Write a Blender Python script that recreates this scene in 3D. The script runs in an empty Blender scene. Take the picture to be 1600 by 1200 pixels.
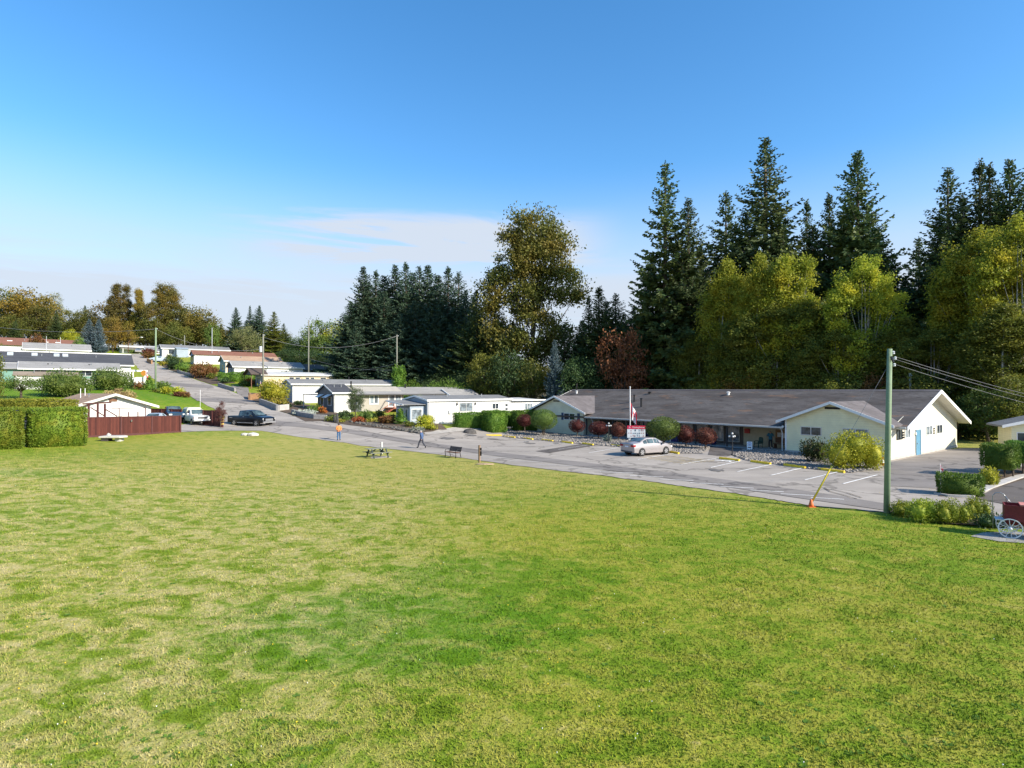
import bpy, bmesh, math, random
import numpy as np
from mathutils import Vector, Matrix
C = bpy.context.scene.collection
PI = math.pi
CAMH, FPX, CX, HY = 5.6, 920.0, 800.0, 608.0     # eye height, focal length in photo pixels, horizon row
UX, UY = -0.627, 0.779                           # street direction (away to the left); the cross direction is (UY, -UX)
rnd = random.Random(7)
# ---------------------------------------------------------------- object helpers
def link(name, me, mat=None, parent=None, loc=None, rz=0):
    o = bpy.data.objects.new(name, me); C.objects.link(o)
    if mat is not None and me is not None and not me.materials: me.materials.append(mat)
    if parent is not None: o.parent = parent
    if loc is not None: o.location = loc
    if rz: o.rotation_euler = (0, 0, rz)
    return o
def tag(o, label, cat, group=None, kind=None):
    if label: o['label'] = label
    if cat: o['category'] = cat
    if group: o['group'] = group
    if kind: o['kind'] = kind
    return o
def thing(name, loc, rz, label, cat, group=None):
    o = link(name, None, None, None, loc, rz); o.empty_display_size = .3
    return tag(o, label, cat, group)
def struct(o): o['kind'] = 'structure'; return o
class MB:
    def __init__(s): s.v = []; s.f = []
    def add(s, vs, fs):
        n = len(s.v); s.v += [tuple(p) for p in vs]; s.f += [tuple(i+n for i in f) for f in fs]; return s
    def box(s, x0, x1, y0, y1, z0, z1):
        return s.add([(x0,y0,z0),(x1,y0,z0),(x1,y1,z0),(x0,y1,z0),(x0,y0,z1),(x1,y0,z1),(x1,y1,z1),(x0,y1,z1)],
                     [(0,3,2,1),(4,5,6,7),(0,1,5,4),(1,2,6,5),(2,3,7,6),(3,0,4,7)])
    def obox(s, o, ex, ey, ez):
        o, ex, ey, ez = Vector(o), Vector(ex), Vector(ey), Vector(ez)
        vs = [o, o+ex, o+ex+ey, o+ey]; vs += [p+ez for p in vs]
        fs = [(0,3,2,1),(4,5,6,7),(0,1,5,4),(1,2,6,5),(2,3,7,6),(3,0,4,7)]
        if ex.cross(ey).dot(ez) < 0: fs = [f[::-1] for f in fs]
        return s.add(vs, fs)
    def beam(s, a, b, w, h=None, up=(0,0,1)):
        a, b = Vector(a), Vector(b); d = b-a; h = h or w
        x = d.cross(Vector(up)); x = x.normalized() if x.length > 1e-6 else Vector((1,0,0))
        y = x.cross(d).normalized()
        return s.obox(a-x*w/2-y*h/2, x*w, y*h, d)
    def quad(s, a, b, c, d): return s.add([a,b,c,d], [(0,1,2,3)])
    def tube(s, pts, r, n=8, cap=True):
        pts = [Vector(p) for p in pts]; k = len(pts)
        rs = r if isinstance(r, (list, tuple)) else [r]*k
        vs = []; pv = None
        for i, p in enumerate(pts):
            d = (pts[min(i+1,k-1)]-pts[max(i-1,0)]).normalized()
            x = pv - d*pv.dot(d) if pv is not None else d.orthogonal()
            x.normalize(); pv = x; y = d.cross(x)
            for j in range(n):
                t = 2*PI*j/n; vs.append(p+(x*math.cos(t)+y*math.sin(t))*rs[i])
        fs = [(i*n+j, i*n+(j+1)%n, (i+1)*n+(j+1)%n, (i+1)*n+j) for i in range(k-1) for j in range(n)]
        if cap: fs += [tuple(range(n))[::-1], tuple(range((k-1)*n, k*n))]
        return s.add(vs, fs)
    def lathe(s, prof, c=(0,0,0), n=12, axis='z'):
        vs = []
        for r, z in prof:
            for j in range(n):
                t = 2*PI*j/n; p = (r*math.cos(t), r*math.sin(t), z)
                if axis == 'y': p = (p[0], p[2], p[1])
                vs.append((p[0]+c[0], p[1]+c[1], p[2]+c[2]))
        k = len(prof)
        fs = [(i*n+j, i*n+(j+1)%n, (i+1)*n+(j+1)%n, (i+1)*n+j) for i in range(k-1) for j in range(n)]
        fs += [tuple(range(n))[::-1], tuple(range((k-1)*n, k*n))]
        if axis == 'y': fs = [f[::-1] for f in fs]
        return s.add(vs, fs)
    def ball(s, c, r, n=10, m=6, sq=(1,1,1), jit=0, rg=rnd):
        prof = [(math.sin(PI*i/m)*1, -math.cos(PI*i/m)) for i in range(m+1)]
        vs = []
        for a, z in prof:
            for j in range(n):
                t = 2*PI*j/n; q = 1+jit*rg.uniform(-1,1)
                vs.append((c[0]+r*sq[0]*a*math.cos(t)*q, c[1]+r*sq[1]*a*math.sin(t)*q, c[2]+r*sq[2]*z*q))
        fs = [(i*n+j, i*n+(j+1)%n, (i+1)*n+(j+1)%n, (i+1)*n+j) for i in range(m) for j in range(n)]
        return s.add(vs, fs)
    def prism(s, poly, ax, a, b):
        """poly: list of (p,q); extruded along axis ax ('x': p=y,q=z; 'y': p=x,q=z; 'z': p=x,q=y)"""
        def P(p, q, t): return {'x':(t,p,q), 'y':(p,t,q), 'z':(p,q,t)}[ax]
        n = len(poly); vs = [P(p,q,a) for p,q in poly]+[P(p,q,b) for p,q in poly]
        return s.add(vs, [tuple(range(n))[::-1], tuple(range(n,2*n))]+[(i,(i+1)%n,n+(i+1)%n,n+i) for i in range(n)])
    def mesh(s, name, smooth=False, fix=True):
        me = bpy.data.meshes.new(name); me.from_pydata([tuple(v) for v in s.v], [], s.f)
        if fix:
            bm = bmesh.new(); bm.from_mesh(me); bmesh.ops.remove_doubles(bm, verts=bm.verts, dist=1e-5) if smooth else None
            bmesh.ops.recalc_face_normals(bm, faces=bm.faces); bm.to_mesh(me); bm.free()
        if smooth: me.polygons.foreach_set('use_smooth', [True]*len(me.polygons))
        me.update(); return me
    def build(s, name, mat, parent=None, smooth=False, bevel=0, **k):
        o = link(name, s.mesh(name, smooth), mat, parent, **k)
        if bevel:
            b = o.modifiers.new('bevel', 'BEVEL'); b.width = bevel; b.segments = 2; b.limit_method = 'ANGLE'
        return o
def npmesh(name, V, Fq, smooth=False):
    """V (n,3) floats; Fq (m,k) ints"""
    me = bpy.data.meshes.new(name); m, k = Fq.shape
    me.vertices.add(len(V)); me.vertices.foreach_set('co', np.ascontiguousarray(V, dtype=np.float32).ravel())
    me.loops.add(m*k); me.loops.foreach_set('vertex_index', np.ascontiguousarray(Fq, dtype=np.int32).ravel())
    me.polygons.add(m); me.polygons.foreach_set('loop_start', np.arange(0, m*k, k, dtype=np.int32))
    try: me.polygons.foreach_set('loop_total', np.full(m, k, dtype=np.int32))
    except Exception: pass
    if smooth: me.polygons.foreach_set('use_smooth', np.ones(m, dtype=bool))
    me.update(calc_edges=True); return me
# ---------------------------------------------------------------- materials
class NT:
    def __init__(s, name):
        s.m = bpy.data.materials.new(name); s.m.use_nodes = True; s.t = s.m.node_tree; s.t.nodes.clear()
        s.out = s.n('ShaderNodeOutputMaterial')
    def n(s, typ, **k):
        d = s.t.nodes.new(typ)
        for a, b in k.items(): setattr(d, a, b)
        return d
    def l(s, a, b): s.t.links.new(a, b)
    def val(s, sock, v):
        if isinstance(v, (int, float, tuple, list)):
            sock.default_value = (v if not isinstance(v, (tuple, list)) or len(v) == 4 or sock.type == 'VECTOR' else tuple(v)+(1,))
        else: s.l(v, sock)
    def noise(s, vec, scale, detail=4, rough=.55, dist=0):
        d = s.n('ShaderNodeTexNoise'); s.l(vec, d.inputs['Vector']); d.inputs['Scale'].default_value = scale
        d.inputs['Detail'].default_value = detail; d.inputs['Roughness'].default_value = rough; d.inputs['Distortion'].default_value = dist
        return d.outputs['Fac']
    def ramp(s, fac, a, b, lo=0, hi=1, smooth=True):
        d = s.n('ShaderNodeMapRange'); d.interpolation_type = 'SMOOTHSTEP' if smooth else 'LINEAR'
        s.val(d.inputs[0], fac); d.inputs[1].default_value = a; d.inputs[2].default_value = b
        d.inputs[3].default_value = lo; d.inputs[4].default_value = hi; return d.outputs[0]
    def mix(s, f, a, b, mode='MIX'):
        d = s.n('ShaderNodeMix', data_type='RGBA', blend_type=mode); s.val(d.inputs[0], f); s.val(d.inputs[6], a); s.val(d.inputs[7], b)
        return d.outputs[2]
    def math(s, op, a, b=0.0, c=None):
        d = s.n('ShaderNodeMath', operation=op); s.val(d.inputs[0], a); s.val(d.inputs[1], b)
        if c is not None: s.val(d.inputs[2], c)
        return d.outputs[0]
    def bump(s, h, strength, dist=.02):
        d = s.n('ShaderNodeBump'); s.l(h, d.inputs['Height']); d.inputs['Strength'].default_value = strength
        d.inputs['Distance'].default_value = dist; return d.outputs[0]
    def bsdf(s, col, rough=.7, metal=0, spec=.4, bump=None, coat=0):
        p = s.n('ShaderNodeBsdfPrincipled'); s.val(p.inputs['Base Color'], col); s.val(p.inputs['Roughness'], rough)
        p.inputs['Metallic'].default_value = metal; p.inputs['Specular IOR Level'].default_value = spec
        p.inputs['Coat Weight'].default_value = coat
        if bump is not None: s.l(bump, p.inputs['Normal'])
        return p.outputs[0]
    def end(s, sh): s.l(sh, s.out.inputs['Surface']); return s.m
def dim(c, k): return tuple(min(1, x*k) for x in c)
_mc = {}
def mat(name, col, rough=.65, var=.18, scale=2.5, metal=0, spec=.35, bump=.15, coat=0):
    if name in _mc: return _mc[name]
    t = NT(name); tc = t.n('ShaderNodeTexCoord').outputs['Object']
    a = t.noise(tc, scale, 5, .6); b = t.noise(tc, scale*9, 3, .6)
    f = t.math('ADD', t.math('MULTIPLY', a, .65), t.math('MULTIPLY', b, .35))
    c = t.mix(t.ramp(f, .3, .7), dim(col, 1-var), dim(col, 1+var))
    _mc[name] = t.end(t.bsdf(c, rough, metal, spec, t.bump(b, bump) if bump else None, coat)); return _mc[name]
def siding(name, col, pitch=.2, var=.08, vertical=False):
    """clapboard or upright panel siding: a shallow groove every pitch metres"""
    if name in _mc: return _mc[name]
    t = NT(name); tc = t.n('ShaderNodeTexCoord').outputs['Object']; sx = t.n('ShaderNodeSeparateXYZ'); t.l(tc, sx.inputs[0])
    z = t.math('ADD', sx.outputs[0], sx.outputs[1]) if vertical else sx.outputs[2]
    fr = t.math('FRACT', t.math('DIVIDE', z, pitch))
    n = t.noise(tc, 1.3, 4); st = t.noise(tc, 11, 3)
    c = t.mix(t.ramp(n, .3, .72), dim(col, 1-var), dim(col, 1+var*.6))
    c = t.mix(t.math('MULTIPLY', t.ramp(fr, .9, .97), .42), c, dim(col, .45))
    c = t.mix(t.math('MULTIPLY', t.ramp(st, .55, .75), .12), c, dim(col, .6))
    _mc[name] = t.end(t.bsdf(c, .55, 0, .3, t.bump(fr, .5, .02))); return _mc[name]
def shingle(name, col, col2, row=.22, streak=.5, rust=None):
    if name in _mc: return _mc[name]
    t = NT(name); tc = t.n('ShaderNodeTexCoord').outputs['Object']
    mp = t.n('ShaderNodeMapping'); t.l(tc, mp.inputs[0]); mp.inputs['Scale'].default_value = (.35, .9, 1.6)
    a = t.noise(mp.outputs[0], .7, 6, .62); b = t.noise(tc, 5, 4, .65); d = t.noise(mp.outputs[0], 2.6, 5, .65, .8)
    c = t.mix(t.ramp(a, .36, .66), col, col2)
    c = t.mix(t.math('MULTIPLY', t.ramp(b, .35, .7), .5), c, dim(col, .62))
    c = t.mix(t.math('MULTIPLY', t.ramp(d, .5, .72), streak), c, dim(col2, .55))
    if rust: c = t.mix(t.math('MULTIPLY', t.ramp(t.noise(mp.outputs[0], 1.1, 5, .6), .57, .68), .55), c, rust)
    sx = t.n('ShaderNodeSeparateXYZ'); t.l(tc, sx.inputs[0]); q = t.math('DIVIDE', sx.outputs[2], row*.35)
    fr = t.math('FRACT', q); wn_ = t.n('ShaderNodeTexWhiteNoise', noise_dimensions='2D'); cb = t.n('ShaderNodeCombineXYZ')
    t.l(t.math('FLOOR', q), cb.inputs[0]); t.l(t.math('FLOOR', t.math('DIVIDE', t.math('ADD', sx.outputs[0], sx.outputs[1]), .9)), cb.inputs[1]); t.l(cb.outputs[0], wn_.inputs['Vector'])
    c = t.mix(t.math('MULTIPLY', wn_.outputs[0], .34), c, dim(col, .5)); c = t.mix(t.math('MULTIPLY', t.math('LESS_THAN', fr, .16), .35), c, dim(col, .35))
    _mc[name] = t.end(t.bsdf(c, .85, 0, .15, t.bump(t.math('ADD', fr, b), .5, .02))); return _mc[name]
def leafmat(name, ca, cb, cc=None, trans=.28, fresh=.5):
    """leaf colours differ from leaf to leaf, from clump to clump and from plant to plant"""
    if name in _mc: return _mc[name]
    t = NT(name); tc = t.n('ShaderNodeTexCoord').outputs['Object']; g = t.n('ShaderNodeNewGeometry'); oi = t.n('ShaderNodeObjectInfo')
    r = g.outputs['Random Per Island']
    c = t.mix(r, ca, cb)
    if cc is not None:
        n = t.noise(tc, fresh, 3, .6); c = t.mix(t.math('MULTIPLY', t.ramp(n, .45, .68), .8), c, cc)
    hs = t.n('ShaderNodeHueSaturation'); t.l(c, hs.inputs['Color'])
    t.l(t.ramp(oi.outputs['Random'], 0, 1, .8, 1.2, False), hs.inputs['Value'])
    t.l(t.ramp(oi.outputs['Random'], 0, 1, .49, .51, False), hs.inputs['Hue'])
    c = hs.outputs[0]
    a = t.bsdf(c, .6, 0, .25); tr = t.n('ShaderNodeBsdfTranslucent'); t.l(c, tr.inputs[0])
    m = t.n('ShaderNodeMixShader'); m.inputs[0].default_value = trans; t.l(a, m.inputs[1]); t.l(tr.outputs[0], m.inputs[2])
    _mc[name] = t.end(m.outputs[0]); return _mc[name]
def glassmat(name, col=(.03,.04,.05), rough=.06):
    if name in _mc: return _mc[name]
    t = NT(name); tc = t.n('ShaderNodeTexCoord').outputs['Object']
    c = t.mix(t.ramp(t.noise(tc, 1.7, 2), .35, .65), dim(col, .6), dim(col, 1.7))
    _mc[name] = t.end(t.bsdf(c, rough, 0, .6)); return _mc[name]
# ---------------------------------------------------------------- terrain (thin plate surface through measured heights)
def PT(px, py, D): return Vector(((px-CX)/FPX*D, D, CAMH-(py-HY)/FPX*D))
_ctl = [(0,-40,0),(0,0,0),(0,15,0),(0,30,0),(20,0,0),(20,20,0),(40,20,0),(60,40,0),(40,40,0),(29.4,46,0),(43,57,0),(60,72,0),
        (16,90,.15),(8.7,72,0),(2,50,0),(80,20,0),(100,60,.3),(100,120,1),(40,120,.8),(10,112,.9),(-4,61,0),(-2,72,.1),(20,60,0),(-60,-30,.6),
        (-11,48,0),(-17.9,61,.3),(-12,30,.05),(-20,20,.4),(-25,40,.75),(-40,30,1.15),(-30,8,.5),(-70,20,1.6),(-60,45,2.2),(100,-30,0),
        (-31.7,70.7,1.14),(-35.5,66,1.4),(-35,45,1.1),(-37.8,57,1.26),(-33.3,59,1.2),(-43,64,1.9),(-44,71,1.9),(-24,64,.75),
        (-120,232,20.5),(-60,230,17),(0,220,8),(-20,170,6),(0,150,3),(-30,140,5.5),(60,180,2),(-150,180,18.5),(-170,120,14),(-120,60,6),(-100,90,8.5)]
_pc = [(240,620,85),(200,612,92),(300,632,82),(33,624,75),(60,612,85),(222,604,105),(3,598,94),(668.5,661,74),(840,666,86),(522,645,86),(740,640,103),
       (457,630,100),(612,626,112),(409,607,112),(569,613,125),(366,592,124),(470,590,133),(303,570,147),(430,575,158),(250,559,160),(358,560,172),(188,556,185),
       (100,545,200),(205,587,120),(120,566,135),(120,552,155),(402,630,92),(371,615,105),(330,601,115),(306,594,122),(277,582,134),(261,576,142),(234,561,158),
       (205,552,175),(330,636,84),(296,620,96),(267,602,110),(245,596,117),(225,582,130),(430,652,76),(460,662,70),(509,660,73),(465,651,78)]
_ctl += [tuple(PT(*p)) for p in _pc]
_P = np.array(_ctl)/100.0
def _phi(r2): return np.where(r2 > 1e-12, .5*r2*np.log(np.maximum(r2, 1e-12)), 0)
def _solve():
    n = len(_P); d = _P[:,None,:2]-_P[None,:,:2]; K = _phi((d**2).sum(2)) + np.eye(n)*2e-4
    A = np.zeros((n+3, n+3)); A[:n,:n] = K; A[:n,n] = 1; A[:n,n+1:] = _P[:,:2]; A[n:,:n] = A[:n,n:].T
    return np.linalg.solve(A, np.concatenate([_P[:,2], np.zeros(3)]))
_W = _solve()
def terr(X, Y):
    X = np.clip(np.asarray(X, float), -170, 110)/100; Y = np.clip(np.asarray(Y, float), -35, 235)/100
    s = X.shape; x, y = X.ravel(), Y.ravel(); out = np.empty_like(x); n = len(_P)
    for i in range(0, len(x), 20000):
        xi, yi = x[i:i+20000], y[i:i+20000]
        out[i:i+20000] = _phi((xi[:,None]-_P[None,:,0])**2+(yi[:,None]-_P[None,:,1])**2) @ _W[:n] + _W[n]+_W[n+1]*xi+_W[n+2]*yi
    return (out*100).reshape(s)
def tz(x, y): return float(terr(np.array([x]), np.array([y]))[0])
_DD = np.arange(6.0, 330.0, .5)
def G(px, py, far=330):
    """where the sight line of a photo pixel meets the ground"""
    X = (px-CX)/FPX*_DD; Z = CAMH-(py-HY)/FPX*_DD; d = Z-terr(X, _DD); k = np.argmax(d < 0)
    if d[k] >= 0: D = far
    else:
        a, b = (d[k-1], d[k]) if k else (d[k]+1, d[k]); D = _DD[k]-.5*(-b)/(a-b) if k else _DD[0]
    x = (px-CX)/FPX*D; return Vector((x, D, tz(x, D)))
def GD(px, D): x = (px-CX)/FPX*D; return Vector((x, D, tz(x, D)))
def sheet(name, mt, near, far, dz, cross=8, along=2.0, kind='structure', rag=0):
    """a surface laid on the ground between two rows of pixels (same count), resampled to follow the terrain"""
    a = [G(*p) if len(p) == 2 else Vector(p) for p in near]; b = [G(*p) if len(p) == 2 else Vector(p) for p in far]
    A, B = [], []
    for i in range(len(a)-1):
        k = max(1, int(max((a[i+1]-a[i]).length, (b[i+1]-b[i]).length)/along))
        for j in range(k): A.append(a[i].lerp(a[i+1], j/k)); B.append(b[i].lerp(b[i+1], j/k))
    A.append(a[-1]); B.append(b[-1])
    if rag:
        rr = random.Random(len(A)); w0 = 0
        for i in range(len(A)):
            w0 = .6*w0+rr.uniform(-rag, rag); dv = (B[i]-A[i]); dv.z = 0; A[i] = A[i]+dv.normalized()*(w0+rag*.5)
    P = np.array([[p.lerp(q, j/cross) for j in range(cross+1)] for p, q in zip(A, B)])
    P[:,:,2] = terr(P[:,:,0], P[:,:,1])+dz
    n, m = P.shape[:2]; idx = np.arange(n*m).reshape(n, m)
    Fq = np.stack([idx[:-1,:-1], idx[1:,:-1], idx[1:,1:], idx[:-1,1:]], -1).reshape(-1, 4)
    V = P.reshape(-1, 3); q = V[Fq[0]]; nz = np.cross(q[1]-q[0], q[3]-q[0])[2]
    if nz < 0: Fq = Fq[:, ::-1]
    o = link(name, npmesh(name, V, Fq, True), mt)
    if kind: o['kind'] = kind
    return o
# ---------------------------------------------------------------- ground, lawn, paving
def lawn_mat():
    t = NT('lawn_grass'); g = t.n('ShaderNodeNewGeometry').outputs['Position']
    def mp(sx, sy, rot=0):
        m = t.n('ShaderNodeMapping'); t.l(g, m.inputs[0]); m.inputs['Scale'].default_value = (sx, sy, 0); m.inputs['Rotation'].default_value = (0, 0, rot); return m.outputs[0]
    flat = mp(1, 1)
    big = t.noise(flat, .06, 3, .55, .4); mid = t.noise(mp(1, 1.25, .5), 1.15, 6, .7, .6); fine = t.noise(flat, 5.5, 4, .7); vf = t.noise(flat, 18, 3, .7)
    straw, olive, green, lush = (.46,.375,.145), (.265,.27,.034), (.15,.225,.013), (.072,.185,.003)
    f = t.math('ADD', t.math('ADD', t.math('MULTIPLY', big, .26), t.math('MULTIPLY', mid, .7)), t.math('MULTIPLY', fine, .4))
    c = t.mix(t.ramp(f, .6, .73), green, olive)
    c = t.mix(t.math('MULTIPLY', t.ramp(f, .74, .92), .85), c, straw)
    # lusher patches that lie on the field, and the watered bank behind the cottage
    sx = t.n('ShaderNodeSeparateXYZ'); t.l(g, sx.inputs[0]); m = None
    wob = t.math('MULTIPLY', t.math('SUBTRACT', mid, .5), 7.0)
    for (x, y, rx, ry, k) in [(-2.4,14.0,4.8,2.8,1), (-.3,17.6,4.2,2.6,.75), (8.5,20.5,6,2.5,.4), (-32,33.5,11,1.6,.9), (-33,42,16,3.0,.5), (3.2,12.4,3,2,.3), (-62,92,26,21,1), (-30,62,12,3.5,.5), (14,18,3,2,.4),(-1,30,7,2,.3)]:
        dx = t.math('DIVIDE', t.math('SUBTRACT', sx.outputs[0], x), rx); dy = t.math('DIVIDE', t.math('SUBTRACT', sx.outputs[1], y), ry)
        r = t.math('SQRT', t.math('ADD', t.math('MULTIPLY', dx, dx), t.math('MULTIPLY', dy, dy)))
        r = t.math('ADD', r, t.math('DIVIDE', wob, max(rx, 6)))
        k_ = t.ramp(r, .55, 1.25, k, 0); m = k_ if m is None else t.math('MAXIMUM', m, k_)
    c = t.mix(t.math('MULTIPLY', m, t.math('MULTIPLY', t.ramp(fine, .3, .62, .45, 1), t.ramp(mid, .66, .46, .45, 1))), c, lush)
    # straw coloured dry ground worn into the left of the field
    dry = t.math('MULTIPLY', t.math('MULTIPLY', t.ramp(mid, .36, .7), t.ramp(fine, .3, .62, .4, 1)), t.math('MULTIPLY', t.ramp(sx.outputs[0], 2, -8), t.ramp(sx.outputs[1], 44, 30)))
    c = t.mix(t.math('MULTIPLY', dry, .8), c, (.5,.415,.22))
    c = t.mix(t.math('MULTIPLY', t.math('MULTIPLY', t.ramp(sx.outputs[1], 22, 44), t.ramp(sx.outputs[0], -40, -18)), t.math('MULTIPLY', t.ramp(sx.outputs[1], 75, 62), t.ramp(mid, .3, .6, .25, .62))), c, (.4,.335,.12))
    c = t.mix(t.math('MULTIPLY', t.ramp(mid, .48, .32), .4), c, dim(green, .55)); c = t.mix(t.math('MULTIPLY', t.ramp(vf, .46, .75), .5), c, dim(green, .45))
    c = t.mix(t.math('MULTIPLY', t.ramp(fine, .58, .8), .25), c, (.5,.42,.18))
    # needle litter under the wood
    w = t.math('MULTIPLY', t.ramp(sx.outputs[1], 92, 104), t.ramp(sx.outputs[0], -25, 2))
    c = t.mix(w, c, (.07,.06,.03))
    hs = t.math('ADD', fine, t.math('MULTIPLY', vf, .5))
    return t.end(t.bsdf(c, .85, 0, .12, t.bump(hs, .7, .06)))
LAWN = lawn_mat()
def axis(lo, hi, st, out):
    a = list(np.arange(lo, hi+.01, st)); g = st; x = a[-1]
    while x < out: g *= 1.5; x += g; a.append(x)
    g = st; x = a[0]; pre = []
    while x > -out: g *= 1.5; x -= g; pre.append(x)
    return np.array(pre[::-1]+a)
xs, ys = axis(-130, 80, 1.25, 2500), axis(-10, 215, 1.25, 2500)
GX, GY = np.meshgrid(xs, ys); GZ = terr(GX, GY)
idx = np.arange(GX.size).reshape(GX.shape)
Fq = np.stack([idx[:-1,:-1], idx[:-1,1:], idx[1:,1:], idx[1:,:-1]], -1).reshape(-1, 4)
struct(link('ground', npmesh('ground', np.stack([GX, GY, GZ], -1).reshape(-1, 3), Fq, True), LAWN))
def asphalt(name, col, var=.12, wear=None):
    t = NT(name); g = t.n('ShaderNodeNewGeometry').outputs['Position']
    m = t.n('ShaderNodeMapping'); t.l(g, m.inputs[0]); m.inputs['Rotation'].default_value = (0, 0, math.radians(-51)); m.inputs['Scale'].default_value = (.25, 1.4, 1)
    a = t.noise(m.outputs[0], .5, 5, .6); b = t.noise(g, 30, 2, .7); d = t.noise(g, .35, 5, .65); e = t.noise(g, 2.2, 4, .7)
    c = t.mix(t.ramp(a, .3, .7), dim(col, 1-var), dim(col, 1+var)); c = t.mix(t.math('MULTIPLY', t.ramp(d, .42, .66), .45), c, dim(col, .74))
    c = t.mix(t.math('MULTIPLY', t.ramp(e, .5, .72), .3), c, dim(col, .72)); c = t.mix(t.math('MULTIPLY', t.ramp(b, .45, .7), .35), c, dim(col, .6))
    v = t.n('ShaderNodeTexVoronoi', feature='DISTANCE_TO_EDGE'); t.l(g, v.inputs['Vector']); v.inputs['Scale'].default_value = .16
    wv = t.n('ShaderNodeVectorMath', operation='ADD'); t.l(g, wv.inputs[0])
    nz = t.n('ShaderNodeTexNoise'); t.l(g, nz.inputs['Vector']); nz.inputs['Scale'].default_value = .6; nz.inputs['Detail'].default_value = 4
    sc = t.n('ShaderNodeVectorMath', operation='SCALE'); t.l(nz.outputs['Color'], sc.inputs[0]); sc.inputs['Scale'].default_value = 3.0
    t.l(sc.outputs[0], wv.inputs[1]); t.l(wv.outputs[0], v.inputs['Vector'])
    c = t.mix(t.math('MULTIPLY', t.ramp(v.outputs[0], .006, .028, 1, 0), .65), c, dim(col, .38))
    return t.end(t.bsdf(c, .9, 0, .2, t.bump(b, .3, .01)))
ASPH = asphalt('pale_asphalt', (.345,.308,.268)); ASPH2 = asphalt('newer_asphalt', (.225,.203,.185)); ASPH3 = asphalt('dark_asphalt', (.125,.11,.1)); ASPHH = asphalt('hill_asphalt', (.335,.3,.262), .16)
near = [(283,675.5),(305,674.5),(340,673.5),(380,673),(409,673.5),(427,676),(459,682),(502,687.5),(540,692),(567,697),(612,702),(660,707.5),(700,712.5),(750,720),(800,727),(900,739),(1000,751),(1150,772),(1260,790),(1380,801),(1480,805),(1700,816),(2200,845)]
far  = [(283,664),(300,661),(325,658),(355,654),(380,651),(405,648),(440,648),(480,654),(520,661),(560,666),(605,671),(650,677),(700,672),(760,666),(800,667),(870,674),(960,682),(1080,690),(1230,704),(1386,720),(1480,702),(1650,702),(2150,742)]
sheet('road', ASPH, near, far, .03, 14, .5, rag=.13)
L = [(352,656),(340,643),(330,636.5),(312,628),(296,620),(280,610),(267,603),(245,596.5),(225,583),(211,571),(200,560),(191,553)]
R = [(478,660),(450,647),(434,642),(418,636),(402,630),(386,622),(371,615.5),(330,601.5),(277,582.5),(250,570.5),(234,561.5),(216,553)]
sheet('hill_road', ASPHH, L, R, .045, 10, 1.0, rag=.2)
top = [(421,656),(480,662.5),(540,670),(600,680),(660,690),(710,697.5),(760,705),(800,710),(860,717),(950,727.5),(1050,739.5),(1150,752.5),(1237,765),(1300,774),(1383,788),(1470,793)]
bot = [(421,666),(480,669),(540,676.5),(600,686.5),(660,696),(710,703.5),(760,711),(800,716.5),(860,723.5),(950,735.5),(1050,749),(1150,764),(1237,777.5),(1300,786.5),(1383,798.5),(1470,803)]
sheet('lane_patch', ASPH2, top, bot, .05, 4)
sheet('trench_patch', ASPH3, [(837,705.5),(858,708.5)], [(933,690),(952,692.5)], .052, 3)
sheet('trench_patch', ASPH2, [(264,597),(300,601),(330,603)], [(267,602),(300,605.5),(335,607)], .07, 3)
sheet('trench_patch', ASPH2, [(300,622),(340,622),(392,625)], [(308,627),(345,629),(408,632)], .07, 3)
sheet('driveway', ASPH2, [(1388,760),(1460,764),(1500,752),(1560,734)], [(1392,722.5),(1440,711.5),(1500,701),(1545,700.5)], .045, 6)
sheet('driveway', ASPH3, [(1519,779),(1575,790),(1700,800),(2150,828)], [(1600,746),(1660,742),(1760,742),(2150,752)], .05, 5)
sheet('driveway', ASPH3, [(1106,711),(1128,713.5),(1143,712)], [(1112,693),(1140,695.5),(1172,699)], .047, 4)
sheet('driveway', ASPH2, [(372,616),(392,625)], [(362,603),(388,606)], .06, 4)
# oil and damp stains on the parking bays
def blot(px, py, w, h, mt, dz=.056):
    c = G(px, py); r = random.Random(int(px)); dD = c.y*c.y/(FPX*CAMH)
    k = 16; vs = [(c.x, c.y, c.z+dz)]
    for i in range(k):
        q = r.uniform(.7, 1.15); x = c.x+w/2*c.y/FPX*q*math.cos(2*PI*i/k); y = c.y+h/2*dD*q*math.sin(2*PI*i/k); vs.append((x, y, tz(x, y)+dz))
    struct(MB().add(vs, [(0, 1+i, 1+(i+1) % k) for i in range(k)]).build('asphalt_stain', mt))
STAIN = asphalt('oil_stain', (.16,.15,.14))
for a in [(699,685.5,26,2.2),(737,680.5,20,2),(771,686.5,18,1.8),(822,691,9,1.8),(830,693.5,16,1.6),(869,693,11,1.5),(1117,735.5,16,4.5),(1128,736,7,2.5),(1080,702,10,2)]: blot(*a, STAIN)
GRAVEL = mat('packed_gravel', (.36,.33,.29), .95, .25, 1.5, bump=.4)
sheet('gravel_verge', GRAVEL, [(664,680),(690,678),(740,673),(770,671)], [(682,673),(705,669),(745,667),(772,666)], .075, 4)
SOIL = mat('garden_soil', (.085,.06,.04), .95, .35, 2, bump=.5)
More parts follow.
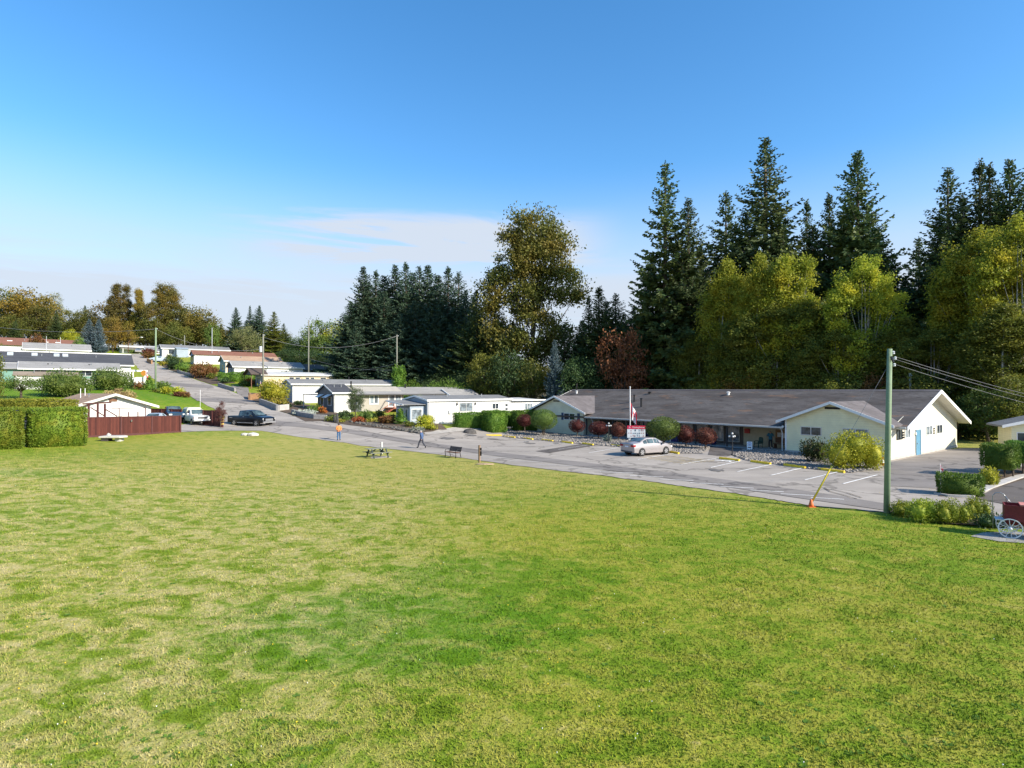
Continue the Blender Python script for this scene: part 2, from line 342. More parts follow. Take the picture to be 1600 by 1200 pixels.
# painted markings
def paint(name, col, wear=.25):
    t = NT(name); g = t.n('ShaderNodeNewGeometry').outputs['Position']; n = t.noise(g, 3.5, 5, .7)
    return t.end(t.bsdf(t.mix(t.math('MULTIPLY', t.ramp(n, .45, .7), wear*2), col, (.3,.29,.27)), .8, 0, .2))
WPAINT = paint('white_road_paint', (.78,.77,.74)); FPAINT = paint('faded_white_paint', (.5,.49,.47), .4); YPAINT = paint('faded_yellow_paint', (.5,.37,.13), .45)
def line(a, b, w, mt, name='parking_line', dz=.058):
    a, b = G(*a), G(*b); d = (b-a); d.z = 0; n = Vector((-d.y, d.x, 0)).normalized()*w/2
    k = max(1, int(d.length/1.2)); vs = []; fs = []
    for i in range(k+1):
        p = a.lerp(b, i/k)
        for q in (p-n, p+n): vs.append((q.x, q.y, tz(q.x, q.y)+dz))
        if i: fs.append((2*i-2, 2*i-1, 2*i+1, 2*i))
    struct(MB().add(vs, fs).build(name, mt))
for a, b in [((1317,757),(1370,743)),((1257,751),(1312,737.5)),((1204,743.8),(1261,730.3)),((1152,738),(1208,726)),((1110,731.5),(1158,721)),((1064,726.5),(1119,717))]: line(a, b, .11, WPAINT)
for a, b in [((920,708.5),(966,700.5)),((996,719),(1052,709.5))]: line(a, b, .11, WPAINT)
for a, b in [((846,699),(884,692)),((872,703),(918,696)),((806,693),(836,688))]: line(a, b, .09, FPAINT)
for i in range(7):
    x0 = 1004+i*10; line((x0-2, 716.5+i*1.5), (x0+52, 713.2+i*1.25), .1, YPAINT)
for i in range(13):
    x = 702+i*47; y = 708.5+i*5.75; line((x, y+1), (x+52, y+2.6+.12*i), .1, FPAINT if i < 5 else WPAINT)
TAR = asphalt('tar_seam', (.1,.092,.085))
for pts in ([(1287,763),(1296,769),(1318,775),(1338,781)],[(1288,765.5),(1300,766),(1322,771),(1346,779)],[(560,672),(640,689),(700,699)],[(980,724),(1060,735)]):
    for a, b in zip(pts[:-1], pts[1:]): line(a, b, .07, TAR, 'tar_seam', .062)
# wheelchair mark painted in the first bay (a seat, a wheel arc)
c = G(1131, 721.5); m = MB()
def pv(a, b): x, y = c.x+UY*a+UX*b, c.y-UX*a+UY*b; return (x, y, tz(x, y)+.06)
ar = [(.55*math.cos(t), .55*math.sin(t)) for t in np.linspace(-2.4, .9, 9)]
for i in range(8):
    (x0,y0),(x1,y1) = ar[i], ar[i+1]; m.quad(pv(x0,y0), pv(x1,y1), pv(x1*.68,y1*.68), pv(x0*.68,y0*.68))
m.quad(pv(-.1,0), pv(.1,0), pv(.1,.8), pv(-.1,.8)); m.quad(pv(.1,.15), pv(.6,.15), pv(.6,.32), pv(.1,.32)); m.quad(pv(.6,.3), pv(.78,.3), pv(1.0,-.35), pv(.8,-.35))
struct(m.build('parking_symbol', WPAINT))
# short grass standing on the near field
def grass():
    r = np.random.default_rng(3); n = 330000
    D = 6.5*np.exp(r.random(n)**.85*math.log(46/6.5)); X = (r.random(n)-.5)*2*.98*D
    Z = terr(X, D); edge = np.where(X > -14, 5.6*920/(np.maximum(1, 0*X+ (727-608) + (X/D*920)*.13+2)), 60)   # stay on the field side of the kerb
    k = D < edge-.4; X, D, Z = X[k], D[k], Z[k]; n = len(X)
    cl = np.sin(X*1.7+np.sin(D*1.1)*2)*np.cos(D*1.9+X*.4)          # uneven mowing
    h = (.022+.03*r.random(n)**2)*(1.05+.45*cl)*(1+.012*D); w = (.005+.007*r.random(n))*(1+.02*D)
    a = r.random(n)*2*PI; lean = h*(.3+.9*r.random(n)); b = a+r.normal(0, .8, n)+1.57
    P = np.stack([X, D, Z], -1); dx = np.stack([np.cos(a)*w, np.sin(a)*w, 0*w], -1)
    tip = P+np.stack([np.cos(b)*lean, np.sin(b)*lean, h], -1)
    V = np.stack([P-dx, P+dx, tip], 1).reshape(-1, 3); o = link('grass', npmesh('grass', V, np.arange(3*n).reshape(-1, 3)), LAWN)
    tag(o, 'short mown grass with dry straw patches across the open field', None, None, 'stuff')
    # broad leaved weeds in the damp parts of the field
    m = 1500; D = 8+30*r.random(m)**1.5; X = (r.random(m)-.5)*1.9*D; keep = (np.sin(X*.5+1.2)*np.cos(D*.42) > .05) & (D < 36)
    X, D = X[keep], D[keep]; m = len(X); V = []; k = 7
    c = np.stack([X, D, terr(X, D)], -1); s = .035+.05*r.random(m)
    for i in range(k):
        a = 2*PI*i/k+r.random(m); u = np.stack([np.cos(a), np.sin(a), 0*a+.1+.25*r.random(m)], -1)*s[:,None]; q = np.stack([-np.sin(a), np.cos(a), 0*a], -1)*s[:,None]*.34
        V.append(np.stack([c, c+u*.55-q, c+u, c+u*.55+q], 1))
    V = np.concatenate(V).reshape(-1, 3); o = link('weeds', npmesh('weeds', V, np.arange(len(V)).reshape(-1, 4)), leafmat('weed_leaf', (.09,.2,.02), (.16,.27,.03)))
    tag(o, 'low broad leaved weeds and clover dotted over the field', None, None, 'stuff')
grass()
def dots(name, n, seed, col, label, s):
    r = random.Random(seed); m = MB()
    for i in range(n):
        D = 8+26*r.random()**1.3; x = (r.random()-.5)*1.75*D; q = s*r.uniform(.7,1.3); z = tz(x, D)+.05
        m.lathe([(.002,z-.02),(q,z),(q*.5,z+q*.6)], (x,D,0), 5)
    tag(m.build(name, mat(name+'_petals', col, .7, .1, bump=0)), label, None, None, 'stuff')
dots('dandelions', 110, 3, (.7,.5,.02), 'yellow dandelion heads scattered over the field', .013); dots('daisies', 160, 4, (.75,.75,.7), 'tiny white daisies scattered over the field', .009)
# ---------------------------------------------------------------- shared building parts
WHITE = mat('white_trim', (.78,.78,.76), .5, .05, 2); GLASS = glassmat('window_glass'); GLASSB = glassmat('bright_glass', (.16,.19,.21), .05); DARK = mat('dark_opening', (.02,.02,.022), .8, .2)
BLACKM = mat('black_metal', (.02,.02,.022), .4, .2, bump=0); GREYM = mat('grey_metal', (.38,.39,.4), .35, .12, metal=.6, bump=0)
BLUE = mat('blue_paint', (.1,.25,.36), .5, .08); SLATEB = mat('navy_shutter', (.03,.06,.12), .5, .1); CONC = mat('concrete', (.42,.4,.37), .85, .15, 1.5)
BROWNW = mat('brown_wood', (.16,.08,.045), .7, .25, 4)
def window(parent, o, ex, n, w, h, panes=2, fm=None, gm=None, t=.06, name='window', proud=.05):
    """frame with its glass pane; o: lower left corner on the wall, ex: unit vector along the wall, n: outward normal"""
    o, ex, n = Vector(o), Vector(ex), Vector(n); z = Vector((0,0,1)); f = MB(); o = o-n*.02; d = n*(proud+.02)
    f.obox(o, ex*w, z*t, d); f.obox(o+z*(h-t), ex*w, z*t, d)
    for k in range(panes+1): f.obox(o+z*t+ex*(k*(w-t)/panes), ex*t, z*(h-2*t), d)
    fo = f.build(name, fm or WHITE, parent); g = MB().obox(o+z*t*.5+ex*t*.5, ex*(w-t), z*(h-t), n*.035)
    g.build('pane', gm or GLASS, fo); return fo
# ---------------------------------------------------------------- the clubhouse
hall = thing('clubhouse', (29.4, 46, 0), math.atan2(-UY, -UX), 'long cream clubhouse with a grey shingle roof and three white edged gables', 'building')
CREAM = siding('cream_siding', (.82,.77,.5), .2); CREAMW = siding('sunlit_cream_siding', (.68,.645,.52), .2); SAGE = siding('sage_siding', (.68,.67,.5), .24)  # the sunlit end wall's washed-out tone is put into a paler cream
ROOF = shingle('weathered_shingle', (.15,.136,.128), (.08,.068,.061), streak=.85, rust=(.27,.15,.085)); ROOF2 = shingle('grey_shingle', (.19,.172,.175), (.13,.118,.116), streak=.4)
SOFF = mat('soffit_board', (.6,.58,.5), .7, .06)
def hb(s, t): return (-s, t)
def wallprism(name, s0, s1, t0, t1, z0, ze, zr, mt, ridge='t', parent=hall):
    m = MB()
    if ridge == 't':   # gable faces along t: cross section over s
        sm = (s0+s1)/2; m.prism([(-s0,z0),(-s1,z0),(-s1,ze),(-sm,zr),(-s0,ze)], 'y', t0, t1)
    else:
        tm = (t0+t1)/2 if ridge == 's' else ridge; m.prism([(t0,z0),(t1,z0),(t1,ze),(tm,zr),(t0,ze)], 'x', -s1, -s0)
    return m.build(name, mt, parent)
def vroof(name, axis, a0, z0, ar, zr, a1, z1, b0, b1, mt, th=.16, parent=hall):
    up = [(a0,z0),(ar,zr),(a1,z1)]; poly = up+[(a,z-th) for a,z in up[::-1]]
    return MB().prism(poly, axis, b0, b1).build(name, mt, parent)
# walls
wallprism('wall', 0, 33, 3.0, 17.3, -.5, 3.0, 5.2, CREAMW, 9.3); MB().box(-8.1,-.02,.02,3.05,-.5,2.85).build('wall', CREAM, hall)
w = MB(); w.prism([(-8.15,-.5),(0,-.5),(0,2.92),(-4.15,4.38),(-8.15,2.92)], 'y', -.03, 6); w.build('wall', CREAM, hall)
MB().prism([(-.03,-.05),(17.33,-.05),(17.33,2.7),(9.3,5.3),(1.0,2.7),(-.03,2.7)], 'x', -.02, .03).build('wall', CREAMW, hall)['label'] = 'bright cream end wall with the blue door'
MB().prism([(-42.5,-.5),(-33,-.5),(-33,2.75),(-37.75,4.5),(-42.5,2.75)], 'y', -.03, 12).build('wall', SAGE, hall)['label'] = 'sage gable wall with shuttered window'
MB().box(-43.3,-32.9,3.0,17.3,-.5,2.9).build('wall', SAGE, hall); MB().prism([(3,2.7),(17.3,2.7),(9.3,5.2)], 'x', -43.3, -42.9).build('wall', SAGE, hall)
MB().box(-8.2,.06,-.06,17.36,-.4,.22).build('foundation', CONC, hall)
# roofs
zr = 5.52
rm = MB(); th = .16
rm.prism([(-.15,2.26),(9.3,zr),(18.0,2.5),(18.0,2.34),(9.3,zr-th),(-.15,2.1)], 'x', -44.2, -8.4)
rm.prism([(1.0,2.62),(9.3,zr),(18.0,2.5),(18.0,2.34),(9.3,zr-th),(1.0,2.46)], 'x', -8.4, .95)
main = rm.build('roof', ROOF, hall); main['label'] = 'long mottled brown grey shingle roof'
def wing(s0, sm, s1, zapex, zend, t1):
    m = MB()                                       # each slope dies into the main roof: short at the eave, long at the ridge
    te = 1.65
    for sa, o in ((s0, 1), (s1, -1)):
        a, b, c, d = (-sa,-.5,zend), (-sm,-.5,zapex), (-sm,t1,zapex), (-sa,te,zend); dn = lambda p: (p[0],p[1],p[2]-.14)
        m.add([a,b,c,d]+[dn(p) for p in (a,b,c,d)], [(0,1,2,3),(7,6,5,4),(0,4,5,1),(3,2,6,7),(0,3,7,4)])
    return m.build('roof', ROOF2, hall)
wing(-.5, 4.15, 8.7, 4.55, 2.8, 6.75); wing(32.3, 37.75, 43.2, 4.74, 2.74, 7.2)
# white fascia boards on the gables and the long gutter
def rake_y(sa, za, sb, zb, t, parent=hall):
    d = .2; MB().prism([(-sa,za+.03),(-sb,zb+.03),(-sb,zb-d),(-sa,za-d)], 'y', t-.05, t).build('fascia', WHITE, parent)
rake_y(-.55,2.78,4.15,4.55,-.5); rake_y(4.15,4.55,8.75,2.78,-.5); rake_y(32.25,2.72,37.75,4.74,-.5); rake_y(37.75,4.74,43.25,2.72,-.5)
for (ta, za, tb, zb) in [(1.0,2.62,9.3,zr),(9.3,zr,18.05,2.48)]:
    MB().prism([(ta,za+.03),(tb,zb+.03),(tb,zb-.26),(ta,za-.26)], 'x', .95, 1.0).build('fascia', WHITE, hall)
for (ta, za, tb, zb) in [(1.0,2.44,9.3,zr-.18),(9.3,zr-.18,18.0,2.32)]:
    MB().prism([(ta,za),(tb,zb),(tb,zb-.03),(ta,za-.03)], 'x', .0, .95).build('soffit', SOFF, hall)
for (ta, za, tb, zb) in [(-.1,2.24,9.3,zr),(9.3,zr,18.05,2.48)]: MB().prism([(ta,za+.03),(tb,zb+.03),(tb,zb-.2),(ta,za-.2)], 'x', -44.25, -44.2).build('fascia', WHITE, hall)
GUT = mat('pale_gutter', (.55,.57,.56), .45, .05, metal=.2, bump=0)
MB().prism([(-.16,2.1),(-.3,2.12),(-.32,2.26),(-.16,2.27)], 'x', -32.6, -8.3).build('gutter', GUT, hall)
MB().prism([(.98,2.45),(.86,2.47),(.84,2.62),(.98,2.63)], 'x', -.4, .9).build('gutter', GUT, hall)
for s, pts in [(31.5, 0), (20.4, 0), (8.45, 0)]:
    MB().tube([(-s,-.24,2.1),(-s,-.1,1.95),(-s,2.7 if s > 9 else .1,1.8) if 0 else (-s,.02,1.7),(-s,.02,.1)], .05, 6).build('downpipe', GUT, hall)
MB().box(-8.16,-8.02,-.06,-.03,.1,2.9).build('corner_board', WHITE, hall); MB().box(-.12,0,-.06,-.03,.1,2.85).build('corner_board', WHITE, hall)
# ridge, pipes and vents on the roof
MB().prism([(9.0,zr-.07),(9.3,zr+.045),(9.6,zr-.07)], 'x', -44.2, .95).build('ridge_cap', ROOF2, hall)
def roofz(t): return 2.26+(zr-2.26)*(t+.15)/9.45
def pipe(px, py, h, r, mt, name='vent_pipe'):
    # a point of the main roof slope on that sight line
    best = None
    for D in np.arange(45, 100, .1):
        p = PT(px, py, D)-Vector((29.4,46,0)); s = p.x*UX+p.y*UY; t = p.x*UY-p.y*UX
        if best is None and p.z < roofz(t): best = (s, t)
    s, t = best; z = roofz(t)
    return MB().tube([(-s,t,z-.1),(-s,t,z+h)], r, 10).lathe([(r*1.5,z+h-.06),(r*1.6,z+h),(r*.6,z+h+.05)], (-s,t,0), 10).build(name, mt, hall)
pipe(991,628,.85,.1,BLACKM,'stove_pipe'); pipe(1002,636,1.0,.12,BLACKM,'stove_pipe'); pipe(1138,617,.3,.14,WHITE); pipe(901,615,.35,.12,WHITE); pipe(901,610,.9,.06,BLACKM,'stove_pipe'); pipe(1015,615.5,.25,.16,BLACKM)
# gable louvres
MB().box(-4.75,-3.55,-.09,-.03,3.92,4.1).build('gable_vent', DARK, hall); MB().box(-38.3,-37.2,-.09,-.03,4.0,4.15).build('gable_vent', DARK, hall)
# windows of the front wing and of the far wing
ALU = mat('aluminium_frame', (.6,.6,.58), .4, .05, metal=.4, bump=0)
X1, Y1 = Vector((1,0,0)), Vector((0,1,0)); F = -Y1; 
window(hall, (-6.78,-.03,1.62), X1, F, 1.75, .75, 2, ALU, glassmat('louvre_glass', (.05,.055,.06), .2)); window(hall, (-3.35,-.03,1.55), X1, F, 1.95, .85, 2, ALU, GLASSB)
window(hall, (-36.4,-.03,1.75), X1, F, 2.0, .85, 2, WHITE, GLASS)
for s in (36.4, 33.95): MB().box(-s-.42 if s > 36 else -s-.05, -s-.03 if s > 36 else -s+.36, -.08, -.03, 1.72, 2.62).build('shutter', SLATEB, hall)
# end wall: windows, vents, blue door, wall lamp
for t, w_ in [(1.55,1.2),(3.35,1.25),(8.5,1.55),(11.3,1.55)]: window(hall, (.03,t,1.55), Y1, X1, w_, .85, 2, WHITE if t > 3 else BLACKM, GLASSB if t > 3 and t < 9 else GLASS)
for t in (2.9, 10.45): 
    v = MB(); [v.box(.03,.1,t,t+.22,1.62+.2*k,1.74+.2*k) for k in range(3)]; v.build('wall_vent', DARK, hall)
d = MB().box(.02,.08,5.95,6.95,-.02,2.1).build('door', BLUE, hall)
MB().box(.02,.11,5.87,5.95,-.02,2.18).box(.02,.11,6.95,7.03,-.02,2.18).box(.02,.11,5.95,6.95,2.1,2.18).build('door_frame', mat('blue_grey_frame', (.2,.33,.42), .5, .05), d)
MB().ball((.12,6.12,1.0), .045, 8, 6).build('handle', GREYM, d)
MB().box(.03,.14,5.7,5.86,1.75,1.95).build('wall_lamp', WHITE, hall); MB().box(.03,.1,16.4,16.6,.6,.8).build('meter_box', ALU, hall)
# porch: dark soffit, posts, glazed front, doors, notice board
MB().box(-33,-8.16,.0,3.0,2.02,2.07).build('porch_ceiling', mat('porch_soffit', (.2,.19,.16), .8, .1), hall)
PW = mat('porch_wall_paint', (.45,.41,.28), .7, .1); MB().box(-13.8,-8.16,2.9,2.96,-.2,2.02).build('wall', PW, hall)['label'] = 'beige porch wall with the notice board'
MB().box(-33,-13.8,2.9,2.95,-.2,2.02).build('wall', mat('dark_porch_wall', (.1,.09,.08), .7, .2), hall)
for k, s in enumerate([13.9, 15.6, 17.4, 19.4, 24, 28.4, 32.6]): MB().box(-s-.06,-s+.06,.05,.17,-.1,2.04).build('post', mat('dark_post', (.03,.035,.04), .6, .2), hall)
PAN = mat('pale_panel', (.5,.5,.46), .5, .1)
for s in (14.2, 15.95, 17.75, 19.6, 21.4, 23.2, 25.6, 27.4, 29.5): window(hall, (-s-1.4,2.88,.3), X1, F, 1.4, 1.55, 2, PAN, GLASSB if s < 20 else GLASS)
MB().box(-12.9,-8.3,2.84,2.9,1.92,2.02).build('wall_trim', BROWNW, hall)
nb = MB().box(-10.5,-8.9,2.82,2.9,.75,1.75).build('notice_board', mat('cork_board', (.3,.17,.08), .8, .2), hall)
MB().box(-10.3,-9.95,2.79,2.815,1.1,1.5).box(-9.85,-9.5,2.79,2.815,1.0,1.45).box(-9.4,-9.1,2.79,2.815,1.2,1.55).build('paper_notice', mat('notice_paper', (.75,.72,.68), .8, .1, 8), nb)
MB().box(-33,-8.16,-.3,3,-.05,.06).build('porch_floor', CONC, hall)
MB().box(-13.6,-13.1,2.7,2.9,1.25,1.7).build('letter_box', mat('red_box', (.45,.05,.04), .5, .1), hall)
MB().tube([(-8.3,-.14,2.3),(-8.3,-.3,2.2)], .09, 8).build('flood_light', WHITE, hall)
def onhall(s, t, z=0): return Vector((29.4+UX*s+UY*t, 46+UY*s-UX*t, z))
HROT = math.atan2(-UY, -UX)
# ---------------------------------------------------------------- mobile homes on the hill
VROT = math.atan2(-UX, UY)
def home(px, D, pye, L, W, rise, wallm, endm, roofm, label, cat='mobile home', name='mobile_home', over=.35, drop=1.6, group=None, fascia=True, rot=VROT, base=None):
    """near corner at (px, depth), eave seen on row pye; x runs away to the right along the lit side, y along the shaded end"""
    p = GD(px, D); he = CAMH-(pye-HY)/FPX*D-p.z
    r = thing(name, p, rot, label, cat, group); r['he'] = he
    MB().prism([(0,-drop),(W,-drop),(W,he),(W/2,he+rise),(0,he)], 'x', 0, L).build('wall', wallm, r)
    if endm: MB().prism([(0,-drop),(W,-drop),(W,he),(W/2,he+rise),(0,he)], 'x', -.03, 0).build('end_wall', endm, r)
    sl = rise/(W/2); ze = he-over*sl; t = .1
    MB().prism([(-over,ze),(W/2,he+rise),(W+over,ze),(W+over,ze+t),(W/2,he+rise+t),(-over,ze+t)], 'x', -over, L+over).build('roof', roofm, r)
    MB().box(0,L,-.04,-.005,-drop,.28).build('skirting', mat('pale_skirting', (.5,.5,.48), .7, .12), r)
    for x in (.15, L-.15): MB().tube([(x,-over+.02,ze-.02),(x,-.07,ze-.3),(x,-.07,.1)], .045, 6).build('downpipe', WHITE, r)
    for q in (.3, .72): MB().tube([(L*q,W*.3,he+rise*.5),(L*q,W*.3,he+rise*.6+.45)], .07, 6).build('vent_pipe', GREYM, r)
    if fascia:
        f = MB().prism([(-over,ze-.08),(W/2,he+rise-.08),(W+over,ze-.08),(W+over,ze+t+.02),(W/2,he+rise+t+.02),(-over,ze+t+.02)], 'x', -over-.04, -over)
        f.box(-over-.04, L+over, -over-.04, -over, ze-.1, ze+t+.02); f.build('fascia', WHITE, r)
    return r
def hwin(r, x, z, w, h, panes=2, fm=None, gm=None): return window(r, (x,0,z), X1, F, w, h, panes, fm, gm)
def ewin(r, y, z, w, h, panes=2, fm=None, gm=None): return window(r, (-.03,y+w,z), -Y1, -X1, w, h, panes, fm, gm)
WW = siding('white_siding', (.66,.655,.63), .22); WV = siding('white_panel', (.66,.65,.62), .4, vertical=True); BEIGE = siding('beige_siding', (.37,.345,.295), .2); GREYS = siding('dark_grey_siding', (.12,.13,.145), .2)
CREAMH = siding('warm_cream_siding', (.6,.48,.33), .25); TEALS = siding('teal_siding', (.16,.3,.25), .22); BLUESH = siding('shade_blue_siding', (.3,.36,.42), .22); WGREY = siding('pale_grey_siding', (.52,.54,.55), .22)  # blue-grey puts the shade on the homes' road ends into the siding colour
RG = shingle('light_grey_roof', (.33,.325,.315), (.27,.265,.255), streak=.2); RS = shingle('slate_roof', (.085,.09,.105), (.06,.065,.075), streak=.2); RM = shingle('mid_grey_roof', (.23,.235,.24), (.18,.185,.19), streak=.2)
RB = shingle('red_brown_roof', (.25,.12,.085), (.19,.095,.07), streak=.2); RT = shingle('tan_roof', (.42,.29,.2), (.34,.24,.17), streak=.3); RW = shingle('white_roof', (.55,.56,.56), (.46,.47,.47), streak=.25); RK = shingle('dark_brown_roof', (.14,.11,.095), (.1,.08,.07), streak=.3)
# nearest: long white home beside the hedges
h1 = home(668.5, 74, 625.5, 13.4, 6.2, .5, WV, BLUESH, RM, 'long white mobile home with french doors and a sliding window beside the hedges', over=.2); he = h1['he']
MB().box(13.4,19.6,.15,5.8,-1.6,he-.25).build('extension', WV, h1); MB().prism([(-.1,he-.28),(6,he+.02),(6,he+.12),(-.1,he-.16)], 'x', 13.6, 19.8).build('roof', RW, h1); MB().prism([(-.1,he-.2),(-.25,he-.24),(-.25,he-.08),(-.1,he-.08)], 'x', 13.4, 19.8).build('fascia', WHITE, h1)
hwin(h1, 4.75, 1.35, 2.1, 1.15, 2, ALU, GLASSB); hwin(h1, 10.1, 1.55, 1.1, .8, 2, WHITE, GLASS)
for z in (1.3, 1.85): window(h1, (12.3,0,z), X1, F, .55, .42, 1, WHITE, GLASS)
window(h1, (16.0,.15,.75), X1, F, 1.5, 1.5, 3, WHITE, GLASSB)
for x in (4.35, 7.25): MB().tube([(x,-.06,2.5),(x,-.12,2.35),(x,-.12,2.2)], .09, 6).build('wall_lamp', BLACKM, h1)
MB().box(3.05,3.45,-.14,0,1.1,1.55).build('meter_box', ALU, h1); MB().box(1.0,2.9,-.12,0,-.6,.35).build('skirting_panel', WGREY, h1)
ent = MB().box(-2.2,-.04,.6,4.2,-1.2,2.15).build('porch_room', BLUESH, h1)
for y in (1.0, 2.1, 3.2): window(h1, (-2.2,y+.85,-.1), -Y1, -X1, .85, 1.95, 1, WHITE, GLASSB, .12, 'french_door')
window(h1, (-2.0,.6,.4), X1, F, 1.5, 1.4, 1, WHITE, GLASSB)
MB().prism([(.3,2.3),(4.9,2.75),(4.9,2.85),(.3,2.4)], 'x', -3.3, 0).build('porch_roof', RM, h1); MB().prism([(.3,2.26),(4.9,2.7),(4.9,2.87),(.3,2.43)], 'x', -3.36, -3.3).build('fascia', WHITE, h1)
# dark grey ended home with awnings
h2 = home(522, 86, 613, 2.6, 6.4, 1.15, WW, GREYS, RS, 'dark grey ended home with two white window awnings and a red deck rail'); he = h2['he']
for y in (.9, 3.9): 
    ewin(h2, y, 1.0, 1.35, 1.3, 1, WHITE, GLASS); MB().prism([(y-.2,0),(y+1.55,0),(y+1.55,.06),(y-.2,.06)], 'x', -.05, -.03)
    a = MB(); a.quad((-.04,y-.2,2.65),(-.04,y+1.6,2.65),(-.95,y+1.6,2.2),(-.95,y-.2,2.2)); a.quad((-.04,y-.2,2.69),(-.95,y-.2,2.24),(-.95,y+1.6,2.24),(-.04,y+1.6,2.69)); a.build('awning', WHITE, h2)
MB().prism([(1.0,-1.6),(6.2,-1.6),(6.2,he-.1),(3.6,he+.9),(1.0,he-.1)], 'x', 2.6, 11.9).build('wall', BEIGE, h2)
MB().prism([(.3,he-.38),(3.8,he+.72),(7.3,he-.38),(7.3,he-.28),(3.8,he+.82),(.3,he-.28)], 'x', 2.9, 25.4).build('roof', RG, h2); MB().box(2.9,25.4,.22,.3,he-.46,he-.27).build('fascia', mat('dark_fascia', (.07,.07,.075), .6, .1), h2)
MB().prism([(-.2,he-.35),(2.2,he+.55),(4.6,he-.35),(4.6,he-.22),(2.2,he+.68),(-.2,he-.22)], 'x', 2.75, 2.9).build('gable_trim', WHITE, h2)
MB().box(2.6,4.6,.85,1.0,-1.6,he-.3).build('dark_bay', GREYS, h2); window(h2, (3.0,.85,1.0), X1, F, 1.0, 1.3, 1, WHITE, GLASS); window(h2, (6.0,1.0,1.1), X1, F, 1.55, 1.5, 2, WHITE, GLASSB, .13); window(h2, (9.2,1.0,.65), X1, F, 2.3, 2.0, 2, WHITE, GLASSB, .13, 'sliding_door')
REDW = mat('red_stained_wood', (.3,.085,.05), .65, .2, 5)
DX = -6.4; dk = MB().box(15.0+DX,18.4+DX,-2.0,.95,.45,.58).build('deck', REDW, h2); rl = MB(); 
for x in (15.05, 16.2, 17.3, 18.35): rl.box(x-.05+DX,x+.05+DX,-2.0,-1.9,.58,1.55)
rl.box(15.0+DX,18.4+DX,-2.02,-1.9,1.5,1.6); rl.box(15.0+DX,18.4+DX,-1.98,-1.93,.8,.87); rl.box(15.0+DX,15.1+DX,-1.9,.9,1.5,1.6); rl.build('deck_railing', REDW, h2)
[MB().box(15.3+.3*k+DX,15.33+.3*k+DX,-1.97,-1.94,.6,1.5).build('baluster', WHITE, dk) for k in range(10)]
st = MB(); [st.box(14.9-.35*k-.35+DX,14.9-.35*k+DX,-1.8,-.6,.4-.2*k-.08,.4-.2*k) for k in range(6)]; st.beam((15+DX,-1.9,1.5),(13+DX,-1.9,.35),.07); st.beam((15+DX,-1.9,.45),(12.9+DX,-1.9,-.75),.1); st.build('stair', REDW, h2)
MB().prism([(5.6,he-.45),(8.8,he-.4),(8.8,he-.3),(5.6,he-.35)], 'x', -1.5, 2).build('porch_roof', RM, h2)
MB().tube([(-1.4,8.6,-.9),(-1.4,8.6,he-.4)], .06, 6).build('post', WGREY, h2)
MB().prism([(-.6,-.4),(4.0,-.4),(4.0,he-.55),(1.7,he+.35),(-.6,he-.55)], 'x', 19.7, 25.2).build('wall', SAGE, h2)['label'] = 'sage gable wing at the far end'
MB().prism([(-.95,he-.7),(1.7,he+.36),(4.35,he-.7),(4.35,he-.58),(1.7,he+.48),(-.95,he-.58)], 'x', 19.5, 25.5).build('roof', RG, h2); MB().prism([(-1,he-.74),(1.7,he+.34),(4.4,he-.74),(4.4,he-.56),(1.7,he+.52),(-1,he-.56)], 'x', 19.44, 19.5).build('fascia', WHITE, h2)
[MB().box(x,x+.15,-.8,-.65,-.5,he-.7).build('carport_post', REDW, h2) for x in (13.2,15.4,17.6)]; MB().box(12.6,19.4,-1.0,1.2,he-.72,he-.58).build('carport_roof', RW, h2)
MB().tube([(4.0,3.2,he+.6),(4.0,3.2,he+1.7)], .13, 8).build('chimney', BLACKM, h2); MB().tube([(13.5,3.4,he+.4),(13.5,3.4,he+1.3)], .13, 8).build('chimney', BLACKM, h2)
# white home with grey roof
h3 = home(457, 100, 599.5, 19.6, 4.4, .75, WW, BLUESH, RM, 'white home with a light grey roof behind the big gold green bush'); he = h3['he']
ewin(h3, 1.2, .7, 1.9, 1.5, 2, WHITE, GLASSB); hwin(h3, 9.5, 1.9, .9, .6, 1); hwin(h3, 13.2, 1.9, 1.4, .5, 2, WHITE, GLASS); hwin(h3, 16.2, 1.9, 1.2, .5, 2, WHITE, GLASS)
MB().box(0,19.6,-.1,0,-1.0,.25).build('skirting_panel', WGREY, h3); MB().tube([(11,2.2,he+.7),(11,2.2,he+1.35)], .12, 8).build('chimney', BLACKM, h3)
MB().box(1.0,12,-1.8,0,-.35,-.2).build('deck', WGREY, h3)
# long warm cream home
h4 = home(410, 112, 585, 20.8, 4.6, .5, CREAMH, BLUESH, RW, 'very long warm cream mobile home with a small dark gabled porch'); he = h4['he']
for x, w_ in ((5.0,.95),(6.2,.95),(8.2,.8),(9.2,.8),(11.2,1.2),(13.9,.7),(14.8,.7)): hwin(h4, x, 1.5, w_, .75, 1, ALU, GLASS)
ewin(h4, .9, .6, 2.6, 1.6, 3, WHITE, GLASSB); MB().prism([(-.4,he-.05),(2.3,he+1.1),(5.6,he-.05),(5.6,he+.1),(2.3,he+1.25),(-.4,he+.1)], 'x', -2.2, .9).build('porch_roof', RK, h4)
MB().prism([(0,he),(2.3,he+1.0),(5.2,he)], 'x', -1.7, -1.6).build('porch_gable', mat('grey_boards', (.1,.1,.11), .7, .1), h4); [MB().box(-2.0,-1.88,y,y+.12,-.8,he).build('post', BROWNW, h4) for y in (.1,5.0)]
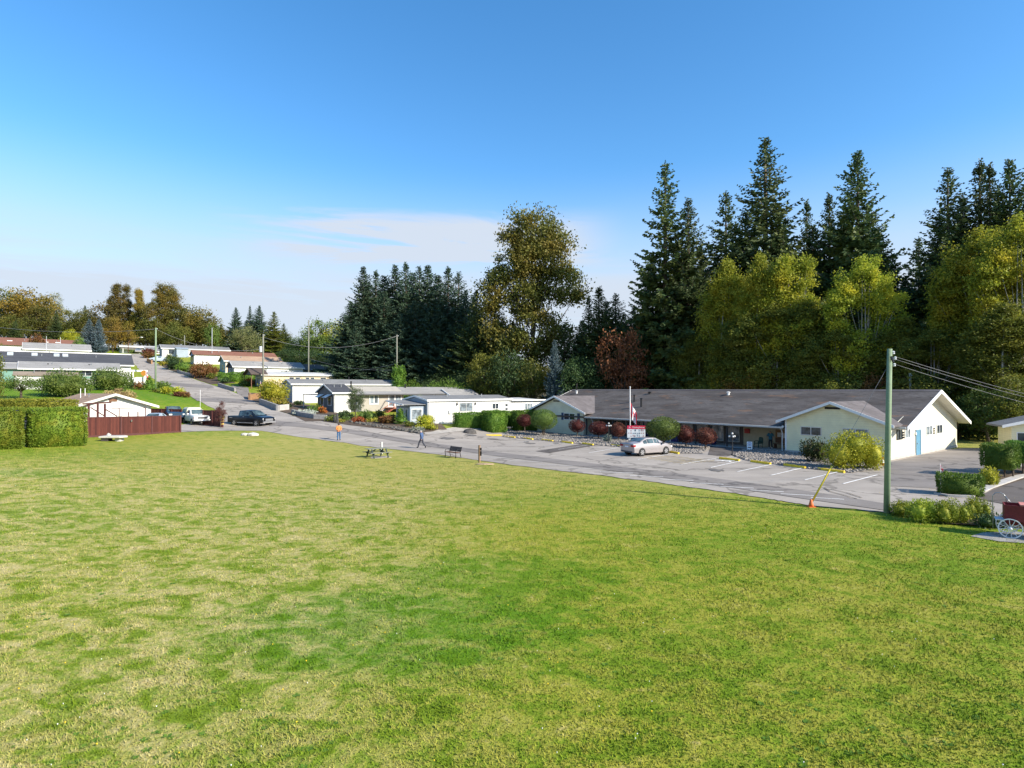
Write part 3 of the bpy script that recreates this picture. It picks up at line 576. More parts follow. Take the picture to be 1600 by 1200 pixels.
# white home with dark gable
h5 = home(365.5, 124, 572, 14.5, 5.2, 1.15, WV, mat('charcoal_boards', (.07,.07,.075), .7, .1), RG, 'white home with a charcoal gable end behind clipped green hedges'); he = h5['he']
ewin(h5, .5, .7, 1.3, 1.6, 2, WHITE, GLASSB); ewin(h5, 2.6, .7, 1.9, 1.6, 3, WHITE, GLASSB); hwin(h5, 3.2, 1.1, .9, .8, 1, WHITE, GLASSB); hwin(h5, 9.5, 1.1, 1.6, .8, 2, WHITE, GLASSB)
h5b = home(472, 139, 577, 12, 6, 1.25, BEIGE, BEIGE, RK, 'low home showing a dark brown roof behind the white home', over=.6, fascia=False); hwin(h5b, 2, .8, 1.5, .9)
h6 = home(352, 135, 563, 12.6, 5.2, 1.15, CREAMH, siding('teal_blue_siding', (.2,.33,.34), .22), RT, 'teal ended home with a tan shingle roof', over=.4); he = h6['he']
ewin(h6, 1.4, .6, 1.6, 1.4, 2, WHITE, GLASS); hwin(h6, 5, 1.0, 1.2, .8); MB().box(4.0,12.4,-2.2,-.4,he-.55,he-.4).build('awning', WHITE, h6)
h7 = home(303, 147, 553, 19.7, 4.2, .95, WV, BLUESH, RB, 'long cream white home with a red brown roof and pale blue awning', over=.35, fascia=False); he = h7['he']
ewin(h7, .8, .7, 2.6, 1.3, 3, WHITE, GLASS); a = MB(); a.quad((-.04,.3,2.5),(-.04,4.0,2.5),(-1.3,4.0,1.95),(-1.3,.3,1.95)); a.quad((-.04,.3,2.54),(-1.3,.3,1.99),(-1.3,4.0,1.99),(-.04,4.0,2.54)); a.build('awning', mat('pale_blue_awning', (.45,.55,.65), .5, .08), h7)
MB().box(2.0,3.8,-.35,-.02,-.6,1.3).build('shed_lean_to', WV, h7); hwin(h7, 6, 1.2, 1.2, .8)
h8 = home(253, 162, 543.5, 17.2, 4.4, 1.0, WV, BLUESH, RM, 'pale home with a long mid grey roof at the top of the hill road', over=.3); he = h8['he']
hwin(h8, 1.5, .9, 1.4, 1.3, 1, WHITE, GLASS); hwin(h8, 7.2, .7, 1.5, 1.4, 2, WHITE, GLASS); MB().prism([(-2.2,2.3),(-.02,2.7),(-.02,2.8),(-2.2,2.4)], 'x', 3.1, 6.2).build('porch_roof', BLUESH, h8); MB().box(3.2,6.1,-2.0,-.02,-1.0,2.3).build('porch_room', BLUESH, h8)
for x in (7, 9, 14): MB().box(x,x+.7,1.1,1.6,he+.42,he+.62).build('roof_vent', BLACKM, h8)
h9 = home(189, 186, 541, 9, 5, .5, WV, WGREY, RW, 'white flat roofed home with a wide carport at the crest', over=.5); he = h9['he']
MB().box(-.5,8.8,-2.4,-.3,he-.75,he-.6).build('awning', mat('dark_awning', (.12,.1,.09), .6, .1), h9); hwin(h9, 3, .8, 1.6, 1.2); [MB().box(x,x+.15,-2.3,-2.15,-1.0,he-.75).build('carport_post', WHITE, h9) for x in (.2,4.5,8.5)]
h9b = home(228, 182, 548, 5.5, 4, 1.2, WW, siding('sky_blue_siding', (.28,.42,.55), .22), RM, 'small sky blue gabled house beyond the first hill pole', 'house', 'small_house'); ewin(h9b, 1.2, .9, 1.5, 1.0, 2)
# left of the road
l1 = home(35, 96.5, 574.5, 13, 6.6, 1.1, TEALS, TEALS, RG, 'long teal home with a white lower wall and light grey roof', over=.6); he = l1['he']
MB().box(-1.0,12.6,-.12,-.01,-1.8,.75).build('lower_wall', WW, l1)
for x, w_ in ((1.4,1.8),(4.6,1.6),(7.4,1.9),(10.2,1.6)): hwin(l1, x, 1.15, w_, 1.05, 2, WHITE, GLASS)
MB().box(13.1,17,.2,.35,-1.7,1.1).build('carport_wall', WW, l1); MB().prism([(-.6,he-.2),(6.8,he-.0),(6.8,he+.12),(-.6,he-.08)], 'x', 13.4, 17.4).build('carport_roof', RG, l1); MB().box(13.3,17.5,-.68,-.6,he-.35,he-.06).build('fascia', WHITE, l1)
[MB().box(x,x+.18,-.5,-.32,-1.6,he-.3).build('carport_post', WHITE, l1) for x in (13.4,15.2,17)]
for x in (3.3, 9): MB().tube([(x,1.9,he+.4),(x,1.9,he+.85)], .12, 8).build('roof_vent', BLACKM, l1)
MB().box(-5.6,0,.0,6,-1.8,he-.3).build('extension', TEALS, l1); MB().prism([(-.5,he-.28),(3.3,he+.75),(7,he-.28),(7,he-.16),(3.3,he+.87),(-.5,he-.16)], 'x', -6, -.4).build('roof', RG, l1)
sh = home(23, 87, 586, 7.4, 3.0, .5, WW, WW, shingle('faded_brown_roof', (.32,.26,.2), (.26,.21,.16)), 'small white outbuilding with a faded brown roof below the teal home', 'shed', 'shed', over=.25, fascia=False); hwin(sh, 4.2, .9, .9, .7, 1, WHITE, GLASS)
l2 = home(-2, 103, 565, 19.5, 7.6, 2.0, WW, WW, RS, 'home under a wide dark slate roof with four skylights', over=.5); he = l2['he']
for x in (2.2, 4.6, 6.6): hwin(l2, x, he-1.0, 1.2, .55)
for x in (1.0, 4.4, 7.6, 8.9):
    y = 2.2; z = he+y*2.0/3.8+.1; MB().obox((x,y,z), (.85,0,0), (0,.95,.5), (0,-.06,.12)).build('skylight', mat('skylight_dome', (.45,.5,.53), .2, .1, bump=0), l2)
MB().box(-.4,19.9,3.62,3.98,he+2.05,he+2.22).build('ridge_cap', WHITE, l2)
l3 = home(38, 130, 544, 11.7, 6, 1.4, WW, WGREY, RG, 'white home with a pale grey roof above the slate roof', over=.4); MB().box(-7.5,-.3,.6,5.6,-2,l3['he']+.3).build('extension', WW, l3)
l4 = home(0, 143, 537, 15, 6.5, 1.7, WW, WW, RB, 'long home with a rust red roof below the autumn wood', over=.5, fascia=False); he = l4['he']
for x in (1.2, 8.2, 10.6): MB().box(x,x+1.0,1.4,2.0,he+.75,he+1.0).build('skylight', WHITE, l4)
MB().box(-9,0,.2,6.3,-2,he-.2).build('extension', WW, l4); MB().prism([(-.3,he-.2),(3.3,he+1.45),(6.8,he-.2),(6.8,he-.08),(3.3,he+1.57),(-.3,he-.08)], 'x', -9.3, -.4).build('roof', RB, l4)
# white cottage behind the red fence: its gable looks towards the field
cot = thing('cottage', GD(178, 64), math.atan2(.8, .6), 'white cottage with a tan roof and wide gable behind the red fence', 'house')
zc = CAMH-(616.5-HY)/FPX*64-cot.location.z; ze = zc-1.3; WST = mat('white_stucco', (.66,.66,.65), .7, .04)
MB().prism([(-3.7,-1),(3.7,-1),(3.7,ze+.12),(0,zc-.12),(-3.7,ze+.12)], 'y', .02, 9.5).build('wall', WST, cot)
# local x runs along the gable, y back along the ridge
rp = lambda h, a=4.35: [(-a,ze-.12+h),(0,zc+h),(a,ze-.12+h)]
MB().prism(rp(.1)+rp(0)[::-1], 'y', -.5, 10).build('roof', RT, cot); MB().prism(rp(.13)+rp(-.14)[::-1], 'y', -.56, -.5).build('fascia', mat('brown_white_fascia', (.6,.57,.52), .6, .1), cot)
MB().box(-.45,.3,-.05,.02,zc-.75,zc-.42).build('gable_vent', BROWNW, cot); MB().prism([(-6.8,ze-.3),(-3.7,ze+.35),(-3.7,ze+.42),(-6.8,ze-.22)], 'y', .2, 7).build('porch_roof', mat('pale_metal_roof', (.6,.62,.65), .35, .05, metal=.3), cot)
MB().tube([(-3.2,.02,-.2),(-3.2,-.25,-.2)], .1, 6).build('wall_lamp', GREYM, cot); MB().lathe([(.05,zc+.1),(.05,zc+.5),(.16,zc+.5),(.02,zc+.62)], (-1.2,3.5,-.5), 8).build('roof_vent', GREYM, cot)
# cream house entering on the right
rh = thing('house', GD(1580, 52), -.38, 'cream house with a white roof edge at the right behind the clipped trees', 'house')
he = CAMH-(664-HY)/FPX*52
MB().prism([(0,-.5),(9,-.5),(9,he),(4.5,he+1.2),(0,he)], 'y', 0, 3).build('wall', CREAM, rh)
MB().prism([(-.8,he-.18),(4.5,he+1.25),(9.8,he-.18),(9.8,he-.02),(4.5,he+1.41),(-.8,he-.02)], 'y', -.55, 3.3).build('roof', RM, rh); MB().prism([(-.84,he-.25),(4.5,he+1.2),(9.84,he-.25),(9.84,he+.0),(4.5,he+1.44),(-.84,he+.0)], 'y', -.6, -.55).build('fascia', WHITE, rh)
window(rh, (.35,0,.95), X1, F, 1.35, .85, 1, WHITE, GLASS); d = MB().box(2.1,3.0,-.06,0,-.1,2.0).build('door', DARK, rh); MB().box(2.02,2.1,-.08,0,-.1,2.06).box(3.0,3.08,-.08,0,-.1,2.06).build('door_frame', WHITE, d)
# ---------------------------------------------------------------- foliage generators (leaf cards as numpy meshes)
def unit(a): return a/np.maximum(np.linalg.norm(a, axis=-1, keepdims=True), 1e-9)
def cards(P, A, ln, wd, r, bend=.0):
    """kite shaped leaves / twigs at P along A"""
    n = len(P); A = unit(A); R = unit(np.cross(A, r.normal(size=(n,3)))); N = np.cross(A, R)
    ln = np.asarray(ln).reshape(-1,1)*np.ones((n,1)); wd = np.asarray(wd).reshape(-1,1)*np.ones((n,1))
    return np.stack([P, P+A*ln*.45-R*wd/2+N*ln*bend, P+A*ln, P+A*ln*.45+R*wd/2+N*ln*bend], 1)
def leafmesh(name, Q): V = np.concatenate(Q).reshape(-1, 3); return npmesh(name, V, np.arange(len(V)).reshape(-1, 4))
def trunkmesh(name, limbs):
    m = MB()
    for pts, r in limbs: m.tube(pts, r, 7)
    return m.mesh(name, True)
def fir(seed, H, R, base=.08, dens=1.0, droop=.25, gap=.12, top=.9, card=.62):
    r = np.random.default_rng(seed); Q = []; limbs = [([(0,0,-1),(0,0,H*.35),(0,0,H*.7),(0,0,H*.99)], [H*.017,H*.013,H*.007,.04])]
    z = H*base; k = 0
    lop = r.random()*6.28
    while z < H*.985:
        f = (z/H-base)/(1-base); L0 = R*((1-f)**top)*(.7+.3*min(1, f*5+.35))+.15
        nb = int(round((5.2+3.0*(1-f))*dens)); a0 = r.random()*6.28
        for b in range(nb):
            if r.random() < gap and f < .92: continue
            a = a0+2*PI*b/nb+r.normal(0,.25); L = L0*r.uniform(.5,1.28)*(1+.16*math.cos(a-lop)); u = np.array([math.cos(a), math.sin(a), 0]); s_ = np.array([-math.sin(a), math.cos(a), 0])
            up = .35*f+r.normal(0,.08)-droop*(1-f); zz = z+r.normal(0,.25)
            def pos(t): return u*(L*t)+np.array([0,0,zz+L*(up*t+.26*t*t)])
            if L > 1.6 and r.random() < .5: limbs.append(([pos(0),pos(.5),pos(.92)], [.03+L*.008,.02+L*.004,.01]))
            m = max(4, int(L*4.2)); ts = np.linspace(.16, 1, m)**.9
            for t in ts:
                p = pos(t); tw = (.3*L*(1-t)+.42)*r.uniform(.7,1.2)*(.38+.62*(1-f)**.7); fw = .55+.5*t
                for sd in (-1, 1):
                    d = s_*sd+u*fw+np.array([0,0,r.normal(-.12,.22)])
                    n2 = 2 if tw > .8 else 1
                    for j in range(n2):
                        q = p+unit(d)*tw*(j*.5); Q.append((q+r.normal(0,.07,3), d+r.normal(0,.25,3), tw*(.75 if n2 == 2 else 1.15)*card/.62, (.19+.19*tw)*card/.62))
            Q.append((pos(.93), u+np.array([0,0,.35]), .75*(.4+.6*(1-f)), .26*(.5+.5*(1-f))))
        z += (.26+.42*(1-f))*(H/32)**.5/dens**.5; k += 1
    for i in range(14): t = i/14; Q.append((np.array([0,0,H*(.93+.07*t)]), r.normal(0,1,3)*[1,1,.3]+[0,0,.8+t], .5*(1.2-t)+.15, .16))
    P = np.array([q[0] for q in Q]); A = np.array([q[1] for q in Q]); ln = np.array([q[2] for q in Q]); wd = np.array([q[3] for q in Q])
    return leafmesh('fir_crown', [cards(P, A, ln, wd, r, .08)]), trunkmesh('fir_trunk', limbs)
def broad(seed, lobes, n, leaf, trunkh, tr, spread=.3, nclus=90, name='leafy', rise=.5, thin=.0, stems=1):
    """lobes: (cx,cy,cz,rx,ry,rz,weight); leaf clumps fill the outer part of each lobe and leave gaps between"""
    r = np.random.default_rng(seed); W = np.array([l[6] for l in lobes], float); W /= W.sum(); cl = []
    for l, w in zip(lobes, W):
        k = max(3, int(nclus*w)); d = unit(r.normal(size=(k,3))); rad = r.uniform(.35, 1.0, (k,1))**.6
        cl.append(np.array(l[:3])+d*rad*np.array(l[3:6]))
    cl = np.concatenate(cl); k = len(cl); sz = spread*r.uniform(.6,1.45,k); q = r.integers(0, k, n)
    P = cl[q]+r.normal(size=(n,3))*sz[q][:,None]*np.array([1,1,.75]); A = r.normal(size=(n,3))+np.array([0,0,rise*.3])
    cr = leafmesh(name+'_crown', [cards(P, A, leaf*r.uniform(.6,1.4,n), leaf*.62*r.uniform(.6,1.3,n), r, .1)])
    limbs = []
    for s in range(stems):
        ox, oy = (0,0) if stems == 1 else (r.normal(0,.5), r.normal(0,.5)); tx, ty = lobes[s % len(lobes)][:2]
        tz_ = max(l[2] for l in lobes)
        limbs.append(([(ox,oy,-.6),(ox*1.1+tx*.2,oy*1.1+ty*.2,trunkh),(ox+tx*.4,oy+ty*.4,(trunkh+tz_)/2),(tx*.6,ty*.6,tz_*.95)], [tr*1.15,tr*.85,tr*.5,tr*.15]))
    for i in r.choice(k, min(k, 26), replace=False):
        c = cl[i]; z0 = trunkh+(max(trunkh+.1, c[2])-trunkh)*r.uniform(.05,.55); b = np.array([c[0]*.12, c[1]*.12, z0]); mid = (b+c)/2+np.array([0,0,-.1*abs(c[0])])
        limbs.append(([b, mid, c], [tr*.35, tr*.2, tr*.06]))
    return cr, trunkmesh(name+'_trunk', limbs)
def hedge_mesh(seed, lx, ly, lz, leaf=.12, dens=90, round_=.12, up=.3):
    """clipped block: leaves standing on every face of a slightly bulging box, over a leafy core"""
    r = np.random.default_rng(seed); Q = []
    faces = [((0,1),2,lz,1,lx*ly),((0,2),1,0,-1,lx*lz),((0,2),1,ly,1,lx*lz),((1,2),0,0,-1,ly*lz),((1,2),0,lx,1,ly*lz)]; dm = [lx,ly,lz]
    for (a, b), c, v, sg, ar in faces:
        n = int(ar*dens*1.25)+8; P = np.zeros((n,3)); P[:,a] = r.random(n)*dm[a]; P[:,b] = r.random(n)*dm[b]
        e = np.minimum(np.minimum(P[:,a], dm[a]-P[:,a]), np.minimum(P[:,b] if b != 2 else P[:,b]*0+1, dm[b]-P[:,b]))
        wav = .05*np.sin(P[:,a]*2.3+c)+.04*np.sin(P[:,b]*3.1+seed)
        P[:,c] = v+sg*(wav-round_*np.exp(-e/.12)-.03-np.abs(r.normal(0,.065,n)))
        N = np.zeros((n,3)); N[:,c] = sg; A = N*.9+r.normal(0,.55,(n,3))+np.array([0,0,up]); Q.append(cards(P, A, leaf*r.uniform(.7,1.9,n), leaf*.6*r.uniform(.6,1.3,n), r))
    i = .2; m = MB().box(i,lx-i,i,ly-i,-.1,lz-i); V = np.array(m.v); Fq = np.array(m.f)
    V2 = np.concatenate(Q).reshape(-1,3); return npmesh('hedge', np.concatenate([V, V2]), np.concatenate([Fq, np.arange(len(V2)).reshape(-1,4)+len(V)]))
def bush_mesh(seed, lumps, leaf=.14, dens=70, up=.35, core=.62, rag=1.0):
    """rounded shrub: lumps (cx,cy,cz,rx,ry,rz)"""
    r = np.random.default_rng(seed); Q = []; m = MB()
    for (cx,cy,cz,rx,ry,rz) in lumps:
        n = int(1.5*dens*4*PI*((rx*ry+ry*rz+rx*rz)/3))+30; d = unit(r.normal(size=(n,3))); bumpy = 1.0
        for q in range(5): kv = r.normal(size=3)*(3+2.2*q); bumpy = bumpy+rag*(.1/(1+.45*q))*np.sin(d@kv+r.random()*6.28)
        P = np.array([cx,cy,cz])+d*np.array([rx,ry,rz])*(bumpy*(1.0-.38*r.random(n)**(1.6/max(.4,rag))))[:,None]; k = P[:,2] > .02
        P, d = P[k], d[k]; n = len(P); Q.append(cards(P, d*.8+r.normal(0,.7,(n,3))+np.array([0,0,up]), leaf*r.uniform(.6,1.7,n), leaf*.5*r.uniform(.7,1.4,n), r))
        m.ball((cx,cy,cz), 1, 10, 7, (rx*core,ry*core,rz*core), .1, random.Random(seed))
    V = np.array(m.v); F4 = np.array([f if len(f) == 4 else f+(f[0],) for f in m.f]); V2 = np.concatenate(Q).reshape(-1,3)
    return npmesh('bush', np.concatenate([V, V2]), np.concatenate([F4, np.arange(len(V2)).reshape(-1,4)+len(V)]))
BARK = mat('bark', (.11,.085,.065), .9, .3, 3, bump=.5); BIRCH = mat('pale_bark', (.3,.285,.25), .85, .25, 2, bump=.3)
FIRL = leafmat('fir_needles', (.05,.085,.03), (.085,.125,.04), (.135,.15,.036), .18, .25); FIRB = leafmat('spruce_needles', (.045,.085,.055), (.07,.115,.07), (.1,.145,.07), .18, .25)
BSPR = leafmat('blue_spruce_needles', (.06,.1,.11), (.12,.17,.19), None, .12); POPL = leafmat('poplar_leaves', (.19,.245,.028), (.37,.39,.04), (.56,.48,.044), .42, .3)
COTT = leafmat('cottonwood_leaves', (.105,.125,.027), (.165,.172,.034), (.23,.175,.034), .3, .2); OLIV = leafmat('olive_leaves', (.1,.13,.022), (.18,.21,.034), (.25,.24,.038), .38, .2)
GREENL = leafmat('green_leaves', (.07,.12,.025), (.13,.19,.04), (.17,.21,.04), .28, .4); ORAN = leafmat('orange_leaves', (.2,.14,.025), (.27,.18,.03), (.14,.15,.025), .3, .2)
MAPL = leafmat('red_maple_leaves', (.19,.065,.03), (.3,.11,.05), (.09,.03,.02), .25, .5); PURP = leafmat('purple_leaves', (.06,.016,.014), (.105,.028,.022), (.14,.055,.033), .2, 1.2)
CEDAR = leafmat('cedar_hedge_leaves', (.09,.16,.018), (.18,.26,.024), (.24,.26,.028), .25, 1.4); CEDARG = leafmat('green_hedge_leaves', (.07,.15,.02), (.13,.22,.03), (.16,.25,.034), .25, 1.2)
GOLD = leafmat('gold_leaves', (.26,.29,.022), (.5,.47,.036), (.18,.22,.022), .3, 1.6); DARKL = leafmat('dark_laurel_leaves', (.028,.056,.018), (.055,.09,.026), None, .15, .5)
YFLOW = leafmat('yellow_flowers', (.4,.3,.03), (.25,.26,.04), (.12,.15,.03), .2, 2.5); REDF = leafmat('red_orange_flowers', (.45,.09,.03), (.3,.12,.03), (.16,.12,.03), .2, 3); WHITF = leafmat('white_flowers', (.6,.62,.58), (.42,.46,.4), (.15,.2,.08), .2, 4)
RUSSET = leafmat('russet_leaves', (.12,.05,.02), (.2,.09,.03), (.1,.08,.02), .25, 1); TANG = leafmat('tan_ornamental_grass', (.42,.33,.15), (.33,.24,.1), (.24,.2,.08), .25, 1); GRYG = leafmat('grey_green_leaves', (.24,.27,.2), (.34,.37,.29), None, .2)
RHOD = leafmat('rhododendron_leaves', (.03,.055,.014), (.06,.085,.02), (.1,.07,.04), .2, 2.0)
HILLL = leafmat('hill_olive_leaves', (.075,.09,.018), (.13,.14,.025), (.18,.15,.026), .3, .2); HILLB = leafmat('hill_brown_leaves', (.085,.08,.02), (.14,.12,.026), (.2,.13,.026), .28, .2)
# prototypes: (crown mesh, trunk mesh, height)
PF = [fir(11,32,8.0,.05,1.0,.34,.16,.95), fir(12,32,7.6,.04,1.1,.16,.12,1.08), fir(13,32,7.6,.08,.85,.42,.24,.9,.76), fir(14,32,9.2,.03,1.05,.34,.12,.96,.7)]
PSP = fir(21,14,4.2,.02,1.5,.06,.03,.95,.5)
POP = [broad(31+i, L_, 36000, .3, 6, .17, .46, 280, 'poplar', .9, stems=s) for i, (L_, s) in enumerate([
    ([(0,0,19,1.5,1.5,4.5,1.2),(.1,0,22.4,.7,.7,2.0,.35),(-1.9,.3,19.6,.6,.6,1.8,.25),(1.7,-.3,20,.6,.6,1.6,.25),(-1.9,.4,15,1.9,1.9,5.5,1.5),(1.8,-.4,15.5,1.8,1.8,5,1.5),(.2,1,9.5,3.2,3.0,6,2.6),(-.5,-1,5,2.6,2.5,3.5,1.0)], 2),
    ([(-1.2,0,19.5,1.1,1.2,4.0,.9),(-1.1,0,22.6,.55,.55,1.6,.25),(1.7,.3,21.4,.6,.6,1.8,.3),(-2.7,.3,17,.7,.7,2,.3),(1.6,.3,17.8,1.3,1.3,4.5,1.1),(-2.6,.4,13,1.7,1.8,4.5,1.3),(0,-.6,12,2.7,2.6,6,2.2),(2.7,-.3,11,1.7,1.8,4,1.1),(0,.6,5.5,2.7,2.6,3.6,1.1)], 3),
    ([(0,0,20,2.2,2.2,3.8,1.4),(-.6,0,22.8,.7,.7,1.7,.3),(1.3,0,22.4,.7,.7,1.8,.3),(-3,.5,20,.9,.9,2.2,.4),(3.2,-.4,20,.9,.9,2.2,.4),(-3,.6,16.5,2.3,2.3,4.5,1.7),(3.1,-.5,16,2.4,2.3,4.6,1.7),(-1.5,1,11,4,3.4,5.4,2.8),(2.4,-1,9,3.2,3,4.6,2),(0,.3,4.6,3,2.8,3,1)], 3)])]
CTW = broad(41, [(0,0,31,4.2,4,5.2,1.9),(-3.5,0,27.5,3.6,3.4,4.5,1.3),(3.4,.6,28,3.8,3.4,5,1.5),(-6.8,0,21.5,2.9,3,4.4,1.0),(6.6,-.5,22,3.4,3,3.3,1.1),(-.4,1,21.5,4.2,4,5.2,1.9),(-8.6,.5,16,2.4,2.6,3.2,.6),(0,-1,14,5.2,4.6,5,2.0),(5,0,12,3.2,3.2,4.5,.9),(-5,0,11,3.4,3.2,4.5,1.0),(0,0,7,4.2,4,3.6,1.0)], 52000, .48, 7, .5, .85, 340, 'cottonwood', .8)
RND = [broad(51, [(0,0,8.4,4.6,4.4,3.4,3),(-3,.5,6.5,3,3,2.6,1.2),(3,-.4,6.8,3,3,2.8,1.2),(0,0,4.4,4.2,4,2.4,1.2)], 7000, .38, 2.4, .3, .62, 110, 'round_tree'),
       broad(52, [(-1.5,0,9.2,2.4,2.4,2.8,1.3),(1.9,.3,8.2,2.6,2.5,3,1.4),(0,-.4,5.8,3.8,3.6,2.8,2),(-2.6,.4,5.4,2.4,2.4,2.4,1),(0,0,3.4,3,3,1.8,.7)], 6000, .38, 2.0, .26, .6, 100, 'uneven_tree'),
       broad(53, [(0,0,9.6,1.8,1.8,2.4,1),(-1.6,.2,7.2,1.7,1.6,2.2,1),(1.7,-.3,6.6,1.7,1.7,2.4,1),(0,0,4.2,2.2,2.2,2.6,1)], 3600, .36, 3, .18, .5, 60, 'open_tree', thin=.4)]
SMALL = broad(61, [(0,0,2.5,1.5,1.5,.9,2),(-1.2,.2,2.2,1,1,.7,1),(1.2,-.2,2.3,1,1,.8,1)], 2600, .17, 1.1, .14, .28, 60, 'small_tree')
def plant(name, me_c, me_t, hproto, px, D, top, lm, bm, label, cat, group=None, wide=1.0, sc=None, rz=None, base=None):
    p = GD(px, D) if base is None else base
    h = (CAMH-(top-HY)/FPX*D-p.z) if sc is None else hproto*sc; s = h/hproto
    r = thing(name, p, (rnd.uniform(-.25,.25) if name in ('poplar_tree','cottonwood_tree') else rnd.random()*6.28) if rz is None else rz, label, cat, group); r.scale = (s*wide, s*wide, s)
    c = link('crown', me_c, None, r); t = link('trunk', me_t, None, r)
    for o, m in ((c, lm), (t, bm)):
        if not o.data.materials: o.data.materials.append(None)
        o.material_slots[0].link = 'OBJECT'; o.material_slots[0].material = m
    return r
def fir_at(px, D, top, label, k=None, group=None, wide=1.0, lm=None, name='fir_tree'):
    k = rnd.randrange(4) if k is None else k; c, t = PF[k]
    return plant(name, c, t, 32, px, D, top, lm or FIRL, BARK, label, 'tree', group, wide)
WOOD = 'dark firs of the wood behind the clubhouse'; CENT = 'spruces in the clump above the mobile homes'; POPG = 'yellowing poplars behind the clubhouse'; HILLG = 'autumn trees along the hill crest'
# the tall firs at the right
for px, D, top, k, w, lb in [
    (1040,100,250,2,.95,'tall thin topped fir at the left edge of the clubhouse wood'),(1076,97,308,0,1.0,'dark fir leaning against the thin topped fir, a little shorter'),
    (1135,108,296,2,.95,'slim pale fir just left of the tallest fir'),(1197,98,213,0,1.12,'tallest fir of all, broad and ragged, behind the poplars'),
    (1262,104,310,1,.8,'narrow fir with twin needle tip right of the tallest fir'),(1297,98,300,1,.95,'mid height fir between the tallest fir and the second tallest fir'),
    (1342,92,234,3,.98,'second tallest fir, a wide skirted cone above the round topped poplar'),(1437,98,368,2,.9,'short dim fir in the sky gap left of the right hand fir trio'),
    (1483,84,260,0,1.05,'fir with long level boughs on its left, start of the right hand trio'),(1533,86,248,1,1.05,'middle fir of the right hand trio'),
    (1549,82,252,1,.85,'slim fir pressed against the middle fir of the right hand trio'),(1580,80,247,3,.85,'fir nearest the right edge of the picture')]: fir_at(px, D, top, lb, k, WOOD, w)
for px, D, top in [(1020,104,400),(1095,102,380),(1150,104,345),(1215,104,320),(1270,100,350),(1320,96,330),(1365,94,330),(1470,88,330),(1505,86,300),(1562,84,290),(1008,112,470),(1058,108,400),(1100,106,400),(1120,98,440),(1165,100,330),(1180,92,420),(1225,93,360),(1245,100,400),(1280,95,390),(1310,101,370),(1325,88,430),(1375,96,360),(1395,90,400),(1415,95,430),(1450,89,440),(1462,92,380),(1500,92,330),(1515,80,400),(1560,87,320),(1610,82,270),(1640,78,260)]:
    fir_at(px, D, top, 'dark fir filling the depth of the wood behind the clubhouse', None, 'inner firs of the clubhouse wood', 1.05)
# trees standing beyond the right edge, which shade the wood and the driveway
for x, y, h in [(78,68,24),(90,66,29),(66,47,10),(71,51,12)]:
    c, t = PF[rnd.randrange(4)]; plant('fir_tree', c, t, 32, 0, 0, 0, FIRL, BARK, 'dark fir beyond the cream house at the right', 'tree', 'firs beyond the right edge', 1.2, h/32, base=Vector((x, y, tz(x, y))))
# poplars
for px, D, top, k, w, lb in [(1135,88,412,0,.95,'yellow green poplar with one pointed head, leftmost of the poplars'),(1187,84,404,0,.8,'slender poplar between the pointed poplar and the twin headed poplar'),(1240,82,398,1,1.0,'twin headed yellow poplar with pale thin stems behind the roof'),
                           (1352,76,409,2,.95,'round topped golden poplar behind the utility pole'),(1500,72,405,1,.9,'loose poplar standing over the cream end wall'),(1535,70,366,2,1.0,'large pale yellow poplar above the small cream house'),(1597,66,346,2,.9,'bright yellow poplar cut by the right edge')]:
    plant('poplar_tree', *POP[k], 23.5, px, D, top, POPL, BIRCH, lb, 'tree', POPG, w)
for px, D, top, w in [(1095,90,520,1.2),(1160,86,500,1.2),(1275,80,470,1.1),(1410,74,500,1.2),(1310,76,520,1.2),(1460,70,520,1.2),(1570,64,480,1.2),(1215,82,480,1.2)]: plant('poplar_tree', *POP[rnd.randrange(3)], 23.5, px, D, top, OLIV, BIRCH, 'low olive poplar growing among the taller poplars', 'tree', 'young poplars behind the clubhouse', w*1.4)
for px, D, top, lm, k in [(1166,84,577,ORAN,0),(1380,72,590,RUSSET,1),(1430,68,585,OLIV,0),(1105,88,590,OLIV,0),(1240,79,592,OLIV,1),(1320,74,590,OLIV,0),(1545,62,610,GREENL,1),(1590,60,590,OLIV,2),(1500,66,625,GREENL,0),(1448,64,620,RUSSET,1)]:
    plant('understory_tree', *RND[k], 11.5, px, D, top, lm, BARK, {ORAN:'orange brown sapling under the poplars behind the roof',RUSSET:'russet sapling at the foot of the poplars by the end wall',OLIV:'olive sapling at the foot of the wood',GREENL:'green sapling at the foot of the wood by the end wall'}[lm], 'tree', 'saplings at the foot of the wood', 1.1)
# cottonwood and neighbours
plant('cottonwood_tree', *CTW, 36, 832, 112, 323, COTT, BARK, 'huge olive brown cottonwood with a broad ragged crown in mid picture', 'tree', None, .92, rz=0.0)
for px, D, top, k, w, lb in [(745,116,452,1,1.0,'dark fir at the left foot of the cottonwood'),(775,118,470,0,1.1,'dark fir half hidden behind the cottonwood on its left'),(882,108,505,0,.95,'fir beside the right foot of the cottonwood'),(903,112,520,2,1.0,'low fir between the cottonwood and the green fir cluster'),(936,106,447,1,1.15,'fresh green fir, tallest of the cluster right of the cottonwood'),(920,108,462,1,.8,'slim fir on the left of the fresh green fir'),(962,108,458,0,1.0,'fir on the right of the fresh green fir'),(990,110,480,3,.8,'small fir above the red maple'),(948,112,470,3,1.0,'broad fir behind the fresh green fir'),(975,112,490,3,1.0,'broad low fir behind the red maple'),(910,114,500,3,1.0,'broad low fir between the cottonwood foot and the slim fir')]: fir_at(px, D, top, lb, k, 'firs around the cottonwood', w*1.4)
plant('spruce_tree', *PSP, 14, 866, 97, 533, BSPR, BARK, 'narrow blue spruce in front of the cottonwood', 'tree', None, .62)
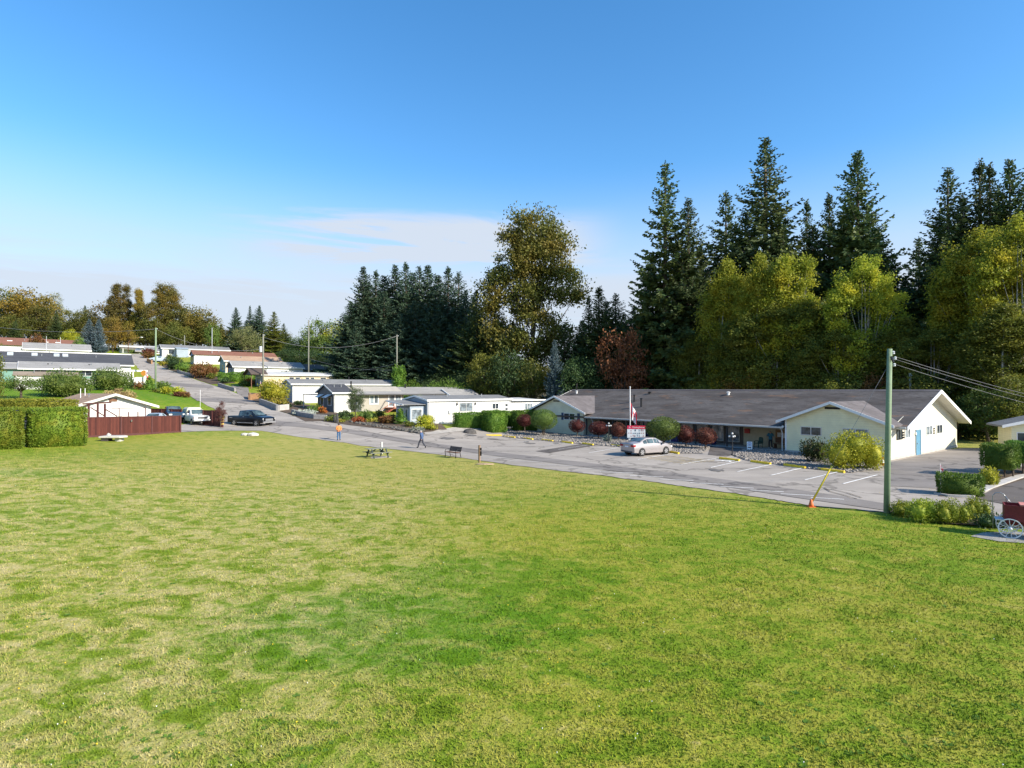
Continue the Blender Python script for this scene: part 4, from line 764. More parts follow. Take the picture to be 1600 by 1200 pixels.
plant('maple_tree', *RND[1], 11.5, 972, 96, 524, MAPL, BARK, 'red leaved maple behind the clubhouse roof', 'tree', None, .72); plant('maple_tree', *RND[0], 11.5, 1006, 99, 574, PURP, BARK, 'dim purple maple right of the red maple', 'tree', None, .8)
for px, D, top, lm, k, w, lb in [(762,104,555,OLIV,1,.9,'olive bushy tree below the dark firs'),(795,103,550,DARKL,0,1.0,'dark green bushy tree below the cottonwood'),(832,101,565,HILLL,0,.9,'broad olive thicket tree left of the blue spruce'),(905,98,560,DARKL,0,1.0,'dark thicket tree behind the sage gable'),(935,97,575,DARKL,1,1.0,'second dark thicket tree, nearer the red maple'),(1040,96,560,DARKL,1,1.0,'dark thicket tree behind the flagpole'),(715,108,590,DARKL,0,1.5,'low dark thicket under the dark spruce clump'),(672,112,594,DARKL,0,1.3,'low dark thicket beside the cedar column')]:
    plant('thicket_tree', *RND[k], 11.5, px, D, top, lm, BARK, lb, 'tree', None, w)
# the clump of dark spruces above the mobile homes
for px, D, top, k, w, lb in [(567,128,416,3,.9,'spruce at the left end of the clump with upswept boughs'),(587,130,421,1,.95,'spruce second from the left in the clump'),(617,132,413,3,.9,'third spruce from the left, before the tallest pair'),(634,128,408,1,.9,'tallest spruce of the clump'),(655,134,415,0,.9,'spruce just right of the tallest of the clump'),(668,128,414,3,1.05,'thick dark spruce in the middle of the clump'),(700,126,416,1,1.1,'fresher green spruce towards the right of the clump'),(716,128,424,0,1.0,'spruce second from the right of the clump'),(728,124,452,3,.8,'shorter spruce at the right end of the clump')]: fir_at(px, D, top, lb, k, CENT, w*1.3, FIRB, 'spruce_tree')
for px, D, top in [(600,134,430),(645,136,425),(684,134,430),(740,130,462),(575,134,440),(548,126,470),(600,125,455),(648,124,470),(685,123,480),(745,122,490),(556,122,510),(625,122,490)]: fir_at(px, D, top, 'lower dark spruce filling the clump above the homes', 3, 'lower spruces of the clump', 1.5, FIRB, 'spruce_tree')
# beyond the homes, middle left
for px, D, top, k, w, lb in [(368,215,480,3,1.0,'dark spruce on the skyline left of the willow'),(390,218,477,1,.9,'twin topped dark spruce on the skyline above the willow'),(405,214,477,3,1.15,'broad dark spruce on the skyline right of the willow'),(385,210,500,3,1.3,'low dark spruce behind the willow')]: fir_at(px, D, top, lb, k, 'spruces on the skyline above the brown roof', w*1.1, FIRB, 'spruce_tree')
fir_at(428,200,486,'grey green cedar with layered boughs on the skyline',2,None,1.5,OLIV,'cedar_tree'); fir_at(443,205,505,'small dark cedar right of the layered cedar',0,None,1.4,None,'cedar_tree')
plant('willow_tree', *RND[0], 11.5, 384, 176, 511, leafmat('willow_leaves', (.13,.15,.05), (.2,.21,.08), (.28,.26,.13), .28, .5), BARK, 'round pale green willow beyond the brown roofed home', 'tree', None, .95)
for px, D, top, lm, k, w, lb in [(505,170,503,GREENL,1,1.0,'leafy green tree behind the thin pole left of the spruce clump'),(525,172,507,GOLD,0,.8,'yellow green tree touching the spruce clump'),(478,178,520,GREENL,0,.9,'dull green tree on the skyline dip'),(460,182,530,DARKL,0,1.0,'low dark tree on the skyline dip'),(540,150,555,GOLD,1,.8,'small yellow shrub tree under the spruce clump'),(555,142,560,GREENL,0,.8,'small green tree under the spruce clump')]: plant('leafy_tree', *RND[k], 11.5, px, D, top, lm, BARK, lb, 'tree', None, w)
# autumn trees along the crest at the far left
for px, D, top, lm, pr, hp, w, lb in [
    (18,215,456,HILLL,RND[0],11.5,1.0,'olive round tree nearest the left edge on the crest'),(44,212,455,ORAN,RND[0],11.5,1.1,'big round orange brown tree on the crest at the left'),(60,205,480,HILLL,RND[1],11.5,1.1,'yellow green tree in front of the big round orange tree'),(14,195,492,HILLL,RND[0],11.5,1.0,'yellow green tree low at the left edge'),
    (87,220,461,GRYG,RND[2],11.5,.6,'thin half bare grey tree right of the round orange tree'),(112,215,487,HILLL,RND[1],11.5,1.0,'olive brown tree in the low part of the crest'),(135,214,486,HILLL,RND[0],11.5,1.0,'olive tree just left of the blue spruces'),(168,208,478,HILLB,RND[1],11.5,1.1,'brown green tree left of the tall narrow cottonwood'),
    (188,212,443,HILLB,POP[1],23.5,1.0,'tall narrow brown cottonwood on the crest'),(216,212,451,ORAN,POP[1],23.5,.7,'thin orange poplar between the two tall cottonwoods'),(258,206,442,HILLB,CTW,36,.95,'tall spreading olive cottonwood behind the first hill pole'),(292,208,481,HILLL,RND[0],11.5,1.1,'round olive tree right of the spreading cottonwood'),
    (314,206,484,HILLB,RND[0],11.5,1.0,'round brown green tree at the right end of the autumn wood'),(176,188,497,ORAN,RND[1],11.5,.8,'golden sapling beside the blue spruces'),(200,190,505,ORAN,RND[2],11.5,.9,'yellow sapling above the white flat roofed home'),(110,188,515,GOLD,RND[0],11.5,.8,'pale yellow bush tree above the rust red roof'),(235,200,500,HILLL,RND[1],11.5,1.0,'dim olive tree behind the street lamp'),(150,205,500,HILLB,RND[0],11.5,1.0,'brown tree behind the blue spruces'),(330,205,505,GREENL,RND[0],11.5,.7,'small green tree at the end of the crest'),(275,196,505,HILLL,RND[0],11.5,.9,'low olive tree above the pale hilltop home')]:
    plant('autumn_tree', *pr, hp, px, D, top, lm, BARK, lb, 'tree', HILLG, w)
for px, D, top, w, lb in [(88,200,486,1.0,'small dark fir in the middle of the autumn wood'),(132,222,477,.9,'dark fir tip above the olive trees'),(24,192,500,1.2,'blue green fir low in the autumn wood'),(345,212,505,1.0,'little dark fir at the right end of the crest')]: fir_at(px, D, top, lb, 3, HILLG, w)
for px, top, lb in [(139,499,'left blue spruce of the pair on the hill'),(154,500,'right blue spruce of the pair on the hill')]: plant('spruce_tree', *PSP, 14, px, 158, top, BSPR, BARK, lb, 'tree', 'blue spruces on the hill', .95)
# small trees below the teal home and the tree at the left edge
plant('fruit_tree', *SMALL, 3.4, 33, 75, 588, GREENL, BARK, 'small spreading fruit tree with a forked trunk on the bank', 'tree', None, 1.25); plant('fruit_tree', *SMALL, 3.4, 80, 86, 585, GREENL, BARK, 'fruit tree beside the white outbuilding', 'tree', None, .9)
plant('leafy_tree', *RND[2], 11.5, -12, 60, 535, OLIV, BARK, 'yellow green tree cut by the left edge', 'tree', None, .6)
JUNI = leafmat('juniper_sprays', (.14,.2,.02), (.28,.34,.03), (.42,.42,.04), .25, 2.2)
# ---------------------------------------------------------------- hedges and shrubs
_seed = [100]
def shrub(px, base, w, h, mt, label, lumps=None, leaf=None, name='shrub', D=None, group=None, dens=None, up=.35, deep=.9, cat='shrub'):
    p = G(px, base) if D is None else GD(px, D); k = p.y/FPX; W, Hh = w*k, h*k; _seed[0] += 1
    if D is not None: Hh = max(.3, (CAMH-(base-h-HY)/FPX*D)-p.z)
    r = random.Random(_seed[0]); lf = leaf or max(.1, .16*p.y/60)
    if lumps is None:
        lumps = [(0,0,Hh*.48,W*.46,W*.46*deep,Hh*.5)]+[(W*.24*math.cos(a), W*.24*math.sin(a)*deep, Hh*r.uniform(.35,.6), W*.28, W*.28, Hh*.36) for a in (r.random(), 2.1+r.random(), 4.2+r.random())]
    else: lumps = [(a*W, b*W, c*Hh, d*W, e*W, f*Hh) for a,b,c,d,e,f in lumps]
    o = link(name, bush_mesh(_seed[0], lumps, lf, dens or .95/lf**2, up), mt, None, p); return tag(o, label, cat, group)
CONE = [(0,0,.26,.5,.5,.3),(0,0,.5,.38,.38,.28),(0,0,.72,.24,.24,.22),(0,0,.9,.11,.11,.12)]; BALL = [(0,0,.5,.5,.5,.5)]; FLAT = [(-.25,0,.4,.27,.3,.5),(.05,.05,.45,.3,.3,.52),(.3,-.03,.38,.22,.28,.48)]
def standard(px, crown, base, mt, label, cat='shrub', deep=1.0, stems=1, group=None, name='standard_shrub', D=None):
    """clipped ball on a bare stem; crown = (x0,x1,y0,y1) in pixels"""
    p = G(px, base) if D is None else GD(px, D); k = p.y/FPX; W = (crown[1]-crown[0])*k; z0, z1 = [CAMH-(y-HY)*k-p.z for y in (crown[3], crown[2])]; _seed[0] += 1
    r = thing(name, p, 0, label, cat, group); zc = (z0+z1)/2; dx = ((crown[0]+crown[1])/2-px)*k
    link('crown', bush_mesh(_seed[0], [(dx,0,zc,W/2,W/2*deep,(z1-z0)/2)], .1, 170, .2, .74, .3), mt, r); m = MB()
    for s in range(stems): m.tube([(.25*(s-(stems-1)/2),0,-.1),(.12*(s-(stems-1)/2)+dx*.5,.03*s,z0*.6),(dx+.3*(s-(stems-1)/2),0,zc)], [.07,.06,.04], 7)
    m.build('trunk', BARK, r, True); return r
RED = 'clipped red ball shrubs along the clubhouse'
standard(820, (808,831,648,666), 676, PURP, 'dark red standard shrub at the far end beside the cedar hedge block', group=RED); standard(849, (829,870,640,671), 681, GREENL, 'large round green shrub with a short trunk at the shuttered window', stems=3)
standard(902, (889,914,656,675), 682.5, PURP, 'round red ball shrub on a bare stem under the sage gable', group=RED); standard(935, (920,950,659,679), 686, PURP, 'wide flat red shrub left of the far lamp post', group=RED)
standard(967, (955,977,661,682), 688, PURP, 'red shrub between the far lamp post and the flagpole', group=RED); standard(1036, (1011,1061,652,687), 699, GREENL, 'large round green shrub behind the silver car', stems=3)
standard(1072, (1059,1084,666,692), 699, PURP, 'red shrub just right of the large green shrub by the car', group=RED); standard(1102, (1086,1119,669,694), 702, PURP, 'red orange topped shrub nearest the porch entrance', group=RED)
shrub(1333, 733, 90, 58, GOLD, 'big mounded gold green shrub in front of the clubhouse wing', FLAT+[(0,0,.62,.3,.3,.4)], .12); shrub(1274, 722, 46, 39, RHOD, 'dark rhododendron with faded flower heads beside the gold green shrub', None, .16, deep=.8); shrub(949, 691, 14, 12, GRYG, 'small grey green shrub at the foot of the far lamp post')
for px, b, w, h, lb in [(1416,806,50,24,'low gold green juniper right of the tall green pole'),(1450,815,64,37,'largest gold green juniper mound on the field edge'),(1487,818,52,38,'gold green juniper mound in the middle of the row'),(1526,812,40,36,'pointed gold green juniper mound left of the wagon')]: shrub(px, b, w, h, JUNI, lb, FLAT+[(-.1,.1,.5,.25,.25,.5)], .065, 'juniper', group='junipers along the field edge', up=.15)
shrub(1552, 824, 56, 22, DARKL, 'dark spreading juniper behind the white wagon wheel', FLAT, .1, 'juniper')
shrub(1545, 760, 27, 32, GOLD, 'yellow green shrub between the low box hedge and the clipped trees')
def hedge(o, rz, lx, ly, lz, mt, label, leaf=.13, dens=None, name='hedge', group=None, cat='hedge'):
    _seed[0] += 1; h = link(name, hedge_mesh(_seed[0], lx, ly, lz, leaf, dens or 2.2/leaf**2), mt, None, o, rz); return tag(h, label, cat, group)
URT = math.atan2(UY, UX)
def hz(px, py, D): return CAMH-(py-HY)/FPX*D
# left field edge
a = G(137, 697); b = G(48, 700); d = (a-b); hedge(b, math.atan2(d.y, d.x), d.length, 2.6, 2.95, CEDAR, 'tall clipped cedar hedge block beside the red fence', .11)
a = G(33, 702); b = G(-60, 704); d = (a-b); hedge(b, math.atan2(d.y, d.x), d.length, 2.6, 2.9, CEDAR, 'tall clipped cedar hedge block at the left edge of the picture', .11)
p = GD(-20, 56); hedge(p, .12, 7.2, 1.6, hz(50, 624.5, 57)-p.z, leafmat('yellow_cedar_leaves', (.14,.16,.02), (.24,.22,.03), None, .25, 1), 'yellow topped hedge seen just above the cedar blocks', .13)
# white home hedges
a = G(717, 669.5); hedge(a, VROT, 10.5, 1.5, hz(717, 646, a.y)-a.z, CEDARG, 'long clipped green hedge below the white home', .13); a = G(770, 677); hedge(a, VROT+.12, 2.6, 2.2, hz(770, 643, a.y)-a.z, CEDARG, 'dark fronted square hedge block beside the first yellow wheel stop', .13); a = GD(808, 76); hedge(a, VROT, 5, 1.3, hz(808, 642, 76)-a.z, CEDARG, 'short green hedge between the square block and the sage gable', .13)
# right island
a = G(1467, 774); hedge(a, math.atan2(-.5, .87), 56*a.y/FPX, 1.3, 33*a.y/FPX, CEDARG, 'low clipped box hedge on the kerbed island with a small flag', .09)
def pleached(px, base, y0, y1, lx, ly, rz, label, n):
    p = G(px, base); k = p.y/FPX; z0, z1 = CAMH-(y1-HY)*k-p.z, CAMH-(y0-HY)*k-p.z; r = thing('clipped_tree', p, rz, label, 'hedge tree', 'clipped hedge trees on the island'); _seed[0] += 1
    c = link('crown', hedge_mesh(_seed[0], lx, ly, z1-z0, .1, 240), CEDARG, r, (0,0,z0)); 
    for i in range(n): MB().tube([(lx*(.15+.7*i/max(1,n-1)),ly*.5,-.1),(lx*(.15+.7*i/max(1,n-1)),ly*.5,z0+.2)], .06, 6).build('trunk', BARK, r)
pleached(1530, 745, 694, 729, 1.75, 1.7, HROT, 'square headed hedge tree with a dark front on bare stems', 4); pleached(1568, 741, 690, 720, 1.6, 1.7, HROT, 'hedge tree next to the square headed one, nearer the right edge', 3); pleached(1604, 740, 688, 722, 1.7, 1.7, HROT, 'hedge tree cut by the right edge of the picture', 3)
for px, D, h, w in [(1508,66,52,55),(1545,64,50,60),(1590,66,54,60)]: shrub(px, 690, w, h, DARKL, 'dark laurel thicket behind the clipped hedge trees', None, .25, 'laurel', D, 'laurels behind the driveway')
# gardens up the hill road, right side
for px, b, w, h, m_, lb, ls, D in [
    (427,634,46,42,GOLD,'big gold green bush at the corner of the white grey roofed home',None,94),(436,634,30,13,YFLOW,'yellow flowered bush at the foot of the big gold green bush',FLAT,90),(382,612,18,16,GREENL,'green shrub beside the dark porch of the cream home',None,114),(388,600,14,8,REDF,'red leaved shrub under the cream home porch',None,115),
    (317,588,42,21,RUSSET,'russet bush with green edges left of the charcoal gable',None,126),(287,578,26,11,CEDARG,'low oval clipped bush on the upper road',BALL,134),(272,574,24,16,DARKL,'dark round bush behind the oval clipped bush',None,140),(277,567,14,10,OLIV,'olive bush beside the pale blue awning',None,143),(254,573,11,7,YFLOW,'small yellow bush on the upper road verge',None,146),(269,575,10,5,YFLOW,'low orange yellow flower clump right of the small yellow bush',FLAT,141),
    (231,563,20,13,RUSSET,'russet shrub at the corner near the crest',None,160),(233,556,20,10,PURP,'dark purple shrub below the sky blue house',None,168),(209,558,12,9,GREENL,'green shrub at the foot of the street lamp',None,172),
    (593,661,12,20,OLIV,'climbing olive shrub on the stair of the red deck',None,77),(572,659,26,18,GREENL,'leafy green garden plants with pale flowers in front of the beige wall',FLAT,76),(560,661,20,9,REDF,'orange red flower clump in the rock garden',FLAT,73.5),(585,662,26,7,YFLOW,'yellow flower clump in the rock garden',FLAT,74),(604,666,26,16,RUSSET,'brown red shrub in the rock garden left of the green cone',None,72.5),(532,663,14,7,YFLOW,'orange yellow flowers beside the upright stones',FLAT,73),(519,662,22,13,OLIV,'olive ground plants at the end of the rock garden',FLAT,74),(537,653,18,11,DARKL,'dark low shrub in front of the white wall',None,78),
    (626,667,20,27,CEDARG,'pointed green cone shrub left of the french doors',CONE,72),(665,673,31,25,GOLD,'round gold shrub at the corner of the white home',None,71),(666,675,34,12,GOLD,'spreading gold ground shrub below the round gold shrub',FLAT,69.5),(652,677,22,9,GRYG,'pale grey green cushion plant at the road edge',FLAT,68),
    (476,647,34,7,WHITF,'white flowers spilling over the grey planter wall',FLAT,80),(487,643,14,10,GREENL,'green plants behind the white flowers',None,82),(504,645,12,9,REDF,'orange red flower pots against the dark grey wall',None,84),
    (566,658,10,11,GREENL,'small green shrub between the flower clumps',None,76),(850,608,0.1,.1,GREENL,'',None,0)]:
    if D: shrub(px, b, w, h, m_, lb, ls, None, D=D)
plant('yew_tree', *RND[1], 11.5, 556, 79, 607, leafmat('juniper_leaves', (.05,.085,.03), (.09,.13,.05), (.12,.16,.07), .2, .6), BARK, 'feathery green conifer in front of the beige home', 'tree', None, .75)
p = GD(623, 112); hh = hz(623,569,112)-p.z; o = link('cedar_column', bush_mesh(77, [(0,0,hh*.3,1.3,1.3,hh*.34),(0,0,hh*.55,1.25,1.25,hh*.34),(.5,0,hh*.78,.75,.75,hh*.2),(-.5,0,hh*.8,.7,.7,hh*.2)], .25, 22), CEDARG, None, p); tag(o, 'tall green cedar column at the foot of the thin pole', 'tree')
for px, b, w, h, D, lb in [(699,603,76,11,104,'wide clipped green mound under the dark spruces'),(645,600,30,8,108,'small clipped mound beside the cedar column')]: shrub(px, b, w, h, CEDARG, lb, FLAT, .25, D=D)
hedgeG = 'clipped hedges before the charcoal gable'
p = GD(343, 120); hedge(p, VROT, 2.2, 1.2, hz(343,583,120)-p.z, CEDARG, 'dark sided clipped hedge under the charcoal gable window', .2, group=hedgeG); p = GD(361, 119); hedge(p, VROT, 2.4, 1.3, hz(361,582,119)-p.z, CEDARG, 'bright green clipped hedge right of the charcoal gable', .2, group=hedgeG); p = GD(379, 120); hedge(p, VROT, 3.2, 1.3, hz(379,581,120)-p.z, CEDARG, 'clipped hedge against the white wall by the dark porch', .2, group=hedgeG)
# left of the hill road
for px, b, w, h, m_, lb, ls, D in [(100,624,78,46,GREENL,'large grey green thicket below the teal home',None,80),(172,609,62,34,GREENL,'second large thicket right of the first, by the carport',None,93),(118,608,26,22,GREENL,'round thicket top joining the two thickets',None,88),
    (172,622,20,12,TANG,'straw coloured ornamental grass left of the cottage ridge',None,78),(186,621,20,14,TANG,'straw coloured ornamental grass behind the cottage ridge',None,79),(201,624,20,14,TANG,'straw coloured ornamental grass right of the cottage ridge',None,80),
    (233,613,17,22,CEDARG,'green cone shrub beside the first hill pole',CONE,100),(218,611,15,14,RUSSET,'round russet shrub below the carport',BALL,99),(205,604,12,10,DARKL,'dark shrub under the carport corner',None,100),(256,607,18,11,GREENL,'green shrub right of the first hill pole',None,104),(259,616,15,11,GOLD,'gold green ball shrub on the road bank',None,96),(279,616,18,11,GOLD,'second gold green ball shrub nearer the road',None,95),(278,620,16,7,PURP,'dark red ground shrub below the second ball shrub',FLAT,93),(289,622,15,9,RUSSET,'russet shrub where the bank meets the road',None,92),(244,614,14,6,OLIV,'olive ground shrub between the cone and the ball',FLAT,97),(57,530,24,10,RUSSET,'olive russet bush in front of the rust red roof',None,140),(122,537,20,11,GREENL,'green bush at the end of the rust red roof',None,142)]: shrub(px, b, w, h, m_, lb, ls, None, D=D)
plant('bare_tree', *RND[2], 11.5, 345, 67, 629, leafmat('plum_leaves', (.12,.045,.04), (.18,.08,.06), None, .3), BARK, 'thin purple sapling at the tail of the black pickup', 'tree', None, .75)
# more of what fills the picture between the homes and under the woods
for px, D, top, k, w in [(5,222,500,0,1.2),(30,224,500,1,1.2),(72,222,502,0,1.3),(100,222,500,0,1.3),(125,224,503,1,1.3),(150,222,500,0,1.2),(180,220,500,0,1.3),(205,222,500,1,1.3),(230,218,502,0,1.3),(250,220,500,0,1.3),(285,218,502,1,1.3),(310,216,505,0,1.2),(345,220,512,0,1.1),(425,222,520,0,1.2),(445,218,522,1,1.2)]:
    plant('thicket_tree', *RND[k], 11.5, px, D, top, HILLL if k else HILLB, BARK, 'low olive thicket at the foot of the autumn wood', 'tree', 'thickets at the foot of the autumn wood', w)
for px, D, top, w in [(450,165,545,1.5),(470,160,550,1.5),(492,158,548,1.5),(515,155,552,1.4),(538,150,556,1.4),(560,138,562,1.4),(580,132,570,1.4),(600,126,575,1.4),(605,122,580,1.2),(655,118,585,1.4),(690,116,582,1.4),(725,114,580,1.4),(750,110,580,1.3)]:
    plant('thicket_tree', *RND[rnd.randrange(2)], 11.5, px, D, top, DARKL, BARK, 'dark thicket along the foot of the spruce clump', 'tree', 'dark thickets below the spruces', w)
for px, b, w, h, m_, lb, D in [(466,636,16,9,DARKL,'dark shrub under the deck of the grey roofed white home',96),(448,640,14,9,DARKL,'dark shrub between the block wall and the planter wall',90),(497,640,10,8,OLIV,'olive shrub behind the white flowers',87),(540,660,12,8,GREENL,'small green plant left of the yew',75),(548,657,10,10,DARKL,'dark plant at the foot of the yew',77),(580,655,12,9,DARKL,'dark plant beneath the beige window',80),(612,660,14,12,DARKL,'dark shrub behind the brown red shrub',75),(640,668,14,9,OLIV,'olive plant between the green cone and the gold shrub',70.5),(396,604,12,10,OLIV,'olive shrub left of the cream home porch',117),(352,600,16,8,DARKL,'dark ground shrub below the left clipped hedge',118),(330,592,12,8,OLIV,'olive shrub right of the russet bush',124),(303,582,14,9,GREENL,'green shrub above the oval clipped bush',134),(420,612,14,12,OLIV,'olive shrub behind the gold green bush',104),(243,566,10,9,DARKL,'dark shrub at the corner of the pale hilltop home',158),(264,562,12,8,GREENL,'green shrub below the pale hilltop window',150),(430,566,20,8,OLIV,'olive shrub beyond the tan roof',150),(450,568,22,8,GREENL,'green shrub behind the white home with the charcoal gable',146)]:
    shrub(px, b, w, h, m_, lb, None, None, D=D)
p = GD(41, 50.5); o = MB().box(-1.1,1.1,0,.1,-.3,hz(41,640,50.5)-p.z).build('board_gate', mat('shaded_boards', (.06,.06,.075), .7, .15, 5), None, loc=p, rz=.05); tag(o, 'shade darkened boarded gate in the gap between the two cedar blocks', 'gate')  # stands for a shadowed fence; the shade is put into the board colour
# ---------------------------------------------------------------- wheel stops and rock garden
YEL = mat('yellow_concrete', (.8,.54,.035), .75, .2, 6, bump=.3)
stops = [(762,680.5,782,682,'beside the square hedge block, farthest of the row'),(786,682.5,806,685,'second from the square hedge block'),(815,685,836,688,'left of the large green standard shrub'),(844,688,867,690.5,'in front of the sage gable'),(873.5,691,899,694,'below the round red ball shrub'),(905,693.5,932,697,'where the dark trench patch ends'),(956,697,976,699,'half hidden behind the silver car'),(1037,706,1064,710.5,'ahead of the silver car'),(1121,717,1158,721.5,'at the painted wheelchair bay'),(1168,721.5,1209,727.5,'below the white arrow sign'),(1220,727,1263,733.5,'below the dark rhododendron'),(1275,734,1322,740,'crossed by the yellow guy guard')]
sm = None
for x0, y0, x1, y1, lb in stops:
    a, b = G(x0, y0), G(x1, y1); c = (a+b)/2
    if sm is None: sm = MB().prism([(-.09,-.02),(.09,-.02),(.075,.11),(.04,.14),(-.04,.14),(-.075,.11)], 'x', -.92, .92).mesh('wheel_stop')
    o = link('wheel_stop', sm, YEL, None, Vector((c.x, c.y, tz(c.x,c.y)+.05)), math.atan2(b.y-a.y, b.x-a.x)); tag(o, 'yellow concrete wheel stop '+lb, 'wheel stop', 'yellow wheel stops along the clubhouse')
BED = mat('stone_bed', (.22,.2,.18), .95, .4, 6, bump=.8)
bedL_near = [(784,683),(830,687),(875,691.5),(930,696),(960,698.5)]; bedL_far = [(800,671),(846,675),(890,680),(925,683),(960,686)]
bedM_near = [(960,698.5),(1030,705),(1062,709),(1097,709)]; bedM_far = [(960,686),(1030,690.5),(1080,695),(1112,697)]
bedR_near = [(1144,712),(1165,720),(1215,726.5),(1270,734),(1330,739.5),(1372,733)]; bedR_far = [(1166,701),(1195,703.5),(1230,706.5),(1290,711),(1350,717.5),(1386,722)]
beds = [(bedL_near,bedL_far),(bedM_near,bedM_far),(bedR_near,bedR_far)]
for a, b in beds: sheet('stone_bed', BED, a, b, .062, 4)
STONE = NT('river_stone'); _g = STONE.n('ShaderNodeNewGeometry'); _c = STONE.mix(_g.outputs['Random Per Island'], (.13,.12,.11), (.36,.33,.3)); STONE = STONE.end(STONE.bsdf(_c, .8, 0, .25))
DSTONE = mat('dark_garden_stone', (.1,.095,.085), .9, .5, 2, bump=.4)
def stones(beds, n, s0, s1, seed, label, edge=.0, mt=None):
    r = random.Random(seed); m = MB(); Zt = lambda p: p.z
    for a, b in beds:
        A = [G(*q) for q in a]; B = [G(*q) for q in b]
        for i in range(n):
            j = r.randrange(len(A)-1); u = r.random(); v = r.random()**(1+edge); p = A[j].lerp(A[j+1], u).lerp(B[j].lerp(B[j+1], u), v)
            s = r.uniform(s0, s1)*(1.3 if v < .18 else 1); m.ball((p.x, p.y, Zt(p)+.06+s*.3), s, 5, 3, (r.uniform(.8,1.4), r.uniform(.7,1.2), .65), .2, r)
    o = link('stones', m.mesh('stones', False, False), mt or STONE); o.data.polygons.foreach_set('use_smooth', [True]*len(o.data.polygons)); tag(o, label, None, None, 'stuff')
stones(beds, 2600, .03, .085, 5, 'pale rounded river stones covering the beds along the clubhouse')
stones([([(548,661),(580,667),(612,671),(640,676),(662,679)],[(550,658),(582,663.5),(614,667),(641,672),(660,675)])], 240, .08, .2, 6, 'dark rough stones edging the rock garden by the road', mt=DSTONE)
sheet('garden_bed', SOIL, [(505,659),(548,665),(600,671),(650,677),(700,673)], [(512,650),(555,654),(600,657),(640,662),(690,663)], .07, 5)
sheet('garden_bed', SOIL, [(1384,801),(1420,809),(1470,819),(1530,823),(1600,826)], [(1396,797),(1430,800),(1490,806),(1540,809),(1600,812)], .06, 4)
sheet('garden_bed', SOIL, [(1466,776),(1500,776),(1522,777),(1560,762),(1600,750)], [(1472,768),(1500,760),(1524,748),(1550,738),(1600,730)], .06, 4)
# ---------------------------------------------------------------- kerbs and retaining walls
def wall(pts, h, th, mt, name, label, cat='retaining wall', z0=-.4):
    P = [p if isinstance(p, Vector) else G(*p) for p in pts]; m = MB()
    for a, b in zip(P[:-1], P[1:]):
        d = (b-a); d.z = 0; n = Vector((-d.y, d.x, 0)).normalized()*th
        q = [a, b, b+n, a+n]; m.add([(p.x,p.y,p.z+z0) for p in q]+[(q[k].x,q[k].y,(P[0].z if False else q[k].z)+h) for k in range(4)], [(0,3,2,1),(4,5,6,7),(0,1,5,4),(1,2,6,5),(2,3,7,6),(3,0,4,7)])
    return tag(m.build(name, mt), label, cat)
wall([(1458,773),(1480,776.5),(1519,778.5)], .13, .15, CONC, 'kerb', 'concrete kerb along the front of the box hedge island', 'kerb'); wall([(1521,778.5),(1552,764),(1600,747),(1640,741)], .13, .5, CONC, 'kerb', 'broad concrete kerb along the side driveway', 'kerb')
STN = mat('grey_block', (.26,.25,.24), .9, .3, 3, bump=.5); TIMB = mat('timber_sleepers', (.3,.17,.08), .8, .3, 4, bump=.4)
wall([(405,631.5),(420,637),(434,642.5)], .85, .3, STN, 'retaining_wall', 'shade darkened block retaining wall below the gold green bush'); wall([(434,642.5),(452,640.5)], .85, .3, CONC, 'retaining_wall', 'pale return of the block wall facing the sun')  # one wall: shaded face coloured darker, sunlit return coloured paler
wall([(455,646.5),(470,651.5),(490,655),(510,656)], .62, .35, STN, 'planter_wall', 'curved grey planter wall with white flowers', 'planter wall'); wall([(388,622),(391,625.5),(408,622)], .95, .3, TIMB, 'planter_box', 'orange brown timber planter box below the cream home', 'planter')
wall([(340,604),(352,608),(366,612)], .7, .3, STN, 'retaining_wall', 'grey stone wall below the charcoal gable'); wall([(276,582),(283,584.5),(297,588)], .6, .3, STN, 'retaining_wall', 'low stone wall under the oval clipped bush'); wall([(229,566),(236,569)], 1.0, .3, TIMB, 'retaining_wall', 'brown timber wall under the russet shrub near the crest')
for px, b, h, lb in [(527,661,16,'taller of two upright dark standing stones in the rock garden'),(523,660,11,'shorter of two upright dark standing stones in the rock garden')]:
    p = G(px, b); k = p.y/FPX; o = MB().lathe([(.18,-.1),(.2,.2),(.14,h*k*.7),(.05,h*k)], n=6).build('standing_stone', mat('dark_stone', (.06,.06,.06), .9, .3)); o.location = p; tag(o, lb, 'stone')
p = G(734, 677); o = MB().ball((0,0,0), 1, 18, 8, (.85,.7,.55), .1, random.Random(4)).build('soil_heap', mat('dark_heap', (.075,.07,.065), .95, .4, 5, bump=.8), None, True, loc=p); tag(o, 'mound of dark soil on the gravel by the long green hedge', 'soil heap')
